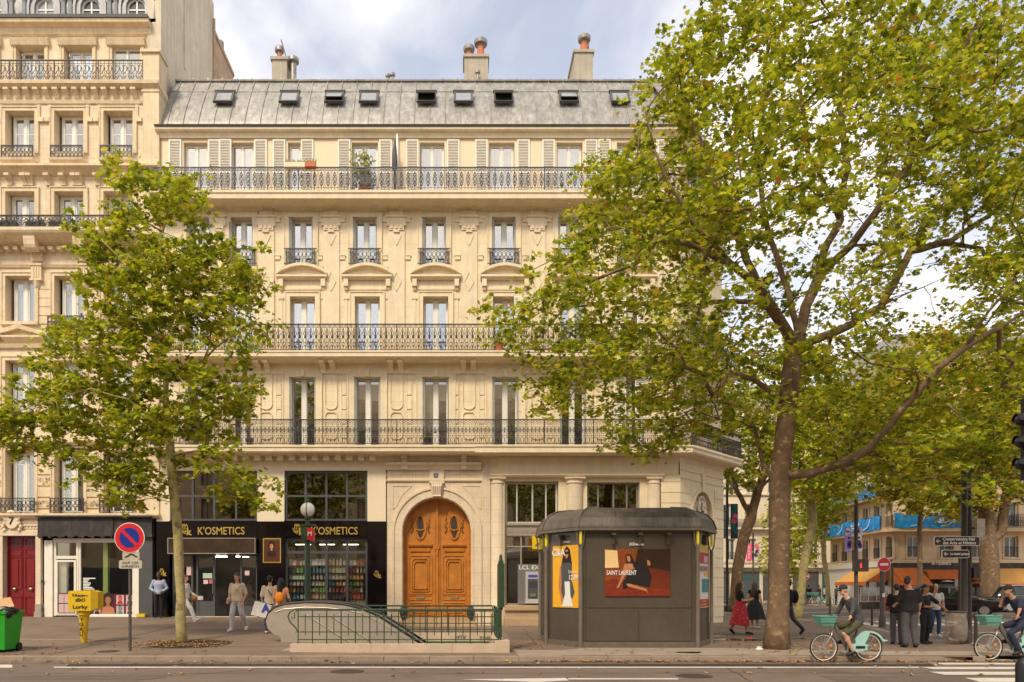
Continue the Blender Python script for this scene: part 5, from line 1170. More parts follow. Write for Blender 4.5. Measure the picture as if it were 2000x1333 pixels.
# map panel seen edge-on
pl = thing('map_panel', (1.04+.14, 17.3, .3), 'tall green metro map panel seen edge-on at the right end of the railing', 'map panel')
x = PX(978, 17.3); k = MB(); k.box(x-.022, x+.022, 17.25, 17.35, .3, 1.2); k.build('post', 'metro_green', pl)
k = MB(); k.box(x-.068, x+.068, 16.95, 17.65, PZ(1186, 17.3), PZ(1102, 17.3)); k.box(x-.05, x+.05, 17.0, 17.6, PZ(1102, 17.3), PZ(1096, 17.3)); k.lathe((x, 17.3, PZ(1096, 17.3)), [(.04, 0), (.035, .12), (.02, .16)], 8); k.box(x-.04, x+.04, 17.1, 17.5, PZ(1191, 17.3), PZ(1186, 17.3)); k.build('panel', 'metro_green', pl)
# ============================================================ KIOSK
kx0, kx1, ky, ka, kb = 3.08, 5.98, 18.25, .72, 1.1
P8 = [(kx0, ky), (kx1, ky), (kx1+ka, ky+kb), (kx1+ka, ky+kb+1.4), (kx1, ky+2*kb+1.4), (kx0, ky+2*kb+1.4), (kx0-ka, ky+kb+1.4), (kx0-ka, ky+kb)]
cxk, cyk = (kx0+kx1)/2, ky+kb+.7
ki = thing('news_kiosk', (cxk, cyk, .1), 'brown octagonal news kiosk with ribbed barrel roof and advertising posters', 'kiosk')
def off(P, d): 
    c = Vector((cxk, cyk)); return [tuple(Vector(p)+(Vector(p)-c).normalized()*d) for p in P]
zE_, zR = 3.16, 3.80
k = MB()
for i in range(8):
    (a, b), (c, d) = P8[i], P8[(i+1) % 8]; k.face((a, b, .15), (c, d, .15), (c, d, zE_), (a, b, zE_))
k.build('wall', 'kiosk_brown', ki)
k = MB(); q1 = off(P8, .04); k.prism([(x, y, .08) for x, y in q1], (0, 0, .16)); k.build('base', 'kiosk_post', ki)
k = MB(); prof_ = [(.15, zE_-.06), (.18, zE_), (.17, zE_+.05), (.10, zE_+.24), (-.05, zE_+.40), (-.28, zE_+.50), (-.75, zE_+.55)]
rings = [[(x, y, z) for x, y in off(P8, d)] for d, z in prof_]
n = 0
for r_ in rings: k.v += r_
for i in range(len(rings)-1):
    for j in range(8): k.f.append([i*8+j, i*8+(j+1) % 8, (i+1)*8+(j+1) % 8, (i+1)*8+j]); k.m.append(0)
k.f.append([(len(rings)-1)*8+j for j in range(8)]); k.m.append(0); k.f.append(list(range(8))[::-1]); k.m.append(0); kr = k.build('roof', 'kiosk_roof', ki)
k = MB()
for j in range(8): MB().tube([(r_[j][0], r_[j][1], r_[j][2]+.01) for r_ in rings[1:]], .028, 5).build('rib', 'kiosk_roof', kr)
for side, cnt in ((0, 30),):
    for t in range(1, cnt+1):
        u = t/(cnt+1); k.tube([(r_[side][0]*(1-u)+r_[(side+1) % 8][0]*u, r_[side][1]*(1-u)+r_[(side+1) % 8][1]*u, r_[side][2]+.002) for r_ in rings[1:]], .011 if cnt > 1 else .025, 4)
k.build('pleats', 'kiosk_roof', kr)
k = MB(); q2, q3 = off(P8, .21), off(P8, .14)
for j in range(8): a, b, c, d = q2[j], q2[(j+1) % 8], q3[(j+1) % 8], q3[j]; k.prism([(*a, zE_-.09), (*b, zE_-.09), (*c, zE_-.09), (*d, zE_-.09)], (0, 0, .07))
k.build('gutter', 'kiosk_post', kr)
for j in range(8):
    x, y = off(P8, .06)[j]; k = MB(); k.lathe((x, y, .08), [(.075, 0), (.055, .1), (.05, 2.55)], 8); 
    for s_ in (-1, 1): k.tube([(x, y, 2.55), (x+s_*.07, y, 2.75), (x+s_*.10, y, 3.08)], .02, 5)
    po = k.build('post', 'kiosk_post', ki, 40); MB().lathe((x, y-.02, 2.72), [(.025, 0), (.035, .05), (.035, .33)], 8).build('lamp', 'yellow_plate', po)  # the piece in the fork is a yellow plate with added glow, not a lamp
k = MB(); yy = ky-.012
k.box(kx0+.1, kx1-.1, yy, ky, 1.105, 1.115); 
for q in (.5,): k.box(kx0+(kx1-kx0)*q-.005, kx0+(kx1-kx0)*q+.005, yy, ky, .26, 1.1)
outline(k, [(kx0+.10, .26), (kx1-.1, .26), (kx1-.1, 3.0), (kx0+.10, 3.0)], yy, .012, .012); k.build('panel_joint', 'room', ki)
def onface(j):   # local frame on face j: x along, y outwards (negative), z up
    (a, b), (c, d) = P8[j], P8[(j+1) % 8]; L_ = math.hypot(c-a, d-b); ux, uy = (c-a)/L_, (d-b)/L_
    return L_, lambda p: Vector((a+ux*p.x-uy*p.y, b+uy*p.x+ux*p.y, p.z))
for j in (0, 1, 7):
    L_, fn = onface(j)
    for u in ((.27, .5, .75) if j == 0 else (.45,)): k = MB(); k.box(L_*u-.02, L_*u+.02, -.12, 0, 2.72, 3.0); k.box(L_*u-.05, L_*u+.05, -.22, 0, 2.95, 3.0); k.tr(fn).build('bracket', 'kiosk_brown', ki)
# posters
def P_(px, py): return (PX(px, ky), PZ(py, ky))
mats_ = dict(orange_bg=(.26, .06, .012), dark_bg=(.035, .016, .008), lamp_glow=(.85, .60, .28), sofa=(.15, .025, .010), floor_red=(.20, .028, .012))
for n_, c_ in mats_.items(): mat(n_, c_, .35, var=.25 if n_ != 'lamp_glow' else .05, ns=2.5)
y0 = ky-.03
pb = MB().box(*[P_(1181, 0)[0], P_(1308, 0)[0]], y0, ky, P_(0, 1165)[1], P_(0, 1073)[1]).build('poster', 'orange_bg', ki)
def shp(pts, y, mt, nm, par=pb): MB().plate([P_(a, b) for a, b in pts], y, .002).build(nm, mt, par)
shp([(1246, 1073), (1308, 1073), (1308, 1118), (1275, 1112), (1258, 1108), (1240, 1096)], y0-.003, 'dark_bg', 'printed_wall')
shp([(1181, 1135), (1200, 1130), (1250, 1148), (1308, 1150), (1308, 1165), (1181, 1165)], y0-.003, 'floor_red', 'printed_floor')
shp([(1262, 1112), (1275, 1110), (1308, 1117), (1308, 1150), (1262, 1147)], y0-.006, 'sofa', 'printed_sofa')
shp([(1181, 1074), (1205, 1076), (1208, 1109), (1181, 1110)], y0-.006, 'lamp_glow', 'printed_lamp')
shp([(1221, 1086), (1226, 1082), (1232, 1084), (1238, 1096), (1240, 1110), (1228, 1108), (1222, 1098)], y0-.009, 'hair_print', 'printed_hair')
shp([(1240, 1098), (1256, 1094), (1266, 1110), (1272, 1128), (1268, 1148), (1240, 1142), (1216, 1152), (1216, 1138), (1226, 1122), (1230, 1108)], y0-.008, 'hair_print', 'printed_clothes')
shp([(1223, 1087), (1229, 1086), (1231, 1094), (1229, 1099), (1225, 1096)], y0-.012, 'skin_print', 'printed_face')
shp([(1219, 1102), (1234, 1101), (1238, 1112), (1224, 1116), (1216, 1132), (1208, 1148), (1203, 1150), (1212, 1130)], y0-.011, 'skin_print', 'printed_body')
shp([(1222, 1141), (1228, 1140), (1262, 1151), (1266, 1162), (1262, 1155), (1226, 1146)], y0-.011, 'skin_print', 'printed_leg')
shp([(1263, 1094), (1268, 1096), (1270, 1104), (1264, 1106)], y0-.011, 'skin_print', 'printed_face')
text('SAINT LAURENT', *P_(1213, 1119.5), y0-.014, .16, pb, 'print_white', width=.76, ext=.001, bold=.002)
text('JCDecaux', *P_(1243, 1063.5), y0, .09, ki, 'print_white', ext=.002, bold=.003)
L_, fn = onface(7)   # left oblique face
pz0, pz1 = 1.10, 2.72; u0, u1 = L_*.17, L_*.93
pc = MB().box(u0, u1, -.03, 0, pz0, pz1).tr(fn).build('poster', 'poster_yellow', ki)
um = (u0+u1)/2+.06
def shq(pts, y, mt, nm): MB().plate(pts, y, .002).tr(fn).build(nm, mt, pc)
q = lambda a, b: (um+a, pz0+b*(pz1-pz0))
shq([q(-.10, .93), q(.0, .99), q(.12, .93), q(.20, .70), q(.16, .55), q(-.16, .55), q(-.22, .68)], -.034, 'hair_print', 'printed_hair')
shq([q(-.27, .66), q(-.2, .68), q(-.2, .3), q(-.1, .08), q(-.2, .05), q(-.32, .35)], -.036, 'skin_print', 'printed_arm')
shq([q(-.16, .72), q(.14, .72), q(.20, .66), q(.18, .42), q(-.20, .42), q(-.22, .66)], -.037, 'anthracite', 'printed_dress')
shq([q(-.20, .42), q(.20, .42), q(.30, .25), q(.22, .15), q(-.14, .15), q(-.22, .28)], -.036, 'anthracite', 'printed_skirt')
shq([q(-.08, .42), q(.12, .42), q(.14, .22), q(.24, .02), q(-.18, .02), q(-.06, .22)], -.039, 'print_white', 'printed_panel')
shq([q(-.05, .93), q(.05, .93), q(.06, .83), q(.0, .78), q(-.06, .83)], -.039, 'skin_print', 'printed_face'); shq([q(-.08, .90), q(.08, .90), q(.07, .86), q(-.07, .86)], -.041, 'hair_print', 'printed_glasses')
text('C&A', u0+.24, pz1-.18, -.042, .26, pc, 'print_white', fn=fn, ext=.001, bold=.006); text('12.99', u0+.82, pz0+.78, -.042, .17, pc, 'print_white', fn=fn, ext=.001, bold=.004); text('Denim', u0+.78, pz0+.93, -.042, .11, pc, 'print_white', fn=fn, ext=.001)
text('JCDecaux', (u0+u1)/2, pz1+.1, -.01, .08, ki, 'print_white', fn=fn, ext=.002)
L_, fn = onface(1)
pd = MB().box(L_*.12, L_*.85, -.03, 0, 1.1, 2.75).tr(fn).build('poster', 'print_white', ki)
for z0_, z1_, mm, a_, b_ in ((2.55, 2.74, 'yellow_sign', .13, .84), (2.25, 2.54, 'print_red', .13, .84), (2.28, 2.45, 'notice_pink', .5, .8), (2.02, 2.2, 'notice_pink', .13, .84), (1.92, 2.0, 'yellow_sign', .5, .84), (1.5, 1.85, 'teal_print', .35, .84), (1.12, 1.32, 'print_red', .13, .84), (1.16, 1.2, 'yellow_sign', .2, .7), (1.24, 1.28, 'yellow_sign', .2, .7)):
    MB().box(L_*a_, L_*b_, -.034 if mm != 'notice_pink' else -.037, -.03, z0_, z1_).tr(fn).build('printed_block', mm, pd)
text('URGENT', L_*.48, 2.11, -.04, .16, pd, 'print_black', fn=fn, ext=.001, width=L_*.6)
# ============================================================ SMALL STREET FURNITURE
# yellow letter box
g = ground(162, 1256); yb_ = thing('letter_box', g, 'yellow letter box on a tapered stand, scribbled with black graffiti', 'letter box')
k = MB(); gx, gy_ = g[0]+0, g[1]; zt = PZ(1153, gy_); zb_ = PZ(1193, gy_)
hw_ = .40
pts = []
k.prism([(gx-.27, gy_-.22, zb_+.06), (gx-.23, gy_-.22, zb_), (gx+.32, gy_-.22, zb_), (gx+.32, gy_-.22, zt-.0), (gx-.23, gy_-.22, zt-.02), (gx-.27, gy_-.22, zt-.06)], (0, .44, 0))
k.prism([(gx+.32, gy_-.215, zb_+.01), (gx+.44, gy_-.10, zb_+.05), (gx+.44, gy_-.10, zt-.05), (gx+.32, gy_-.215, zt-.01)], (0, .3, 0))
bx_ = k.build('box', 'post_yellow', yb_)
MB().lathe((gx+.03, gy_, g[2]), [(.06, 0), (.07, .02), (.11, .75-.2), (.13, zb_-g[2]-.12), (.17, zb_-g[2]-.11), (.17, zb_-g[2])], 14).build('stand', 'post_yellow', yb_, 40)
for t_, dx, dz, sz, w_ in (('YAsun~', .03, .40, .10, .42), ('zEkO', .05, .28, .12, .26), ('Lorky', .04, .10, .13, .38)): text(t_, gx+dx, zb_+dz, gy_-.228, sz, bx_, 'print_black', 'graffiti', width=w_, ext=.002, bold=.003)
text('Y\nO\nR\nU', gx+.03, g[2]+.42, gy_-.135, .13, yb_, 'print_black', 'graffiti', ext=.002, bold=.004)
# wheelie bin
g = ground(-2, 1273); wb = thing('wheelie_bin', g, 'bright green wheelie bin overfilled with black bag and cardboard at the left edge', 'bin')
gx, gy_, gz_ = g; s0 = 82.; bw = .34
k = MB()
def tap(z0, z1, a0, a1, y0_, y1_): 
    k.add([(gx-a0, gy_-y0_, z0), (gx+a0, gy_-y0_, z0), (gx+a0, gy_+y0_, z0), (gx-a0, gy_+y0_, z0), (gx-a1, gy_-y1_, z1), (gx+a1, gy_-y1_, z1), (gx+a1, gy_+y1_, z1), (gx-a1, gy_+y1_, z1)], [(0,3,2,1),(4,5,6,7),(0,1,5,4),(1,2,6,5),(2,3,7,6),(3,0,4,7)])
tap(gz_+.06, gz_+.90, .30, .36, .27, .34); tap(gz_+.90, gz_+.96, .39, .39, .37, .37); k.build('body', 'bin_green', wb)
MB().tube([(gx-.3, gy_+.25, gz_+.1), (gx+.34, gy_+.25, gz_+.1)], .10, 12).build('wheel', 'rubber', wb)
k = MB(); k.ell((gx+.2, gy_, gz_+.96), (.24, .28, .12), 10, 6); k.ell((gx+.3, gy_-.2, gz_+.90), (.14, .14, .13), 8, 6); o = k.build('rubbish_bag', 'bag_black', None, True, loc=(gx, gy_, gz_+.9)); tag(o, 'black rubbish bag bulging out of the green bin', 'bag')
k = MB(); k.prism([(gx-.1, gy_-.1, gz_+1.02), (gx+.42, gy_-.12, gz_+1.06), (gx+.20, gy_+.1, gz_+1.26), (gx-.1, gy_+.1, gz_+1.22)], (.0, .015, .02)); k.prism([(gx-.5, gy_-.1, gz_+1.0), (gx+.1, gy_-.2, gz_+1.04), (gx-.05, gy_+.1, gz_+1.16), (gx-.5, gy_+.1, gz_+1.3)], (0, .015, .02)); tag(k.build('cardboard', 'cardboard', loc=(gx, gy_, gz_+1)), 'torn cardboard sheets on top of the green bin', 'cardboard')
k = MB(); k.prism([(gx-.4, gy_-.3, gz_+.98), (gx+.24, gy_-.3, gz_+.99), (gx+.28, gy_+.1, gz_+1.1), (gx-.4, gy_+.1, gz_+1.12)], (0, 0, .02)); k.build('lid', 'steel', wb)
# signs
def pole(g, zt, r, par, mt='pole_grey', base=None, nm='pole'):
    pr = [(r, 0), (r, zt-g[2])] if not base else [(base, 0), (base, .35), (r, .45), (r, zt-g[2])]
    return MB().lathe(g, pr, 10).build(nm, mt, par, 40)
g = ground(254, 1272); np_ = thing('road_sign', g, 'round blue and red no parking sign with two small plates on a dark pole', 'sign'); yy = g[1]; sx = PX(255.5, yy)
pole(g, PZ(1030, yy), .035, np_)
d0 = MB().disc((sx, yy-.07, PZ(1051, yy)), .355, yy-.05, 36).build('disc', 'print_white', np_); MB().disc((sx, yy-.076, PZ(1051, yy)), .34, yy-.07, 36).build('red_ring', 'sign_red', d0); MB().disc((sx, yy-.081, PZ(1051, yy)), .235, yy-.076, 32).build('blue_field', 'sign_blue', d0)
k = MB(); k.rib([(sx-.19, PZ(1051, yy)+.19), (sx+.19, PZ(1051, yy)-.19)], yy-.086, .075, .005); k.build('red_bar', 'sign_red', d0)
def rplate(x, z, w, h, y, mt, par, nm='plate'): return MB().plate(rrect(x-w/2, x+w/2, z-h/2, z+h/2, .04), y, .015).build(nm, mt, par)
pp_ = rplate(PX(258, yy), PZ(1086, yy), .40, .20, yy-.06, 'grey_plate', np_); k = MB(); k.rib([(PX(246, yy), PZ(1089, yy)), (PX(252, yy), PZ(1087, yy)), (PX(257, yy), PZ(1083, yy)), (PX(262, yy), PZ(1084, yy)), (PX(270, yy), PZ(1089, yy))], yy-.066, .035, .004); k.build('tow_symbol', 'print_black', pp_)
pp_ = rplate(PX(257, yy), PZ(1103, yy), .54, .20, yy-.06, 'grey_plate', np_); text('SAUF CAR', PX(257, yy), PZ(1100, yy), yy-.066, .085, pp_, 'print_black', ext=.001); text('LIVRAISON', PX(257, yy), PZ(1107, yy), yy-.066, .085, pp_, 'print_black', ext=.001)
def noentry(px, py, rp_, base_y, label, Y=None):
    g = ground(px, base_y); t = thing('road_sign', g, label, 'sign'); yy = g[1]; r = rp_*yy/F; z = PZ(py, yy)
    k_ = pole(g, z+r*.8, .085 if rp_ > 8 else .05, t, 'pole_grey', .12 if rp_ > 8 else None); d0 = MB().disc((g[0], yy-.12, z), r, yy-.1, 28, 1.08).build('disc', 'print_white', t); MB().disc((g[0], yy-.126, z), r*.93, yy-.12, 28, 1.08).build('red_field', 'sign_red', d0); MB().box(g[0]-r*.62, g[0]+r*.62, yy-.132, yy-.126, z-r*.18, z+r*.18).build('white_bar', 'print_white', d0); return t
t = noentry(1723, 1103, 13, 1226, 'large red no-entry sign on a thick pole beside the man on the bicycle'); noentry(1573.5, 1126, 6, 1183, 'small distant red no-entry sign beside the pale slanting trunk')
MB().box(t.location.x-.05, t.location.x+.05, t.location.y-.1, t.location.y-.09, 1.25, 1.4).build('sticker', 'print_white', t)
# traffic signals and tall poles
def tsig(name, px, base, ztp, r, label, cat, basr=None):
    g = ground(px, base); t = thing(name, g, label, cat); pole(g, PZ(ztp, g[1]), r, t, 'pole_dark', basr); return t, g
t, g = tsig('lamp_post', 1884, 1257, 905, .085, 'tallest dark brown twin-tube post beside the clear rubbish sack', 'post', .13)
MB().tube([(g[0]+.13, g[1], .1), (g[0]+.13, g[1], PZ(905, g[1]))], .06, 8).build('tube', 'pole_dark', t)
yy = g[1]
k = MB(); k.box(PX(1903, yy), PX(1919, yy), yy-.1, yy+.15, PZ(1050, yy), PZ(1014, yy)); k.box(PX(1902, yy), PX(1921, yy), yy-.02, yy+.3, PZ(1056, yy), PZ(1049, yy)); sh = k.build('signal_head', 'grey_plate', t)
MB().box(PX(1895, yy), PX(1903, yy), yy, yy+.05, PZ(1034, yy), PZ(1030, yy)).build('bracket', 'pole_dark', t)
k = MB(); k.box(PX(1897, yy), PX(1909, yy), yy-.1, yy+.12, PZ(1130, yy), PZ(1109, yy)); k.box(PX(1897, yy), PX(1909, yy), yy-.16, yy+.12, PZ(1137, yy), PZ(1133, yy)); k.build('pedestrian_signal', 'pole_dark', t)
sg = thing('direction_sign', (PX(1860, yy), yy-.15, PZ(1058, yy)), 'brown arrow sign pointing left to a conservatory, on the tall twin post', 'sign')
def dsign(x0, x1, y0, y1, lines, sgn, sz):
    yf = yy-.16; b = MB().plate(rrect(PX(x0, yy), PX(x1, yy), PZ(y1, yy), PZ(y0, yy), .05), yf, .03).build('board', 'print_white', sgn); MB().plate(rrect(PX(x0+1, yy), PX(x1-1, yy), PZ(y1-1, yy), PZ(y0+1, yy), .04), yf-.003, .003).build('brown_field', 'sign_brown', b)
    zc = PZ((y0+y1)/2, yy); k = MB(); xa = PX(x0+4, yy); k.rib([(xa, zc), (xa+.11, zc)], yf-.006, .022, .003); k.rib([(xa+.05, zc+.045), (xa, zc), (xa+.05, zc-.045)], yf-.006, .022, .003); k.build('arrow', 'print_white', b)
    for i, l in enumerate(lines): text(l, xa+.17, zc+(.052-.104*i if len(lines) > 1 else 0), yf-.005, sz, b, 'print_white', align='LEFT', ext=.001, bold=.003)
dsign(1817, 1906, 1049, 1067, ['Conservatoire Nal', 'des Arts et Métiers'], sg, .115)
sg2 = thing('direction_sign', (PX(1855, yy), yy-.15, PZ(1083, yy)), 'smaller brown arrow sign below the conservatory sign', 'sign'); dsign(1832, 1885, 1075, 1091, ['La Gaîté Lyrique'], sg2, .075)
t, g = tsig('lamp_post', 1672, 1207, 975, .09, 'dark lamp post carrying two purple banners behind the man on the bicycle', 'lamp post', .15); yy = g[1]
k = MB(); k.box(PX(1664, yy), PX(1691, yy), yy-.25, yy-.02, PZ(1117, yy), PZ(1093, yy)); ps = k.build('pedestrian_signal', 'pole_dark', t)
k = MB(); k.disc((PX(1676, yy), yy-.26, PZ(1101, yy)), .03, yy-.25, 8); k.box(PX(1674.5, yy), PX(1677.5, yy), yy-.26, yy-.25, PZ(1110, yy), PZ(1102.5, yy)); k.build('red_figure', 'red_lit', ps)
def banner(t, x0, x1, y0, y1, yy, cols, txt=None):
    b = MB().box(PX(x0, yy), PX(x1, yy), yy-.02, yy+.02, PZ(y1, yy), PZ(y0, yy)).build('banner', cols[0], t); n = len(cols)
    rr = random.Random(x0)
    for i in range(1, n):
        for q in range(2):
            cx, cz = PX(rr.uniform(x0+3, x1-3), yy), PZ(y0+(y1-y0)*(i-.6+q*.5)/(n-.2), yy); MB().disc((cx, yy-.026-.003*i, cz), .36*(PX(x1, yy)-PX(x0, yy)), yy-.02, 14, 1.2).build('printed_shape', cols[i], b)
    if txt: text(txt, PX((x0+x1)/2, yy), PZ((y0+y1)/2, yy), yy-.05, .3, b, 'print_white', fn=lambda p: Vector((PX((x0+x1)/2, yy)-(p.z-PZ((y0+y1)/2, yy)), p.y, PZ((y0+y1)/2, yy)+(p.x-PX((x0+x1)/2, yy)))), ext=.002, width=(PZ(y0, yy)-PZ(y1, yy))*.7)
    k = MB()
    for z in (y0, y1): k.box(PX(x0, yy), PX(x1, yy), yy-.01, yy+.01, PZ(z, yy)-.015, PZ(z, yy)+.015)
    k.box(min(PX(x0, yy), t.location.x), max(PX(x1, yy), t.location.x), yy-.01, yy+.01, PZ(y0, yy)-.015, PZ(y0, yy)+.015); k.build('banner_arm', 'pole_dark', t); return b
banner(t, 1650, 1662, 1031, 1078, yy, ['violet', 'pale_lilac', 'violet', 'deep_purple']); banner(t, 1671, 1683, 1030, 1078, yy, ['pale_lilac', 'violet', 'print_white', 'deep_purple'])
g = ground(1420, 1195); t = thing('lamp_post', g, 'dark lamp post with teal banners just right of the bank corner', 'lamp post'); yy = g[1]
pole(g, PZ(905, yy), .08, t, 'pole_dark', .2); MB().lathe((g[0], yy, PZ(905, yy)), [(.05, 0), (.3, .1), (.35, .5), (.1, .8)], 10).build('lantern', 'pole_dark', t)
banner(t, 1406.5, 1417, 987, 1052, yy, ['teal'], 'PARIS 2024'); banner(t, 1427, 1441, 985, 1052, yy, ['navy', 'teal', 'pinkish', 'teal'])
g = ground(1471, 1178); t = thing('lamp_post', g, 'thin far lamp post with pink and white banners', 'lamp post'); yy = g[1]; pole(g, PZ(1040, yy), .08, t, 'pole_dark', .15)
banner(t, 1458, 1468, 1062, 1096, yy, ['pinkish'], 'PARIS'); banner(t, 1473, 1483, 1062, 1095, yy, ['pale_lilac', 'pinkish', 'deep_purple'])
for i, (px, base, tp, lb) in enumerate(((1743, 1224, 1107, 'dark post right of the large no-entry sign'), (1703, 1222, 1180, 'low bollard left of the large no-entry sign'), (1621, 1209, 1165, 'low bollard just left of the cyclist in grey'), (1874, 1230, 1090, 'dark post left of the tall twin post'), (1906, 1262, 1195, 'short dark bollard between the sack and the second bicycle'), (1462, 1200, 1168, 'grey bollard between the two women'))):
    g = ground(px, base); k = MB(); h = PZ(tp, g[1])-g[2]; k.lathe(g, [(.06, 0), (.045, .1), (.04, h-.06), (.05, h-.05), (.03, h)], 10); tag(k.build('bollard', 'pole_dark', None, 40, loc=g), lb, 'bollard')
# near traffic light at the right edge
nt_ = thing('traffic_light', (PX(2022, 8.7), 8.7, 0), 'black traffic light close to the camera, only its lamp hoods showing at the right edge', 'traffic light')
x = PX(2022, 8.7); k = MB(); k.lathe((x, 8.7, 0), [(.10, 0), (.10, .50), (.05, .52), (.05, 3.0)], 12); k.build('pole', 'matt_black', nt_)
k = MB(); k.box(x-.10, x+.16, 8.6, 8.8, 2.95, 3.95); k.build('housing', 'matt_black', nt_)
for py in (820, 863, 906):
    k = MB(); zc = PZ(py, 8.7); n = 10
    for i in range(n):
        a0, a1 = R(10+160*i/n), R(10+160*(i+1)/n)
        for (rr, s_) in ((.10, 1),): k.add([(x-.10, 8.7+rr*math.cos(a0), zc-.06+rr*1.3*math.sin(a0)), (x-.10, 8.7+rr*math.cos(a1), zc-.06+rr*1.3*math.sin(a1)), (x-.24, 8.7+rr*.7*math.cos(a1), zc-.03+rr*1.0*math.sin(a1)), (x-.24, 8.7+rr*.7*math.cos(a0), zc-.03+rr*1.0*math.sin(a0))], [(0, 1, 2, 3)])
    k.ell((x-.13, 8.7, zc), (.12, .08, .085), 10, 6); k.build('lamp_hood', 'matt_black', nt_)
g = (PX(1999, 10.6), 10.6, 0); k = MB(); k.lathe(g, [(.10, 0), (.10, .5), (.06, .58), (.02, .60)], 12); tag(k.build('bollard', 'matt_black', None, 40, loc=g), 'black bollard cut off by the bottom right corner', 'bollard')
# clear rubbish sack on its ring
g = ground(1867, 1258); t = thing('bin_bag_holder', g, 'clear plastic rubbish sack hanging on a ring beside the tall twin post', 'sack')
gx, gy_, gz_ = g; rr = random.Random(2); k = MB(); pr = [(.17, .04), (.25, .12), (.27, .3), (.25, .55), (.22, .75), (.235, .86)]
k.lathe((gx, gy_, gz_), pr, 26); k.v = [(a+rr.uniform(-.018, .018), b+rr.uniform(-.018, .018), c) for a, b, c in k.v]; k.build('bag', 'clear_bag', t, True)
MB().tube([(gx+.24*math.cos(a*math.pi/10), gy_+.24*math.sin(a*math.pi/10), gz_+.87) for a in range(21)], .02, 6).build('ring', 'pole_grey', t)
k = MB(); k.ell((gx-.03, gy_, gz_+.26), (.14, .14, .13), 9, 6); k.build('rubbish', 'bag_black', t, True)
for i, (c_, dx, dz) in enumerate((('cardboard', .1, .14), ('print_white', -.1, .12), ('leaf_tan', .05, .45), ('notice_pink', .02, .1), ('leaf_brown', -.07, .42))): k = MB(); k.ell((gx+dx, gy_+.03, gz_+dz), (.09, .08, .06), 6, 4); k.build('rubbish', c_, t)
# balcony things
def planter(px, py0, py1, w, mt, Y, label, gm='herb'):
    x = PX(px, Y); z0, z1 = PZ(py1, Y), PZ(py0, Y); t = thing('planter', (x, Y, z0), label, 'planter'); MB().box(x-w/2, x+w/2, Y-.11, Y+.08, z0, z1).build('box', mt, t)
    k = MB(); r2 = random.Random(px)
    for _ in range(int(w*60)):
        a, b = x+r2.uniform(-w/2, w/2), Y+r2.uniform(-.09, .06); h = r2.uniform(.05, .18); dx = r2.uniform(-.06, .06); k.face((a-.018, b, z1-.02), (a+.018, b, z1-.02), (a+dx+.01, b, z1+h), (a+dx-.01, b+.01, z1+h))
    k.build('plant', gm, t)
planter(577, 320, 329, .78, 'panel_cream', FY-.86, 'cream planter hung on the top balcony rail'); planter(607, 319, 328.5, .40, 'terracotta', FY-.86, 'terracotta planter hung right of the cream one')
def potplant(px, pyt, Y, z0, label, spread=.5, n=90, pot='terracotta'):
    x = PX(px, Y); t = thing('potted_plant', (x, Y, z0), label, 'plant'); MB().lathe((x, Y, z0), [(.13, 0), (.18, .28), (.2, .3)], 10).build('pot', pot, t, 40); zt = PZ(pyt, Y); k = MB(); r2 = random.Random(px); lf = MB()
    for i in range(7):
        dx, dy = r2.uniform(-spread, spread), r2.uniform(-.15, .15); hh = zt-z0-r2.uniform(0, .7); P0 = (x, Y, z0+.25); P1 = (x+dx*.5, Y+dy, z0+hh*.6); P2 = (x+dx, Y+dy, z0+hh); k.tube([P0, P1, P2], .012, 4)
        for _ in range(n//7):
            u = r2.uniform(.15, 1); c = Vector(P1).lerp(Vector(P2), u*2-1) if u > .5 else Vector(P0).lerp(Vector(P1), u*2); s = r2.uniform(.05, .10); c += Vector((r2.uniform(-.12, .12), r2.uniform(-.1, .1), r2.uniform(-.08, .08))); a = r2.uniform(0, 6.3)
            d1 = Vector((math.cos(a), r2.uniform(-.5, .5), math.sin(a)))*s; d2 = Vector((-math.sin(a), r2.uniform(-.5, .5), math.cos(a)))*s*.5; lf.face(c-d1, c+d2, c+d1, c-d2)
    k.build('stem', 'bark', t); lf.build('leaves', 'herb', t)
potplant(712, 292, FY-.4, 17.04, 'tall leafy potted plant on the top balcony', .55, 240); potplant(836, 835, FY-.5, 7.15, 'small pot plant on the lowest balcony', .25, 40, 'iron')
potplant(975, 640, FY-.62, 10.83, 'small brown pot plant on the middle balcony', .15, 40)
k = MB(); x = PX(771, FY-.45); k.lathe((x, FY-.45, 17.04), [(.05, 0), (.05, .9), (.11, 1.0), (.10, 1.5), (.04, 2.1)], 8); tag(k.build('closed_parasol', 'iron_grey', None, 40, loc=(x, FY-.45, 17.04)), 'folded dark parasol standing on the top balcony by the downpipe', 'parasol')
for px, Y, z, lb in ((18, FY-.55, 15.65, 'plants in a box on the left building balcony, leftmost'), (70, FY-.55, 15.65, 'plants in a box on the left building balcony, in the middle'), (115, FY-.55, 15.65, 'plants in a box on the left building balcony, rightmost')): planter(px, HY-(z+.22-CH)*F/Y, HY-(z-CH)*F/Y, .7, 'iron', Y, lb)


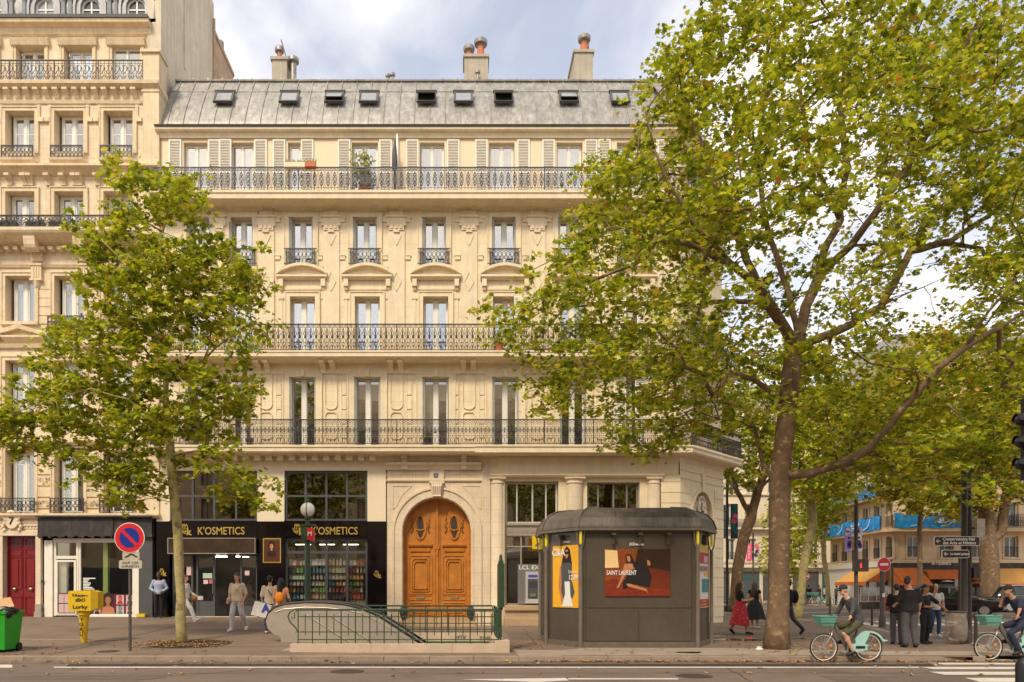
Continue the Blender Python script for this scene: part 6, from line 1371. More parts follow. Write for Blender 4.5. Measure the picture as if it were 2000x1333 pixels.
# ============================================================ PEOPLE
for n_, c_ in dict(skin_light=(.62, .33, .20), skin_tan=(.42, .20, .11), skin_dark=(.10, .045, .025), hair_black=(.012, .009, .008), hair_brown=(.06, .03, .015), hair_grey=(.35, .32, .28), cloth_black=(.010, .010, .012), cloth_white=(.72, .68, .62), cloth_cream=(.72, .58, .40), cloth_pale=(.60, .58, .58), cloth_blue=(.34, .38, .50), cloth_red=(.50, .025, .035), cloth_grey=(.085, .082, .088), cloth_char=(.06, .058, .06), cloth_olive=(.075, .075, .035), cloth_navy=(.02, .024, .05), cloth_orange=(.75, .26, .02), cloth_peach=(.75, .34, .18), denim=(.04, .07, .17), shoe_white=(.75, .70, .64), shoe_black=(.012, .012, .012), leather=(.28, .10, .04)).items(): mat(n_, c_, .8 if 'cloth' in n_ else .55, var=.12, ns=9)
def loft(mb, rings, lat, n=14):
    lat = Vector(lat).normalized(); k = len(rings); o = len(mb.v); P = [Vector(r[0]) for r in rings]
    for i, (p, rx, ry) in enumerate(rings):
        t = (P[min(i+1, k-1)]-P[max(i-1, 0)]).normalized(); f = t.cross(lat).normalized(); l2 = f.cross(t).normalized()
        for j in range(n): a = 2*math.pi*j/n; mb.v.append(tuple(P[i]+l2*rx*math.cos(a)+f*ry*math.sin(a)))
    for i in range(k-1):
        for j in range(n): a = o+i*n+j; b = o+i*n+(j+1) % n; mb.f.append([a, b, b+n, a+n]); mb.m.append(0)
    mb.f.append([o+j for j in range(n)][::-1]); mb.m.append(0); mb.f.append([o+(k-1)*n+j for j in range(n)]); mb.m.append(0)
def limb(mb, pts, rs, n=10):
    path, rad = [], []
    for i in range(len(pts)-1):
        for t in (0, .35, .7): path.append(Vector(pts[i]).lerp(Vector(pts[i+1]), t)); rad.append(rs[i]+(rs[i+1]-rs[i])*t)
    path.append(Vector(pts[-1])); rad.append(rs[-1]); mb.tube(path, rad, n)
    for p, r in zip(pts, rs): mb.ell(p, (r, r, r), 8, 6)
def fuse(mb, name, mt, parent, vox=.012, smooth_it=2):
    "join overlapping volumes into one continuous skin"
    ob = mb.build(name, mt, None); m = ob.modifiers.new('r', 'REMESH'); m.mode = 'VOXEL'; m.voxel_size = vox
    if smooth_it: s = ob.modifiers.new('s', 'SMOOTH'); s.factor = .5; s.iterations = smooth_it
    dg = bpy.context.evaluated_depsgraph_get(); me = bpy.data.meshes.new_from_object(ob.evaluated_get(dg)); ob.modifiers.clear(); ob.data = me; me.name = name
    me.polygons.foreach_set('use_smooth', [True]*len(me.polygons))
    if not me.materials: me.materials.append(M[mt])
    ob.parent = parent; return ob
J0 = dict(pel=(0, 0, .95), wst=(0, 0, 1.09), chs=(0, 0, 1.28), nck=(0, .01, 1.46), hed=(0, -.02, 1.635),
 hpL=(-.09, 0, .91), hpR=(.09, 0, .91), knL=(-.10, -.02, .50), knR=(.10, -.02, .50), anL=(-.10, .02, .08), anR=(.10, .02, .08), toL=(-.11, -.15, .03), toR=(.11, -.15, .03),
 shL=(-.175, .01, 1.40), shR=(.175, .01, 1.40), elL=(-.23, .03, 1.13), elR=(.23, .03, 1.13), wrL=(-.24, -.06, .89), wrR=(.24, -.06, .89))
def person(label, loc, rz, J={}, scale=1., skin='skin_light', top_='cloth_black', bot='cloth_black', shoe='shoe_black', hair='hair_black', hairstyle='short', sleeve=.9, legs='trousers', loose=1., group=None, wide=1., face=(0, -1, 0), leglen=1., vox=.011):
    r = thing('person', loc, label, 'person', group, rz); r.scale = (scale,)*3
    j = {k: Vector(J.get(k, v)) for k, v in J0.items()}
    lat = (j['shR']-j['shL']); lat2 = (j['hpR']-j['hpL']); fc = Vector(face).normalized()
    W_ = wide
    b = MB()
    loft(b, [(j['pel']-Vector((0, 0, .06)), .12*W_, .09*W_), (j['pel']+Vector((0, 0, .02)), .155*W_, .105*W_), (j['wst'], .13*W_, .09*W_), (j['chs'], .15*W_, .105*W_), (j['chs'].lerp(j['nck'], .55), .155*W_, .09), (j['nck']-Vector((0, 0, .01)), .07, .06)], lat)
    limb(b, [j['nck']-Vector((0, 0, .04)), j['hed']-Vector((0, 0, .04))], [.055, .052])
    h = j['hed']; side = fc.cross(Vector((0, 0, 1))).normalized(); up = side.cross(fc).normalized()
    hm = Matrix((side, -fc, up)).transposed()   # local: x side, y back, z up
    def hp(p): return h+hm @ Vector(p)
    s0 = len(b.v); b.ell((0, .01, .02), (.075, .095, .105), 16, 12); b.ell((0, -.025, -.055), (.052, .062, .062), 12, 8); b.ell((0, -.097, -.012), (.014, .022, .026), 8, 6); b.ell((.076, .01, 0), (.012, .02, .032), 6, 5); b.ell((-.076, .01, 0), (.012, .02, .032), 6, 5); b.ell((0, -.085, -.052), (.026, .012, .010), 8, 4)
    b.tr(hp, s0)
    for S_ in 'LR':
        sh, el_, wr, hpj, kn, an, to = (j[k+S_] for k in ('sh', 'el', 'wr', 'hp', 'kn', 'an', 'to')); sg = -1 if S_ == 'L' else 1
        limb(b, [sh, el_, wr], [.052*W_, .040*W_, .027]); b.ell(sh, (.06, .055, .055), 10, 6)
        hd = (wr-el_).normalized(); pm = wr+hd*.05; b.ell(pm, (.034, .030, .045), 10, 6)
        ax = hd.cross(lat.normalized()); ax = ax.normalized() if ax.length > .1 else fc; pl_ = hd.cross(ax).normalized()
        for q, (o_, l_) in enumerate(((-.027, .062), (-.009, .072), (.009, .068), (.026, .054))):
            p0 = wr+hd*.08+pl_*o_; p1 = p0+hd*l_*.55-ax*.004; p2 = p1+hd*l_*.3+ax*.022*(-1)
            b.tube([p0, p1, p2], [.011, .0105, .009], 6)
        b.tube([wr+hd*.03-pl_*.025*sg, wr+hd*.06-pl_*.05*sg, wr+hd*.09-pl_*.055*sg], [.013, .011, .009], 6)
        limb(b, [hpj, kn, an], [.085*W_, .058, .038]); b.ell(kn.lerp(an, .3), (.056, .06, .09), 8, 6); b.ell(an.lerp(to, .5), (.04, .05, .03), 8, 5)
    body = fuse(b, 'body', skin, r, vox)
    # eyes and brows
    k = MB()
    for sg in (-1, 1): s0 = len(k.v); k.ell((sg*.030, -.080, .012), (.010, .007, .005), 8, 5); k.box(sg*.030-.013, sg*.030+.013, -.084, -.076, .033, .036); k.tr(hp, s0)
    k.build('eyes', 'hair_black', body, True, local=True)
    # clothes
    c = MB(); L_ = loose
    pe = j['pel']
    loft(c, [(pe-Vector((0, 0, .05)), (.165*W_)*L_, .125*W_*L_), (pe+Vector((0, 0, .03)), .165*W_*L_, .12*W_*L_), (j['wst'], .145*W_*L_, .105*W_*L_), (j['chs'], .165*W_*L_**.5, .12*W_*L_**.5), (j['chs'].lerp(j['nck'], .6), .165*W_, .095), (j['nck']-Vector((0, 0, .025)), .085, .068)], lat)
    for S_ in 'LR':
        sh, el_, wr = (j[k_+S_] for k_ in ('sh', 'el', 'wr')); e = sleeve
        if e > 0:
            if e <= 1: limb(c, [sh, sh.lerp(el_, e)], [.068*W_, .062*W_*L_**.5])
            else: limb(c, [sh, el_, el_.lerp(wr, min(1, e-1))], [.066*W_, .054*W_, .042])
    fuse(c, 'shirt' if legs != 'dress' else 'bodice', top_, r, vox)
    c = MB()
    if legs in ('trousers', 'shorts'):
        loft(c, [(pe-Vector((0, 0, .10)), .14*W_, .11*W_), (pe, .162*W_, .118*W_), (pe+Vector((0, 0, .07)), .155*W_, .11*W_)], lat2)
        for S_ in 'LR':
            hpj, kn, an = (j[k_+S_] for k_ in ('hp', 'kn', 'an'))
            if legs == 'shorts': limb(c, [hpj, hpj.lerp(kn, .85)], [.10*W_, .092])
            else: limb(c, [hpj, kn, kn.lerp(an, .93*leglen)], [.10*W_, .068*L_, .058*L_])
        fuse(c, legs, bot, r, vox)
    else:
        ln = {'skirt': .30, 'dress': .34}[legs]; zb_ = ln; n = 40; zt_ = j['wst'].z+.02; rings = 7; ctr0 = j['wst']; ctr1 = (j['anL']+j['anR'])/2
        for i in range(rings):
            t = i/(rings-1); z = zt_+(zb_-zt_)*t; cx = ctr0.x+(ctr1.x-ctr0.x)*t*.7; cy = ctr0.y+(ctr1.y-ctr0.y)*t*.7
            for q in range(n): a = 2*math.pi*q/n; rr = (.135+.18*t**.8)*(1+.10*t*math.sin(q*6*2*math.pi/n+i*.2)); c.v.append((cx+rr*math.cos(a)*(1.25 if t > .3 else 1.05), cy+rr*math.sin(a), z+.02*t*math.sin(3*a)))
        for i in range(rings-1):
            for q in range(n): c.f.append([i*n+q, i*n+(q+1) % n, (i+1)*n+(q+1) % n, (i+1)*n+q]); c.m.append(0)
        c.build('skirt', bot, r, True, local=True)
    for S_ in 'LR':
        an, to = j['an'+S_], j['to'+S_]; c = MB(); d = (to-an).normalized(); lo = an.lerp(to, .45)
        c.ell(an-Vector((0, 0, .02)), (.045, .052, .05), 8, 6); c.tube([an-d*.05-Vector((0, 0, .03)), an.lerp(to, .4)-Vector((0, 0, .012)), to+d*.035], [.045, .05, .038], 8); fuse(c, 'shoe', shoe, r, .014, 1)
    c = MB()
    if hairstyle != 'none':
        s0 = len(c.v)
        if hairstyle in ('short', 'curly'):
            c.ell((0, .022, .048), (.083, .098, .088), 14, 10); c.ell((0, .05, .0), (.078, .062, .085), 12, 8)
            if hairstyle == 'curly':
                rr_ = random.Random(5)
                for _ in range(30): a, e_ = rr_.uniform(0, 6.3), rr_.uniform(.1, 1.4); c.ell((.085*math.cos(a)*math.cos(e_), .03+.095*math.sin(a)*math.cos(e_), .045+.085*math.sin(e_)), (.026, .026, .022), 6, 4)
        else:
            c.ell((0, .028, .035), (.086, .098, .095), 14, 10); c.tube([(0, .075, .06), (0, .10, -.06), (0, .11, -.22), (0, .105, -.42), (0, .09, -.52)], [.07, .085, .09, .075, .03], 10)
            for sg in (-1, 1): c.tube([(sg*.06, -.01, .06), (sg*.085, .02, -.05), (sg*.08, .05, -.2)], [.03, .035, .03], 7)
        c.tr(hp, s0)
        if hairstyle == 'cap':
            pass
        ho = fuse(c, 'hair', hair, r, .012, 1)
    r['_'] = 0; del r['_']
    return r, j, hp
def cap(r, hp, mt):
    c = MB(); c.ell((0, .012, .055), (.088, .105, .085), 16, 10); c.ell((0, -.11, .045), (.065, .075, .014), 12, 6); c.tr(hp); fuse(c, 'cap', mt, r, .012, 1)
def hbag(r, name, mt, P, sz, strap=None):
    c = MB(); c.ell(P, sz, 12, 8); o = c.build(name, mt, None, True, local=True); return o
def held(r, o, label, cat):   # a thing carried by a person stays its own top-level object
    o.location = r.location; o.rotation_euler = r.rotation_euler; o.scale = r.scale; tag(o, label, cat)
# guard by the shop door
gY = 27.9
r, j, hp = person('person in light blue shirt and black trousers standing guard left of the shop', (PX(310, gY), gY, gz(-11, gY)+.02), R(10), dict(wrL=(-.13, -.13, .98), wrR=(.13, -.13, .98), elL=(-.30, .02, 1.13), elR=(.30, .02, 1.13)), 1.0, 'skin_dark', 'cloth_blue', 'cloth_black', sleeve=1.7, wide=1.15, hairstyle='short')
# walker hidden behind the slim tree
g = ground(362, 1219); r, j, hp = person('person in white trousers striding half hidden behind the slim tree trunk', g, R(80), dict(knL=(-.10, -.28, .55), anL=(-.10, -.45, .12), toL=(-.1, -.60, .20), knR=(.09, .08, .52), anR=(.09, .40, .16), toR=(.09, .27, .04), wrR=(.2, -.3, 1.0), elR=(.22, -.05, 1.13), wrL=(-.22, .15, .93)), .97, 'skin_light', 'cloth_white', 'cloth_white', 'shoe_white', 'hair_brown', sleeve=1.8, loose=1.15)
hb = hbag(r, 'handbag', 'leather', (.12, -.25, .90), (.07, .16, .12)); held(r, hb, 'brown leather handbag carried by the walker behind the slim tree', 'bag')
k = MB(); k.box(.10, .12, -.62, -.42, .86, 1.00); tb = k.build('tablet', 'print_white', None, local=True); held(r, tb, 'white tablet held out by the walker behind the slim tree', 'tablet')
# walker in the middle
g = ground(463, 1233); r, j, hp = person('person in cream T-shirt and pale loose trousers walking with a crossbody bag', g, R(-8), dict(knL=(-.10, -.12, .52), anL=(-.12, -.10, .08), toL=(-.14, -.27, .03), hpR=(.09, 0, .91), knR=(.14, .02, .52), anR=(.20, .25, .17), toR=(.21, .16, .04), elL=(-.24, .05, 1.14), wrL=(-.22, -.12, .94), elR=(.25, .06, 1.13), wrR=(.22, -.08, .88)), 1.02, 'skin_light', 'cloth_cream', 'cloth_pale', 'shoe_white', 'hair_brown', 'curly', sleeve=.92, loose=1.22)
hb = MB(); hb.tube([(.14, -.02, 1.42), (.08, -.15, 1.30), (-.08, -.16, 1.10), (-.20, -.10, .98)], .010, 5); hb.ell((-.22, -.10, .95), (.05, .09, .07), 8, 6); held(r, hb.build('crossbody_bag', 'cloth_cream', None, True, local=True), 'cream crossbody bag worn by the walker in the cream T-shirt', 'bag')
# pair behind the escalator
gA = (PX(527, 21.4), 21.4, gz(PX(527, 21.4), 21.4)); r, j, hp = person('person in beige shirt seen from behind with a dark shoulder strap', gA, R(185), dict(wrL=(-.3, -.12, .95), elL=(-.28, 0, 1.15)), .98, 'skin_light', 'cloth_cream', 'denim', 'shoe_white', 'hair_black', sleeve=.9, loose=1.1)
hb = MB(); hb.tube([(.15, -.04, 1.43), (.02, .13, 1.30), (-.12, .13, 1.10), (-.2, .05, 1.0)], .013, 5); held(r, hb.build('shoulder_strap', 'cloth_black', None, True, local=True), 'dark shoulder strap across the back of the person in beige', 'strap')
xb, yb2 = PX(512, 21.2), 21.2; k = MB(); k.prism([(xb-.30, yb2-.12, .62+.2), (xb+.22, yb2-.12, .50+.2), (xb+.30, yb2-.12, .88+.2), (xb-.18, yb2-.12, 1.02+.2)], (0, .26, 0)); bg_ = k.build('shopping_bag', 'cloth_white', loc=(xb, yb2, 1)); tag(bg_, 'large white shopping bag with a blue letter, held by the person in beige', 'bag')
text('A', xb+.14, 1.0, yb2-.13, .30, bg_, 'blue_print', bold=.02, fn=None)
k = MB(); k.tube([(xb-.12, yb2, 1.2), (xb-.02, yb2, 1.32), (xb+.16, yb2, 1.12)], .012, 5); k.build('handle', 'blue_print', bg_)
gB = (PX(549, 20.9), 20.9, gz(PX(549, 20.9), 20.9)); r, j, hp = person('person with long black hair in orange and peach top, back turned beside the escalator', gB, R(170), dict(elL=(-.26, .02, 1.15), wrL=(-.26, -.14, .95)), .95, 'skin_light', 'cloth_peach', 'cloth_pale', 'shoe_white', 'hair_black', 'long', sleeve=.3)
k = MB(); k.ell((-.02, .17, 1.16), (.15, .09, .17), 12, 8); held(r, k.build('backpack', 'cloth_orange', None, True, local=True), 'orange bag on the back of the long-haired person', 'bag')
# women right of the kiosk
g = ground(1446, 1239); r, j, hp = person('person in black top and long red patterned skirt walking away with a phone', g, R(75), dict(wrR=(.12, -.32, 1.18), elR=(.22, -.08, 1.12), wrL=(-.08, -.30, 1.15), elL=(-.22, -.05, 1.12), anL=(-.1, -.2, .08), toL=(-.1, -.36, .03), knL=(-.1, -.15, .5), anR=(.1, .3, .16), toR=(.1, .2, .04), knR=(.1, .1, .5)), .97, 'skin_light', 'cloth_black', 'cloth_redpat', 'shoe_black', 'hair_brown', 'long', sleeve=.6, legs='skirt')
g = ground(1474, 1228); r, j, hp = person('person in long black sleeveless dress with a thin strap, walking beside the red skirt', g, R(135), dict(elR=(.25, .03, 1.13)), .98, 'skin_light', 'cloth_black', 'cloth_black', 'shoe_white', 'hair_brown', 'long', sleeve=.2, legs='dress')
# walker behind the trunk with a backpack
g = ground(1540, 1240); r, j, hp = person('person in black with one leg trailing, mostly hidden by the thick tree trunk', g, R(265), dict(knL=(-.1, -.22, .55), anL=(-.1, -.25, .10), toL=(-.1, -.4, .05), knR=(.1, .10, .52), anR=(.1, .42, .18), toR=(.1, .33, .05)), 1., 'skin_tan', 'cloth_black', 'cloth_char', 'shoe_black', 'hair_black', sleeve=1.8)
k = MB(); k.ell((0, .20, 1.22), (.16, .11, .22), 12, 8); held(r, k.build('backpack', 'cloth_black', None, True, local=True), 'black backpack showing right of the thick tree trunk', 'backpack')
# group near the crossing
g = ground(1752, 1259); r, j, hp = person('person in black T-shirt and grey trousers looking down, leftmost of the standing group', g, R(160), dict(wrR=(.05, -.30, 1.10), elR=(.22, -.06, 1.10), wrL=(-.05, -.28, 1.08), elL=(-.22, -.06, 1.10), hed=(.0, -.07, 1.61)), .93, 'skin_light', 'cloth_black', 'cloth_grey', 'shoe_black', 'hair_black', sleeve=.85, loose=1.15, face=(0, -1, -.5))
g = ground(1777, 1265); r, j, hp = person('tallest person of the group, black T-shirt and wide grey trousers, back turned', g, R(175), dict(wrR=(.24, -.2, 1.05), elR=(.27, -.02, 1.12), hed=(.03, -.02, 1.635), anL=(-.14, .02, .08), toL=(-.18, -.13, .03), hpL=(-.09, 0, .91)), 1.03, 'skin_light', 'cloth_black', 'cloth_grey', 'shoe_black', 'hair_brown', sleeve=.85, loose=1.3, face=(-.8, -.6, 0))
g = ground(1807, 1258); r, j, hp = person('person all in black pointing ahead with one arm, third of the group', g, R(20), dict(elR=(.36, -.12, 1.22), wrR=(.56, -.2, 1.02), wrL=(.0, -.22, 1.1), elL=(-.2, -.06, 1.12), anR=(.16, .1, .08), toR=(.2, -.05, .03)), .91, 'skin_tan', 'cloth_black', 'cloth_black', 'shoe_black', 'hair_black', 'curly', sleeve=.9, loose=1.1)
g = ground(1827, 1244); r, j, hp = person('person in white T-shirt and jeans raising a hand to the face, behind the group', g, R(-15), dict(elL=(-.24, -.08, 1.12), wrL=(-.08, -.16, 1.42), anL=(-.12, .12, .1), toL=(-.14, 0, .03)), .93, 'skin_light', 'cloth_white', 'denim', 'shoe_white', 'hair_brown', 'long', sleeve=.6)
# people by the parked bicycles, far away
for i, (px, py, tp, bt, lb) in enumerate(((1600, 1181, 'cloth_navy', 'cloth_navy', 'small distant person in navy by the parked bicycles'), (1611, 1181, 'cloth_white', 'denim', 'small distant person in a white shirt by the parked bicycles'), (1580, 1180, 'cloth_black', 'cloth_black', 'small distant person in black by the motor scooter'), (1634, 1182, 'cloth_char', 'cloth_black', 'small distant person in dark clothes left of the terrace screen'))):
    g = ground(px, py); person(lb, g, R(60*i+20), {}, .95, 'skin_tan', tp, bt, sleeve=.9, vox=.02)
# ============================================================ BICYCLES
for n_, c_ in dict(velo_teal=(.36, .62, .58), velo_grey=(.13, .125, .115), basket_green=(.12, .34, .27), reflector=(.8, .25, .03)).items(): mat(n_, c_, .35, var=.08, ns=6)
def bicycle():
    r = thing('hire_bicycle', (0, 0, 0), '-', 'bicycle', 'pale turquoise hire bicycles being ridden')
    # local: front towards -x, wheels at x=-.5 and +.54, radius .33
    for s_, cx in ((0, -.52), (1, .53)):
        w = MB(); w.tube([(cx+.315*math.cos(a*math.pi/18), 0, .33+.315*math.sin(a*math.pi/18)) for a in range(37)], .019, 8, False); wh = w.build('wheel', 'rubber', r, True, local=True)
        MB().tube([(cx+.292*math.cos(a*math.pi/18), 0, .33+.292*math.sin(a*math.pi/18)) for a in range(37)], .011, 6, False).build('rim', 'shoe_white', wh, True, local=True)
        k = MB(); [k.tube([(cx+.04*math.cos(a*math.pi/9+.4), (-.02 if a % 2 else .02), .33+.04*math.sin(a*math.pi/9+.4)), (cx+.29*math.cos(a*math.pi/9), 0, .33+.29*math.sin(a*math.pi/9))], .0022, 3) for a in range(18)]; k.build('spokes', 'steel_bright', wh, local=True)
        k = MB(); k.tube([(cx, -.06, .33), (cx, .06, .33)], .05 if s_ == 0 else .06, 12); k.build('hub', 'steel_bright', wh, local=True)
        k = MB(); a = R(20); k.box(cx+.13, cx+.19, -.012, .012, .36, .41); k.box(cx+.02, cx+.08, -.012, .012, .10, .14); k.build('reflector', 'reflector', wh, local=True)
    k = MB(); k.tube([(-.28, 0, .93), (-.24, 0, .80), (-.02, 0, .42), (.06, 0, .30)], [.030, .045, .055, .06], 8); k.tube([(.06, 0, .30), (.24, 0, .62), (.27, 0, .78)], [.05, .03, .022], 8); k.build('frame', 'velo_grey', r, True, local=True)
    k = MB(); k.tube([(-.28, 0, .90), (-.33, 0, .74)], .028, 8)
    for y in (-.055, .055): k.tube([(-.33, y*.6, .74), (-.37, y, .62), (-.52, y, .33)], .014, 6)
    k.build('fork', 'steel_bright', r, True, local=True)
    k = MB(); k.tube([(-.30, 0, .9), (-.26, 0, 1.04)], .018, 6); k.tube([(-.08, -.30, 1.04), (-.18, -.24, 1.05), (-.27, -.08, 1.05), (-.27, .08, 1.05), (-.18, .24, 1.05), (-.08, .30, 1.04)], .014, 6); k.tube([(-.13, -.27, 1.045), (-.02, -.32, 1.035)], .02, 6); k.tube([(-.13, .27, 1.045), (-.02, .32, 1.035)], .02, 6); k.box(-.34, -.22, -.07, .07, 1.06, 1.10); k.build('handlebar', 'velo_grey', r, True, local=True)
    k = MB(); a, b = .86, 1.06
    k.add([(-.62, -.13, a-.02), (-.36, -.13, a-.02), (-.36, .13, a-.02), (-.62, .13, a-.02), (-.70, -.18, b), (-.31, -.18, b), (-.31, .18, b), (-.70, .18, b)], [(0,3,2,1),(0,1,5,4),(1,2,6,5),(2,3,7,6),(3,0,4,7)]); k.tube([(-.70, -.18, b), (-.31, -.18, b), (-.31, .18, b), (-.70, .18, b), (-.70, -.18, b)], .014, 6)
    for z in (.92, .99): k.tube([(-.66, -.165, z), (-.34, -.16, z), (-.34, .16, z), (-.66, .165, z), (-.66, -.165, z)], .008, 5)
    k.build('basket', 'basket_green', r, local=True)
    k = MB(); n = 12; pts = [(.53+.37*math.cos(R(a)), .33+.37*math.sin(R(a))) for a in range(175, -5+30, -12)]; inn = [(.53+.335*math.cos(R(a)), .33+.335*math.sin(R(a))) for a in range(31, 100, 12)]
    out = [(.53+.385*math.cos(R(a)), .33+.385*math.sin(R(a))) for a in range(150, 22, -8)]+[(.98, .50), (.90, .47)]+[(.53+.345*math.cos(R(a)), .33+.345*math.sin(R(a))) for a in range(24, 96, 8)]+[(.50, .55), (.42, .42), (.22, .40)]
    k.prism([(x, -.05, z) for x, z in out], (0, .10, 0)); k.prism([(-.0, -.06, .40), (.22, -.06, .43), (.42, -.06, .42), (.56, -.06, .37), (.56, -.06, .29), (.30, -.06, .25), (.12, -.06, .19), (.02, -.06, .24)], (0, .12, 0)); gd = k.build('rear_guard', 'velo_teal', r, local=True)
    MB().box(.20, .42, -.068, -.06, .31, .37).build('number_plate', 'cloth_black', gd, local=True)
    k = MB(); k.ell((.29, 0, .86), (.13, .08, .035), 12, 6); k.tube([(.16, 0, .86), (.05, 0, .85)], [.05, .02], 8); k.build('saddle', 'cloth_black', r, True, local=True)
    k = MB(); k.tube([(.06, -.08, .28), (.06, .08, .28)], .045, 12); k.tube([(.06, -.09, .28), (.11, -.10, .15)], .012, 6); k.box(.06, .17, -.19, -.10, .135, .16); k.tube([(.06, .09, .28), (.01, .10, .41)], .012, 6); k.box(-.04, .06, .10, .19, .40, .425); k.build('crank', 'pole_dark', r, local=True)
    return r
bk = bicycle(); bk['label'] = 'pale turquoise hire bicycle with green basket ridden by the person in grey'; b1 = (PX(1652, 15.72), 15.72, 0); sc = .945
bk2 = copy_tree(bk); bk2['label'] = 'second turquoise hire bicycle cut by the right edge, ridden by the person in navy'
bk.location = b1; bk.scale = (sc,)*3; bk.rotation_euler = (0, 0, R(2)); b2 = (PX(1975, 15.9), 15.9, 0); bk2.location = b2; bk2.scale = (sc,)*3; bk2.rotation_euler = (0, 0, R(-3))
# rider pose in bicycle coordinates (front -x): figure built facing -x
RJ = dict(pel=(.25, 0, .93), wst=(.19, 0, 1.07), chs=(.04, 0, 1.25), nck=(-.07, 0, 1.40), hed=(-.17, 0, 1.54), hpL=(.23, -.09, .90), hpR=(.23, .09, .90), knL=(-.10, -.12, .66), anL=(.10, -.13, .25), toL=(-.03, -.14, .18), knR=(-.16, .12, .80), anR=(.03, .13, .50), toR=(-.10, .14, .44),
 shL=(-.03, -.18, 1.34), shR=(-.03, .18, 1.34), elL=(-.08, -.25, 1.14), elR=(-.10, .25, 1.15), wrL=(-.10, -.27, 1.08), wrR=(-.10, .27, 1.08))
RJ.update(elL=(-.02, -.27, 1.15), wrL=(-.06, -.28, 1.08)) 
RJ1 = dict(RJ, elL=(.0, -.26, 1.17), wrL=(-.02, -.28, 1.09)); RJ1.update(elR=(-.13, .25, 1.22), wrR=(-.05, .28, 1.09))
RJ1.update(pel=(.27, 0, .96), wst=(.25, 0, 1.12), chs=(.14, 0, 1.33), nck=(.03, 0, 1.50), hed=(-.07, 0, 1.66), shL=(.07, -.19, 1.44), shR=(.07, .19, 1.44), elL=(.02, -.25, 1.22), elR=(-.01, .25, 1.22), wrL=(-.05, -.29, 1.09), wrR=(-.05, .29, 1.09))
r, j, hp = person('person in grey jacket, olive shorts and dark cap riding the turquoise bicycle', b1, R(2), RJ1, sc, 'skin_light', 'cloth_char', 'cloth_olive', 'shoe_black', 'hair_grey', 'short', sleeve=1.9, legs='shorts', face=(-1, -.25, -.05), loose=1.12); cap(r, hp, 'cloth_navy')
k = MB(); k.tube([(-.06, -.095, 0), (.0, -.1, 0), (.06, -.095, 0)], .014, 5); k.tr(hp); k.build('glasses', 'cloth_black', r, local=True)
r2j = dict(RJ1, elR=(-.10, .22, 1.28), wrR=(-.10, .10, 1.55)); r2j.update(shL=(.07, -.19, 1.42))
r, j, hp = person('person in navy riding the second bicycle with a hand to the mouth', b2, R(-3), r2j, sc, 'skin_tan', 'cloth_navy', 'cloth_navy', 'shoe_black', 'hair_black', 'short', sleeve=.7, face=(-1, -.3, -.05), loose=1.05)
cap(r, hp, 'cloth_black')
# parked bicycles and scooter far off
def far_bike(px, py, lb, rz):
    g = ground(px, py); o = copy_tree(bk); 
    for c in o.children:
        pass
    o.location = g; o.scale = (1, 1, 1); o.rotation_euler = (0, 0, rz); o['label'] = lb; o['group'] = 'parked bicycles across the side street'
far_bike(1592, 1183, 'parked hire bicycle left of the thin forked tree', R(15)); far_bike(1606, 1184, 'parked hire bicycle right in front of the thin forked tree', R(-10))
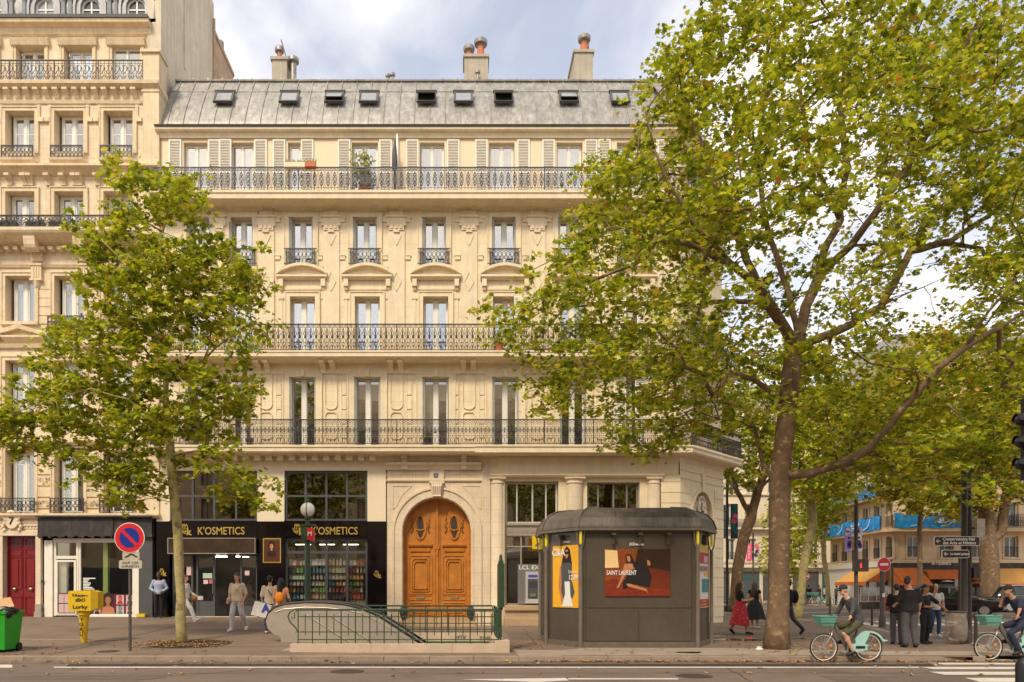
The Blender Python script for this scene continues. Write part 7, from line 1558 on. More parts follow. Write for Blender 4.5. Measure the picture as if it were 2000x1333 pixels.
# ============================================================ CAR
def suv(name, label, mt='car_black'):
    r = thing(name, (0, 0, 0), label, 'car')
    # sections along x (front at -x): x, half width, z bottom, z belt, z top, half width top
    sec = [(-2.32, .70, .38, .72, .78, .62), (-2.25, .88, .28, .86, .95, .80), (-1.9, .96, .24, .95, 1.06, .86), (-1.15, .97, .24, 1.02, 1.14, .84), (-.95, .97, .24, 1.04, 1.17, .82), (-.35, .97, .24, 1.06, 1.60, .70), (.1, .97, .24, 1.07, 1.70, .69), (1.2, .97, .24, 1.09, 1.70, .68), (1.9, .96, .24, 1.10, 1.62, .66), (2.22, .93, .28, 1.08, 1.14, .80), (2.32, .85, .36, .95, 1.0, .76)]
    k = MB(); n = 10
    for x, w, zb, zl, zt, wt in sec: k.v += [(x, -w*.92, zb), (x, -w, zb+.15), (x, -w, zl-.12), (x, -w*.97, zl), (x, -wt, zt-.05), (x, -wt*.86, zt), (x, wt*.86, zt), (x, wt, zt-.05), (x, w*.97, zl), (x, w, zl-.12), (x, w, zb+.15), (x, w*.92, zb)]
    n = 12
    for i in range(len(sec)-1):
        for q in range(n): k.f.append([i*n+q, (i+1)*n+q, (i+1)*n+(q+1) % n, i*n+(q+1) % n]); k.m.append(0)
    k.f.append(list(range(n))); k.m.append(0); k.f.append([(len(sec)-1)*n+q for q in range(n)][::-1]); k.m.append(0)
    body = k.build('body', mt, r, 50, local=True)
    for s_ in (-1, 1):
        for pts in ([(-.78, 1.10, .955), (-.33, 1.52, .74), (.10, 1.60, .73), (.10, 1.12, .955)], [(.18, 1.12, .955), (.18, 1.60, .73), (1.15, 1.60, .725), (1.15, 1.13, .955)], [(1.22, 1.13, .955), (1.22, 1.60, .72), (1.78, 1.52, .72), (1.98, 1.14, .94)]):
            k = MB(); k.prism([(x, s_*(w+.012), z) for x, z, w in pts], (0, -s_*.02, 0)); k.build('side_window', 'car_glass', body, local=True)
        k = MB(); k.ell((-.62, s_*1.06, 1.14), (.07, .11, .08), 8, 6); k.build('mirror', mt, body, True, local=True)
        k = MB(); k.ell((-2.12, s_*.74, .80), (.17, .14, .085), 10, 6); k.build('headlight', 'headlight_m', r, True, local=True)
        k = MB(); k.tube([(.0, s_*.62, 1.73), (1.6, s_*.60, 1.72)], .022, 6); k.build('roof_rail', 'chrome', body, local=True)
        k = MB(); k.box(-.9, 1.9, s_*.965-.01, s_*.965+.01, 1.075, 1.09); k.build('window_trim', 'chrome', body, local=True)
        for x in (.14,): k = MB(); k.box(x-.004, x+.004, s_*.972-.003, s_*.972+.003, .35, 1.05); k.build('door_gap', 'cloth_black', body, local=True)
    k = MB(); k.prism([(-.92, -.74, 1.17), (-.92, .74, 1.17), (-.38, .66, 1.56), (-.38, -.66, 1.56)], (-.015, 0, .02)); k.build('windscreen', 'car_glass', body, local=True)
    k = MB(); k.box(-2.36, -2.28, -.42, .42, .55, .80); gr = k.build('grille', 'cloth_black', r, local=True); k = MB(); [k.box(-2.375, -2.35, -.40, .40, z, z+.025) for z in (.60, .68, .75)]; k.tube([(-2.38, .10*math.cos(a*.52), .69+.10*math.sin(a*.52)) for a in range(13)], .014, 6); k.build('grille_bar', 'chrome', gr, local=True)
    k = MB(); k.box(-2.385, -2.33, -.26, .26, .40, .51); k.build('number_plate', 'print_white', r, local=True)
    for x in (-1.45, 1.42):
        for s_ in (-1, 1):
            k = MB(); k.tube([(x, s_*.76, .35), (x, s_*.99, .35)], .35, 20); w = k.build('wheel', 'rubber', r, 50, local=True); k = MB(); k.tube([(x, s_*.97, .35), (x, s_*1.0, .35)], .23, 14)
            k.build('rim', 'chrome', w, local=True)
    return r
c1 = suv('parked_car', 'black estate car stopped behind the group, nose to the right'); Yc = 40.5; c1.location = (PX(1862, Yc), Yc, 0); c1.rotation_euler = (0, 0, R(142))
c2 = copy_tree(c1); c2['label'] = 'second dark car behind, nearer the right edge'; c2.location = (PX(2010, 46), 46, 0); c2.rotation_euler = (0, 0, R(165))

# ============================================================ FAR BUILDINGS
def tf(ox, oy, ang):
    c, s = math.cos(ang), math.sin(ang); return lambda p: Vector((ox+p.x*c-p.y*s, oy+p.x*s+p.y*c, p.z))
def facade(root, fn, W_, H_, cols, rows, mt='far_stone', ww=1.1, rail=True, z0=4.2, depth=8, sides=(1, 1)):
    "a storeyed front wall with real openings, window frames, sills and string courses, in local x,z mapped by fn"
    hs = [(x-ww/2, x+ww/2, a, b) for x in cols for a, b in rows]
    m = MB(); m.wall(0, W_, 0, H_, 0, hs, .3); 
    if sides[0]: m.face((0, 0, 0), (0, depth, 0), (0, depth, H_), (0, 0, H_))
    if sides[1]: m.face((W_, 0, 0), (W_, 0, H_), (W_, depth, H_), (W_, depth, 0))
    m.face((0, 0, H_), (W_, 0, H_), (W_, depth, H_), (0, depth, H_)); m.face((0, .5, 0), (W_, .5, 0), (W_, .5, H_), (0, .5, H_))
    m.tr(fn).build('wall', mt, root)
    for i, (a, b, c, d) in enumerate(hs):
        k = MB(); k.frame(a, b, c, d, .07, .15, .06, [(a+b)/2], (), .09); w = k.tr(fn).build('window', 'white_frame', root); MB().box(a+.04, b-.04, .18, .19, c+.04, d-.04).tr(fn).build('pane', 'far_pane', w)
        k = MB(); k.box(a-.12, a, -.05, 0, c, d+.12); k.box(b, b+.12, -.05, 0, c, d+.12); k.box(a, b, -.05, 0, d, d+.12); k.box(a-.15, b+.15, -.12, 0, c-.1, c); k.tr(fn).build('window_surround', mt, root)
        if rail and i % 1 == 0:
            k = MB(); k.box(a, b, -.08, -.05, c+.75, c+.79)
            q = a
            while q < b: k.box(q, q+.02, -.08, -.06, c, c+.78); q += .12
            k.tr(fn).build('window_guard', 'iron', root)
    for (a, b) in rows: MB().xprof([(0, a-.35), (-.12, a-.35), (-.2, a-.25), (-.2, a-.15), (0, a-.12)], -.1, W_+.1).tr(fn).build('string_course', mt, root)
    MB().xprof([(0, H_-.4), (-.2, H_-.35), (-.4, H_-.1), (-.4, H_+.02), (0, H_+.04)], -.2, W_+.2).tr(fn).build('cornice', mt, root)
# pale building closing the side street
fb = thing('apartment_building', (33, 76, 0), 'pale far building closing the side street behind the lean tree', 'building')
fn = tf(24.5, 74, R(4)); rows = [(4.4, 6.6), (8.0, 10.2), (11.4, 13.5), (14.7, 16.6), (17.8, 19.4)]
facade(fb, fn, 23, 20.5, [1.2+2.25*i for i in range(10)], rows, 'far_pale', .95)
k = MB(); k.box(-.1, 23.1, -.5, 0, 3.6, 3.8); k.tr(fn).build('cornice', 'far_white', fb)
for i in range(7):
    k = MB(); k.frame(.5+3.2*i, 3.3+3.2*i, .2, 3.2, .12, -.06, .06, [1.9+3.2*i], [2.5]); f_ = k.tr(fn).build('shop_window', 'teal' if i % 3 == 1 else 'anthracite', fb); MB().box(.6+3.2*i, 3.2+3.2*i, -.03, -.02, .3, 3.1).tr(fn).build('pane', 'far_pane', f_)
k = MB(); rail_pattern(k, 0, 23, -.5, 7.75, 8.6, 'W', 2); k.tr(fn).build('balcony_railing', 'iron', fb); k = MB().box(0, 23, -.55, 0, 7.55, 7.75).tr(fn).build('balcony_slab', 'far_pale', fb)
MB().prism([(-.3, 0, 20.5), (23.3, 0, 20.5), (23.3, 1.5, 23), (-.3, 1.5, 23)], (0, 6, 0)).tr(fn).build('roof', 'zinc', fb)
# corner café building: angled side and street front
cb = thing('apartment_building', (35, 56, 0), 'corner building with blue banners on its balconies and orange café awnings', 'building')
Y2 = 52.; xa = PX(1742, Y2); fn1 = tf(xa, Y2, 0); W1 = 24
rows = [(3.75, 5.3), (6.0, 7.75), (8.6, 10.5), (11.5, 13.2), (14.2, 15.8)]
facade(cb, fn1, W1, 17.5, [1.6+2.35*i for i in range(10)], rows, 'far_stone', 1.0, sides=(0, 1))
x2, y2_ = PX(1622, 62), 62.; ang = math.atan2(Y2-y2_, xa-x2); L2 = math.hypot(xa-x2, Y2-y2_); fn2 = tf(x2, y2_, ang)
facade(cb, fn2, L2-.02, 17.5, [1.0+1.75*i for i in range(6)], rows, 'far_stone', .9, sides=(1, 0), depth=5)
MB().prism([(-.3, 0, 17.5), (W1, 0, 17.5), (W1, 1.5, 20.5), (1, 1.5, 20.5)], (0, 7, 0)).tr(fn1).build('roof', 'zinc', cb)
for (fnx, L_, z, a0) in ((fn1, W1, 5.85, -.4), (fn2, L2, 5.85, 0), (fn2, L2, 8.35, 0)):
    MB().box(a0, L_+.3 if fnx is fn2 else L_, -.8, 0, z-.25, z).tr(fnx).build('balcony_slab', 'far_stone', cb); k = MB(); rail_pattern(k, a0, L_, -.78, z, z+.95, 'W', 2); k.tr(fnx).build('balcony_railing', 'iron', cb)
def wavy_banner(fnx, x0, x1, z0, z1, label, txts, seed, name='banner'):
    n = int((x1-x0)/.25); m = MB(); r2 = random.Random(seed); off_ = [.015*math.sin(i*.9+seed)+.03*math.sin(i*2.3) for i in range(n+1)]; sag = [.05*math.sin(i*.7+seed)+r2.uniform(-.02, .02) for i in range(n+1)]
    o = len(m.v)
    for i in range(n+1):
        x = x0+(x1-x0)*i/n; m.v += [(x, -.88+off_[i], z0+sag[i]*.6), (x, -.90+off_[i]*1.6, (z0+z1)/2), (x, -.88+off_[i], z1+sag[i]), (x, -.85+off_[i], z1+sag[i]), (x, -.85+off_[i], z0+sag[i]*.6)]
    for i in range(n):
        for j in range(5): m.f.append([o+i*5+j, o+(i+1)*5+j, o+(i+1)*5+(j+1) % 5, o+i*5+(j+1) % 5]); m.m.append(0)
    m.tr(fnx); c = fnx(Vector(((x0+x1)/2, -.9, z0))); b = m.build(name, 'banner_blue', loc=c); tag(b, label, 'banner')
    for tx, x, w in txts:
        q = text(tx, x, (z0+z1)/2, -1.02, .5, b, 'print_white', fn=fnx, ext=.002, bold=.012, width=w)
    for i in range(int((x1-x0)/2.2)):
        k = MB(); xx = x0+1+i*2.2; k.rib([(xx, z0+.1), (xx+.5, z0+.2), (xx+.9, z0+.45), (xx+1.1, z1-.08)], -1.0, .07, .004); k.tr(fnx).build('printed_swoosh', 'print_white' if i % 2 else 'notice_green', b)
wavy_banner(fn2, .2, L2+.2, 5.8, 6.75, 'blue banner with white swoosh on the angled side, lower balcony', [('AQUA', 1.6, 1.3), ('ALLEZ', 6.6, 1.5)], 1)
wavy_banner(fn1, -.3, 6.3, 5.85, 6.85, 'long blue banner on the street front balcony', [('RELAIS', 3.2, 1.5)], 2); wavy_banner(fn2, .3, L2+.1, 8.3, 9.3, 'upper blue banner on the angled side, tilted under the leaves', [('WORLD', 5.2, 2.0)], 3)
# ground floor: dark fascia, awnings, openings
MB().box(-.1, W1, -.25, 0, 3.35, 3.6).tr(fn1).build('fascia', 'far_stone', cb); fz_ = MB().box(-.1, W1, -.3, 0, 2.9, 3.32).tr(fn1).build('fascia', 'char_fascia', cb)
text('A l’Univers', PX(1831, Y2)-xa, 3.33, -.42, .42, fz_, 'panel_cream', fn=fn1, bold=.01, width=1.4)
MB().box(0, L2, -.3, 0, 3.1, 3.5).tr(fn2).build('fascia', 'far_white', cb); MB().box(0, L2*.55, -.2, 0, 0, 3.1).tr(fn2).build('shop_front', 'far_white', cb)
def awn(fnx, x0, x1, z0, z1, d, mt, fr='awning_orange', txt=None, name='awning'):
    k = MB(); k.prism([(x0, -.3, z1), (x0, -.3-d, z0), (x0, -.3-d, z0-.03), (x0, -.3, z1-.05)], (x1-x0, 0, 0)); a = k.tr(fnx).build(name, mt, cb); MB().box(x0, x1, -.32-d, -.3-d, z0-.28, z0).tr(fnx).build('valance', fr, a)
    k = MB(); k.face((x0, -.3, z1), (x0, -.3-d, z0), (x0, -.3, z0)); k.face((x1, -.3, z1), (x1, -.3-d, z0), (x1, -.3, z0)); k.tr(fnx).build('side_panel', 'awning_orange', a)
    if txt: text(txt, (x0+x1)/2, z0-.14, -.34-d, .22, a, 'print_black', fn=fnx, ext=.002)
px_ = lambda p: PX(p, Y2)-xa
awn(fn2, L2*.5, L2-.1, 2.0, 3.0, 1.5, 'awning_tan'); awn(fn1, px_(1735), px_(1790), 1.75, 3.0, 1.6, 'awning_orange', txt='Café'); awn(fn1, px_(1800), px_(1868), 2.45, 2.85, .5, 'awning_orange'); awn(fn1, px_(1885), px_(2080), 1.85, 2.95, 1.6, 'awning_tan')
k = MB(); k.box(px_(1795), px_(1870), -.12, 0, 0, 2.9); k.tr(fn1).build('doorway_frame', 'far_white', cb); k = MB(); k.box(px_(1812), px_(1862), -.14, -.1, 0, 2.35); k.tr(fn1).build('doorway', 'room', cb)
k = MB(); k.lathe((0, 0, 0), [(.05, .12), (.5, .0)], 12); k.tr(lambda p: fn1(Vector((p.x+px_(1838), p.y-.6, p.z+2.0)))); k.build('pendant_lamp', 'print_white', cb)
for a, b in ((1745, 1792), (1890, 1920), (1950, 1995), (2000, 2060)):
    k = MB(); k.frame(px_(a), px_(b), 0, 2.9, .1, -.12, .1, [(px_(a)+px_(b))/2], [1.0]); s_ = k.tr(fn1).build('shop_window', 'anthracite', cb); MB().box(px_(a)+.05, px_(b)-.05, -.07, -.06, .05, 2.85).tr(fn1).build('pane', 'far_pane', s_)
for i in range(3): k = MB(); a = L2*.5+i*1.65; k.frame(a, a+1.5, 0, 2.2, .08, -.1, .08, (), [1.0]); s_ = k.tr(fn2).build('shop_window', 'shutter_grey', cb); MB().box(a+.05, a+1.45, -.06, -.05, .05, 2.15).tr(fn2).build('pane', 'far_pane', s_)
for i in range(9): MB().ell(fn1(Vector((px_(1905)+i*.62, -2.1, 1.5))), (.05, .05, .05), 6, 4).build('festoon_bulb', 'glow_warm', cb)
# far pavement in front of the café
tag(MB().prism([(PX(1735, 48), 47, 0), (70, 47, 0), (70, 53, 0), (xa, 53, 0), (x2, 62.5, 0), (x2-2, 62.5, 0), (x2-2.2, 58, 0)], (0, 0, .1)).build('far_pavement', 'light_paving'), kind='structure')
tag(MB().prism([(23, 66, 0), (48, 66, 0), (48, 76, 0), (23, 76, 0)], (0, 0, .1)).build('far_pavement', 'light_paving'), kind='structure')
# café terrace: glass screens, planters and red chairs
tc_ = thing('terrace_screen', (PX(1700, 48.5), 48.5, .1), 'low glazed terrace screen in front of the café with brown base', 'screen')
MB().box(PX(1680, 48.5), PX(1745, 48.5), 48.4, 48.6, .1, .6).build('base', 'char_fascia', tc_); k = MB(); k.frame(PX(1680, 48.5), PX(1745, 48.5), .6, 1.6, .04, 48.45, .06, [PX(q, 48.5) for q in (1696, 1712, 1728)], ()); f_ = k.build('frame', 'steel', tc_); MB().box(PX(1681, 48.5), PX(1744, 48.5), 48.47, 48.48, .62, 1.58).build('pane', 'shop_glass', f_)
cp = None
for i, (px, Yc) in enumerate(((1729, 47.8), (1734, 47.5), (1739, 47.9), (1748, 47.6), (1756, 48), (1765, 47.7))):
    if cp is None:
        cp = thing('cafe_chair', (0, 0, 0), '-', 'chair', 'red café chairs on the terrace'); k = MB(); k.box(-.2, .2, -.2, .2, .43, .47); k.build('seat', 'chair_red', cp); k = MB(); k.box(-.2, .2, .17, .20, .6, .9); k.build('backrest', 'chair_red', cp)
        for a in (-.18, .18):
            for b in (-.18, .18): MB().tube([(a, b, 0), (a*.9, b, .45 if b < 0 else .9)], .015, 5).build('leg', 'chair_red', cp)
        o = cp
    else: o = copy_tree(cp)
    o.location = (PX(px, Yc), Yc, .1); o.rotation_euler = (0, 0, i*1.3); o['label'] = ['red café chair farthest left behind the no-entry pole', 'red café chair second from the left by the no-entry pole', 'red café chair just right of the no-entry pole', 'red café chair behind the leftmost man of the group', 'red café chair behind the tallest man of the group', 'red café chair by the thin dark-stemmed tree'][i]
# opposite side of the boulevard, seen in the shop and window panes
ob = thing('apartment_building', (0, -16, 0), 'stone apartment row across the boulevard behind the camera', 'building')
m = MB(); fo = tf(40, -16, math.pi); hs = []
facade_cols = [2+3.2*i for i in range(25)]
hs = [(x-.6, x+.6, a, b) for x in facade_cols for a, b in ((4.6, 6.8), (8.2, 10.6), (12, 14.2), (15.6, 17.6))]
m.wall(0, 80, 0, 19.5, 0, hs, .4); m.box(0, 80, .5, 8, 0, 19.4); m.prism([(0, 0, 19.5), (80, 0, 19.5), (80, 2, 23), (0, 2, 23)], (0, 6, 0)); m.tr(fo).build('wall', 'far_stone', ob)
k = MB()
for a, b, c, d in hs: k.frame(a, b, c, d, .08, .2, .06, [(a+b)/2])
k.box(0, 80, -.1, 0, 0, 3.6); k.tr(fo).build('shop_front', 'anthracite', ob); tag(ob.children[-1], None, None, None, 'stuff')

# ============================================================ TREES
def leaf_mat(n, cols):
    ma = bpy.data.materials.new(n); ma.use_nodes = True; t = ma.node_tree; t.nodes.remove(t.nodes['Principled BSDF']); Lk = t.links.new
    at = t.nodes.new('ShaderNodeAttribute'); at.attribute_name = 'rnd'
    rp_ = t.nodes.new('ShaderNodeValToRGB'); e = rp_.color_ramp.elements
    for i, (p, c) in enumerate(cols):
        el_ = e[i] if i < 2 else e.new(p); el_.position = p; el_.color = (*c, 1)
    Lk(at.outputs['Fac'], rp_.inputs[0])
    d = t.nodes.new('ShaderNodeBsdfDiffuse'); tl = t.nodes.new('ShaderNodeBsdfTranslucent'); g = t.nodes.new('ShaderNodeBsdfGlossy'); g.inputs['Roughness'].default_value = .38; g.inputs[0].default_value = (1, 1, .9, 1)
    hs = t.nodes.new('ShaderNodeHueSaturation'); hs.inputs['Value'].default_value = 1.5; hs.inputs['Hue'].default_value = .49; Lk(rp_.outputs[0], hs.inputs['Color'])
    Lk(rp_.outputs[0], d.inputs[0]); Lk(hs.outputs[0], tl.inputs[0])
    a = t.nodes.new('ShaderNodeMixShader'); a.inputs[0].default_value = .42; b = t.nodes.new('ShaderNodeMixShader'); b.inputs[0].default_value = .05
    Lk(d.outputs[0], a.inputs[1]); Lk(tl.outputs[0], a.inputs[2]); Lk(a.outputs[0], b.inputs[1]); Lk(g.outputs[0], b.inputs[2]); Lk(b.outputs[0], t.nodes['Material Output'].inputs[0])
    M[n] = ma
leaf_mat('leaf_green', [(0, (.09, .13, .006)), (.25, (.20, .25, .010)), (.6, (.37, .41, .015)), (.90, (.55, .54, .03)), (.985, (.58, .40, .03)), (.998, (.42, .15, .02))])
leaf_mat('leaf_yellow', [(0, (.09, .115, .006)), (.3, (.21, .23, .010)), (.6, (.38, .37, .014)), (.82, (.56, .47, .02)), (.96, (.64, .40, .03)), (.997, (.42, .15, .02))])
LEAF = np.array([(0, -.5), (.16, -.28), (.48, -.34), (.34, -.05), (.56, .16), (.26, .16), (.16, .34), (0, .60), (-.16, .34), (-.26, .16), (-.56, .16), (-.34, -.05), (-.48, -.34), (-.16, -.28)])
LEAF_S = np.array([(0, -.5), (.42, -.30), (.50, .12), (.16, .24), (0, .58), (-.16, .24), (-.50, .12), (-.42, -.30)])
def leaves(name, pts, size, mname, parent, simple=False, droop=.25, seed=0):
    "one mesh of many small lobed leaves"
    r = np.random.default_rng(seed); n = len(pts); base = LEAF_S if simple else LEAF; k = len(base)
    c = np.array(pts, float); s = size*r.uniform(.55, 1.25, n)
    # normals biased upward
    nv = r.normal(0, 1, (n, 3)); nv[:, 2] = np.abs(nv[:, 2])*1.0+.8; nv /= np.linalg.norm(nv, axis=1)[:, None]
    u = r.normal(0, 1, (n, 3)); u[:, 2] -= droop*2; u -= nv*(u*nv).sum(1)[:, None]; u /= np.linalg.norm(u, axis=1)[:, None]; v = np.cross(nv, u)
    bend = -.22*np.abs(base[:, 0])-.18*base[:, 1]**2
    V = c[:, None, :]+s[:, None, None]*(v[:, None, :]*base[None, :, 0, None]+u[:, None, :]*base[None, :, 1, None]+nv[:, None, :]*bend[None, :, None])
    me = bpy.data.meshes.new(name); me.vertices.add(n*k); me.vertices.foreach_set('co', (V.reshape(-1, 3)-np.array(top(parent).location)).astype(np.float32).ravel())
    half = k//2; fa = np.arange(0, half+1); fb = np.concatenate(([0], np.arange(half, k)))
    idx = np.concatenate([np.concatenate((fa+i*0, fb)) for i in [0]])
    loops = (np.arange(n)[:, None]*k+idx[None, :]).ravel(); m_ = len(idx)
    me.loops.add(len(loops)); me.loops.foreach_set('vertex_index', loops.astype(np.int32))
    st = (np.arange(n)[:, None]*m_+np.array([0, len(fa)])[None, :]).ravel(); me.polygons.add(n*2); me.polygons.foreach_set('loop_start', st.astype(np.int32))
    at = me.attributes.new('rnd', 'FLOAT', 'FACE'); cl = r.uniform(0, 1, n); at.data.foreach_set('value', np.repeat(cl, 2).astype(np.float32))
    me.update(calc_edges=True); me.validate(); me.materials.append(M[mname]); ob = bpy.data.objects.new(name, me); COL.objects.link(ob); ob.parent = parent; return ob
def inpoly(x, y, P):
    c = False; j = len(P)-1
    for i in range(len(P)):
        if (P[i][1] > y) != (P[j][1] > y) and x < (P[j][0]-P[i][0])*(y-P[i][1])/(P[j][1]-P[i][1])+P[i][0]: c = not c
        j = i
    return c
def tree(label, base, limbs, silh, Y, depth, ncl, nleaf, lsize, r0, leafm='leaf_green', bark='bark', cl_r=.55, seed=1, simple=False, sparse=None, rmin=.012, group=None, flare=1.5, name='plane_tree', cat='tree', expo=2.3, holes=(), tpow=1.2):
    """limbs: list of pixel polylines [(px,py,dy),...] at depth Y+dy (first is the trunk); silh: crown outline in the photo
    (points are spread through a rounded volume behind and before Y); clusters attach to the nearest branch."""
    r = random.Random(seed); root = thing(name, (PX(base[0], Y), Y, base[2] if len(base) > 2 else .1), label, cat, group)
    nodes = []; par = []; fixed = {}
    def add(p, pa): nodes.append(Vector(p)); par.append(pa); return len(nodes)-1
    for li, L_ in enumerate(limbs):
        P = [Vector((PX(a, Y+d), Y+d, PZ(b, Y+d))) for a, b, d in L_]
        if li == 0: pa = add(P[0], -1)
        else: pa = min(range(len(nodes)), key=lambda i: (nodes[i]-P[0]).length)
        for q in range(1, len(P)):
            a, b = (P[q-1] if q > 1 or li == 0 else nodes[pa]), P[q]; l = (b-a).length; n = max(1, int(l/.35))
            for i in range(1, n+1):
                w = Vector((r.gauss(0, .018), r.gauss(0, .018), r.gauss(0, .012)))*(1 if li else .5)
                pa = add(a.lerp(b, i/n)+w, pa)
    xs_ = [p[0] for p in silh]; ys_ = [p[1] for p in silh]; cl = []
    tr_ = 0
    while len(cl) < ncl and tr_ < ncl*60:
        tr_ += 1; x, y = r.uniform(min(xs_), max(xs_)), r.uniform(min(ys_), max(ys_))
        if not inpoly(x, y, silh): continue
        if any(math.hypot((x-h[0])/h[2], (y-h[1])/h[3]) < 1 and r.random() < h[4] for h in holes): continue
        # distance to the outline limits the depth spread
        dm = min(math.hypot(x-a, y-b) for a, b in silh); wmax = depth*min(1, (dm/(.35*(max(xs_)-min(xs_))))**.5)
        d = r.uniform(-1, 1)*wmax; p = Vector((PX(x, Y+d), Y+d, PZ(y, Y+d)))
        if any((p-q).length < cl_r*.62 for q in cl[-60:]): continue
        cl.append(p)
    tp = nodes[0]; cl.sort(key=lambda p: min((p-q).length for q in nodes[::3]))
    tips = []
    for p in cl:
        best = min(range(len(nodes)), key=lambda i: (nodes[i]-p).length+max(0, nodes[i].z-p.z)*.7)
        a = nodes[best]; l = (p-a).length; n = max(1, int(l/.4)); pa = best; dv = a-nodes[par[best]] if par[best] >= 0 else Vector((0, 0, 1)); dv = dv.normalized()*l*.35
        for i in range(1, n+1):
            t = i/n; q = a.lerp(p, t)+dv*(t*(1-t))+Vector((r.gauss(0, .03), r.gauss(0, .03), r.gauss(0, .03))); pa = add(q, pa)
        tips.append(pa)
    N_ = len(nodes); ch = [[] for _ in range(N_)]
    for i, p in enumerate(par):
        if p >= 0: ch[p].append(i)
    w = [0.]*N_
    for i in range(N_-1, -1, -1): w[i] = max(rmin**expo, sum(w[c] for c in ch[i]))
    rad = [x**(1/expo) for x in w]; k = r0/rad[0]
    rad = [max(rmin*.7, rmin*.7+(r0-rmin*.7)*(max(0., (x-rmin)/(rad[0]-rmin))**tpow)) for x in rad]
    m = MB(); done = set()
    for i in range(N_):
        for ci, c in enumerate(sorted(ch[i], key=lambda c: -rad[c])):
            if c in done: continue
            if ci == 0 and i != 0: continue
            path = [i]; q = c
            while True:
                path.append(q); done.add(q)
                if not ch[q]: break
                q = max(ch[q], key=lambda z: rad[z])
            rr = [rad[z] for z in path]
            if i != 0: rr[0] = min(rad[i], rr[1]*1.35)
            else:
                for z in range(min(3, len(rr))): rr[z] *= (flare, 1+(flare-1)*.4, 1+(flare-1)*.12)[z]
            big = rr[0] > .06
            m.tube([nodes[z] for z in path], rr, 10 if rr[0] > .15 else (7 if big else 4))
    # start chains also at nodes whose largest child was skipped
    tk = m.build('trunk', bark, root, True)
    pts = []; per = nleaf//max(1, len(tips))
    for t in tips:
        p = nodes[t]; R_ = cl_r*r.uniform(.7, 1.25); q = nodes[par[t]]
        sub = [p+Vector((r.gauss(0, 1), r.gauss(0, 1), r.gauss(0, .6)))*R_*.62 for _ in range(5)]
        for _ in range(int(per*r.uniform(.6, 1.4))):
            c = r.choice(sub) if r.random() < .93 else p.lerp(q, r.random()); pts.append(c+Vector((r.gauss(0, 1), r.gauss(0, 1), r.gauss(0, .6)))*R_*.23)
    leaves('crown', pts, lsize, leafm, root, simple, seed=seed)
    return root
# -- big plane on the right
S1 = [(1395,0),(1370,70),(1275,110),(1262,150),(1275,200),(1235,270),(1145,310),(1135,350),(1112,410),(1115,480),(1035,535),(1040,575),(970,610),(985,660),(1040,690),(1060,760),(1075,800),(1150,805),(1205,870),(1245,915),(1290,880),(1360,870),(1420,850),(1500,870),(1620,900),(1700,960),(1800,990),(1900,960),(2010,930),(2080,800),(2100,500),(2100,100),(2060,-60),(1900,-120),(1700,-140),(1500,-110),(1400,-60)]
tree('huge plane tree on the pavement right of the kiosk, its crown filling the right half', (1517,1268), [
 [(1517,1275,0),(1518,1230,0),(1520,1150,0),(1521,1080,0),(1523,1000,0),(1524,930,0),(1532,850,0),(1541,760,0),(1552,680,0)],
 [(1526,945,0),(1580,925,-.4),(1640,905,-.8),(1690,885,-1.2),(1740,830,-1.6),(1785,770,-1.9),(1840,715,-2.2),(1885,680,-2.4),(1930,610,-2.6),(2010,520,-2.8)],
 [(1885,680,-2.4),(1950,640,-2.2),(2020,600,-2)],
 [(1522,950,0),(1490,900,.5),(1475,840,.9),(1450,792,1.2),(1400,785,1.6),(1340,788,2.0)],
 [(1530,780,0),(1470,740,-.5),(1420,730,-1)],
 [(1552,690,0),(1600,660,.4),(1650,640,.8),(1720,600,1.2),(1800,560,1.6)],
 [(1552,680,0),(1575,600,.3),(1600,540,.5),(1605,500,.6),(1640,430,.8),(1655,330,.9),(1640,200,1),(1660,60,1)],
 [(1600,540,.5),(1660,480,-.3),(1720,400,-.8),(1790,300,-1.1),(1850,180,-1.4),(1900,60,-1.6)],
 [(1690,520,.9),(1780,490,1.4),(1860,470,1.8),(1960,400,2.2)],
 [(1552,680,0),(1520,620,-.5),(1480,560,-1),(1430,520,-1.4),(1350,480,-1.8),(1280,470,-2.2),(1200,440,-2.4)],
 [(1480,560,-1),(1450,480,-.6),(1400,380,-.2),(1360,260,.2),(1330,150,.4)],
 [(1545,640,.1),(1530,540,.8),(1500,450,1.2),(1480,330,1.5),(1490,200,1.8),(1500,60,2)],
 [(1500,600,-.7),(1400,590,.6),(1300,600,1.4),(1200,590,2),(1110,600,2.2)],
 [(1430,520,-1.4),(1340,420,-1.8),(1290,330,-2),(1260,220,-2)],
 [(1640,430,.8),(1580,300,.2),(1560,150,0),(1570,20,-.2)]],
 S1, 17.8, 4.4, 1050, 72000, .135, .245, 'leaf_green', 'bark', .52, 3, flare=1.38, tpow=.92, expo=2.15, holes=[(1520,540,110,130,.45),(1630,430,90,130,.4),(1480,640,80,50,.4),(1700,560,110,40,.35),(1800,560,75,75,.8),(1880,450,70,50,.6),(1700,700,60,50,.3),(1480,120,60,60,.3),(1250,740,60,40,.3),(1900,610,60,50,.7),(1530,870,90,70,.75),(1600,1000,200,70,.9),(1440,800,40,60,.5)])
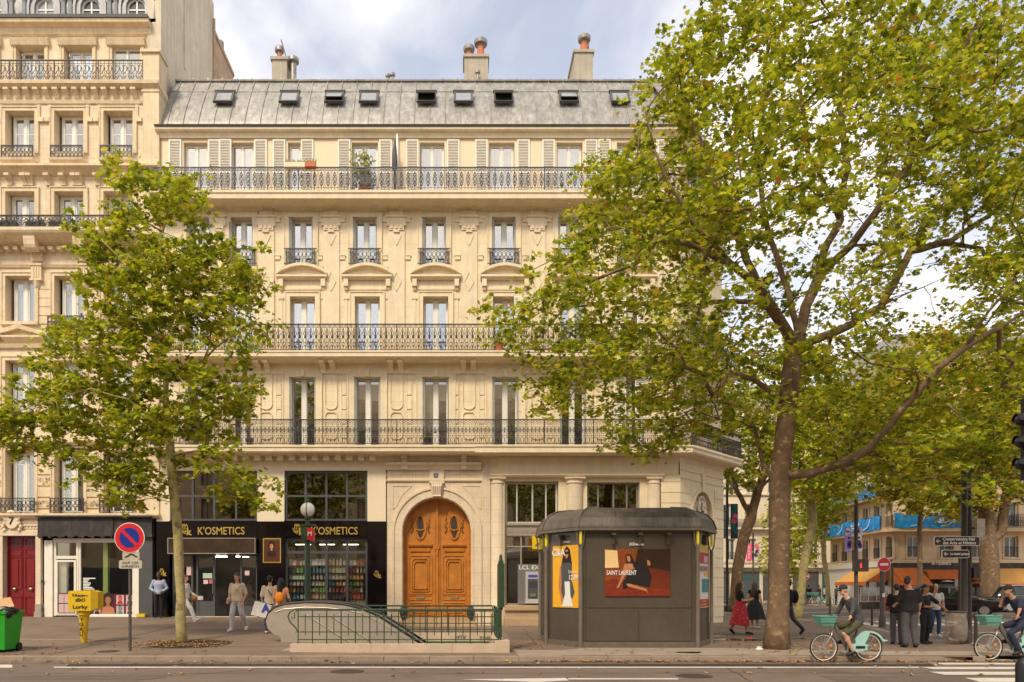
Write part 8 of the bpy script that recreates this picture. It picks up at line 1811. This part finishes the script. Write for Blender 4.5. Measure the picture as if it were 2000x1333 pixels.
# -- slim plane on the left
S2 = [(235,350),(300,335),(370,350),(405,385),(395,440),(440,470),(500,480),(515,530),(490,590),(530,620),(515,680),(480,730),(505,790),(470,850),(480,900),(515,950),(505,1000),(440,990),(420,930),(330,925),(290,960),(255,990),(210,960),(170,930),(120,905),(80,900),(50,870),(0,900),(-40,860),(-30,780),(20,760),(60,720),(70,680),(135,640),(140,560),(180,520),(170,470),(135,455),(180,430),(225,400)]
tree('slim plane tree with thin mottled trunk in front of the cosmetics shop', (356,1262), [
 [(356,1266,0),(354,1200,0),(350,1100,0),(346,1020,0),(338,950,0),(332,890,0),(325,800,0),(322,720,.1),(315,640,.1),(308,560,.1),(312,480,0),(330,400,0),(340,360,0)],
 [(330,850,0),(290,810,-.4),(250,780,-.7),(180,760,-1.0),(100,780,-1.3),(20,810,-1.6)],
 [(328,830,0),(370,780,.4),(400,700,.6),(420,620,.7),(440,560,.8)],
 [(322,740,.1),(290,690,.5),(250,650,.8),(190,640,1)],
 [(400,700,.6),(450,660,.2),(490,630,0)], [(334,900,0),(390,880,-.4),(440,900,-.7),(480,940,-.9)],
 [(315,620,.1),(270,560,-.4),(230,500,-.6),(200,470,-.8)], [(325,800,0),(260,860,.5),(180,880,.9),(90,870,1)]],
 S2, 19.1, 1.9, 380, 24000, .15, .125, 'leaf_green', 'bark_pale', .46, 5, flare=1.35)
# -- trees further down the side street
def gy(px, py): return ground(px, py)[1]
Yb = 40.0
tree('plane tree with a leaning brown trunk right of the bank corner', (1432,1192), [
 [(1434,1196,0),(1440,1120,0),(1450,1060,0),(1466,1010,0),(1480,960,0),(1495,920,0)], [(1466,1010,0),(1440,960,0),(1425,900,0),(1380,840,0)], [(1480,960,0),(1520,920,-.5),(1560,880,-.5)],[(1495,920,0),(1490,860,.4),(1500,800,.5)]],
 [(1400,930),(1375,890),(1350,840),(1380,760),(1460,700),(1560,690),(1650,720),(1660,820),(1600,880),(1540,930),(1500,940),(1450,960)], Yb, 3.5, 150, 11000, .22, .30, 'leaf_green', 'bark', .8, 8, True, flare=1.2)
tree('plane tree with a pale yellowish slanting trunk behind the thick one', (1560,1208), [
 [(1558,1212,0),(1565,1150,0),(1574,1080,0),(1588,1020,0),(1582,970,0),(1592,925,0),(1600,860,0)], [(1588,935,0),(1630,880,0),(1680,820,0)], [(1582,980,0),(1600,1020,0),(1612,1060,0)]],
 [(1540,960),(1530,880),(1560,800),(1650,740),(1760,730),(1800,800),(1770,880),(1700,920),(1640,960),(1600,985),(1560,980)], 35.0, 3.5, 150, 11000, .20, .20, 'leaf_green', 'bark_pale', .75, 9, True, flare=1.2)
tree('thin young tree with a forked pale trunk near the parked bicycles', (1618,1180), [
 [(1619,1184,0),(1615,1130,0),(1608,1080,0),(1612,1040,0),(1625,1000,0)], [(1610,1070,0),(1590,1030,0),(1580,990,0)]],
 [(1565,1020),(1560,970),(1590,930),(1640,930),(1660,960),(1645,1000),(1625,1010),(1600,1040)], 46.0, 2.2, 50, 2200, .24, .15, 'leaf_green', 'bark_pale', .7, 10, True, flare=1.1)
tree('thin dark-stemmed tree in front of the café entrance', (1797,1196), [
 [(1797,1200,0),(1797,1120,0),(1796,1040,0),(1800,980,0),(1806,930,0)], [(1800,985,0),(1780,930,0),(1770,880,0)], [(1800,970,0),(1825,920,0),(1835,880,0)]],
 [(1700,950),(1700,870),(1740,800),(1830,780),(1900,820),(1900,900),(1860,940),(1850,985),(1800,1000),(1750,975)], 44.0, 3, 130, 9000, .25, .14, 'leaf_yellow', 'bark', .85, 11, True, flare=1.2)
tree('stout forked plane tree behind the parked black car, graffiti on its trunk', (1935,1190), [
 [(1936,1196,0),(1934,1150,0),(1932,1100,0),(1930,1062,0),(1928,1010,0),(1915,960,0),(1905,900,0)], [(1931,1062,0),(1955,1040,0),(1962,990,0),(1975,930,0),(1985,870,0)], [(1930,1000,0),(1945,960,0),(1950,900,0)]],
 [(1850,1020),(1840,940),(1850,840),(1880,760),(1960,730),(2080,740),(2100,900),(2060,960),(2000,950),(1950,985),(1900,1020)], 46.5, 3.8, 170, 14000, .24, .55, 'leaf_yellow', 'bark', .8, 12, True, flare=1.25, rmin=.02)
tree('plane tree further right, its yellowing crown hanging over the café awnings', (2090,1190), [
 [(2090,1196,0),(2090,1100,0),(2080,1000,0),(2060,900,0),(2030,800,0)], [(2080,1000,0),(1990,900,0),(1900,820,0)]],
 [(1760,860),(1700,800),(1720,700),(1800,640),(1900,660),(2000,620),(2120,640),(2130,860),(2000,900),(1900,890)], 32.0, 3.5, 190, 15000, .2, .35, 'leaf_yellow', 'bark', .8, 13, True, flare=1.2)
tree('far plane tree closing the side street above the lamp posts', (1520,1178), [
 [(1530,1180,0),(1530,1100,0),(1528,1020,0),(1535,960,0)]],
 [(1490,1110),(1495,1030),(1520,960),(1580,930),(1620,960),(1610,1040),(1575,1100),(1545,1120)], 62.0, 4, 70, 3000, .32, .25, 'leaf_green', 'bark', 1.0, 14, True, flare=1.2)
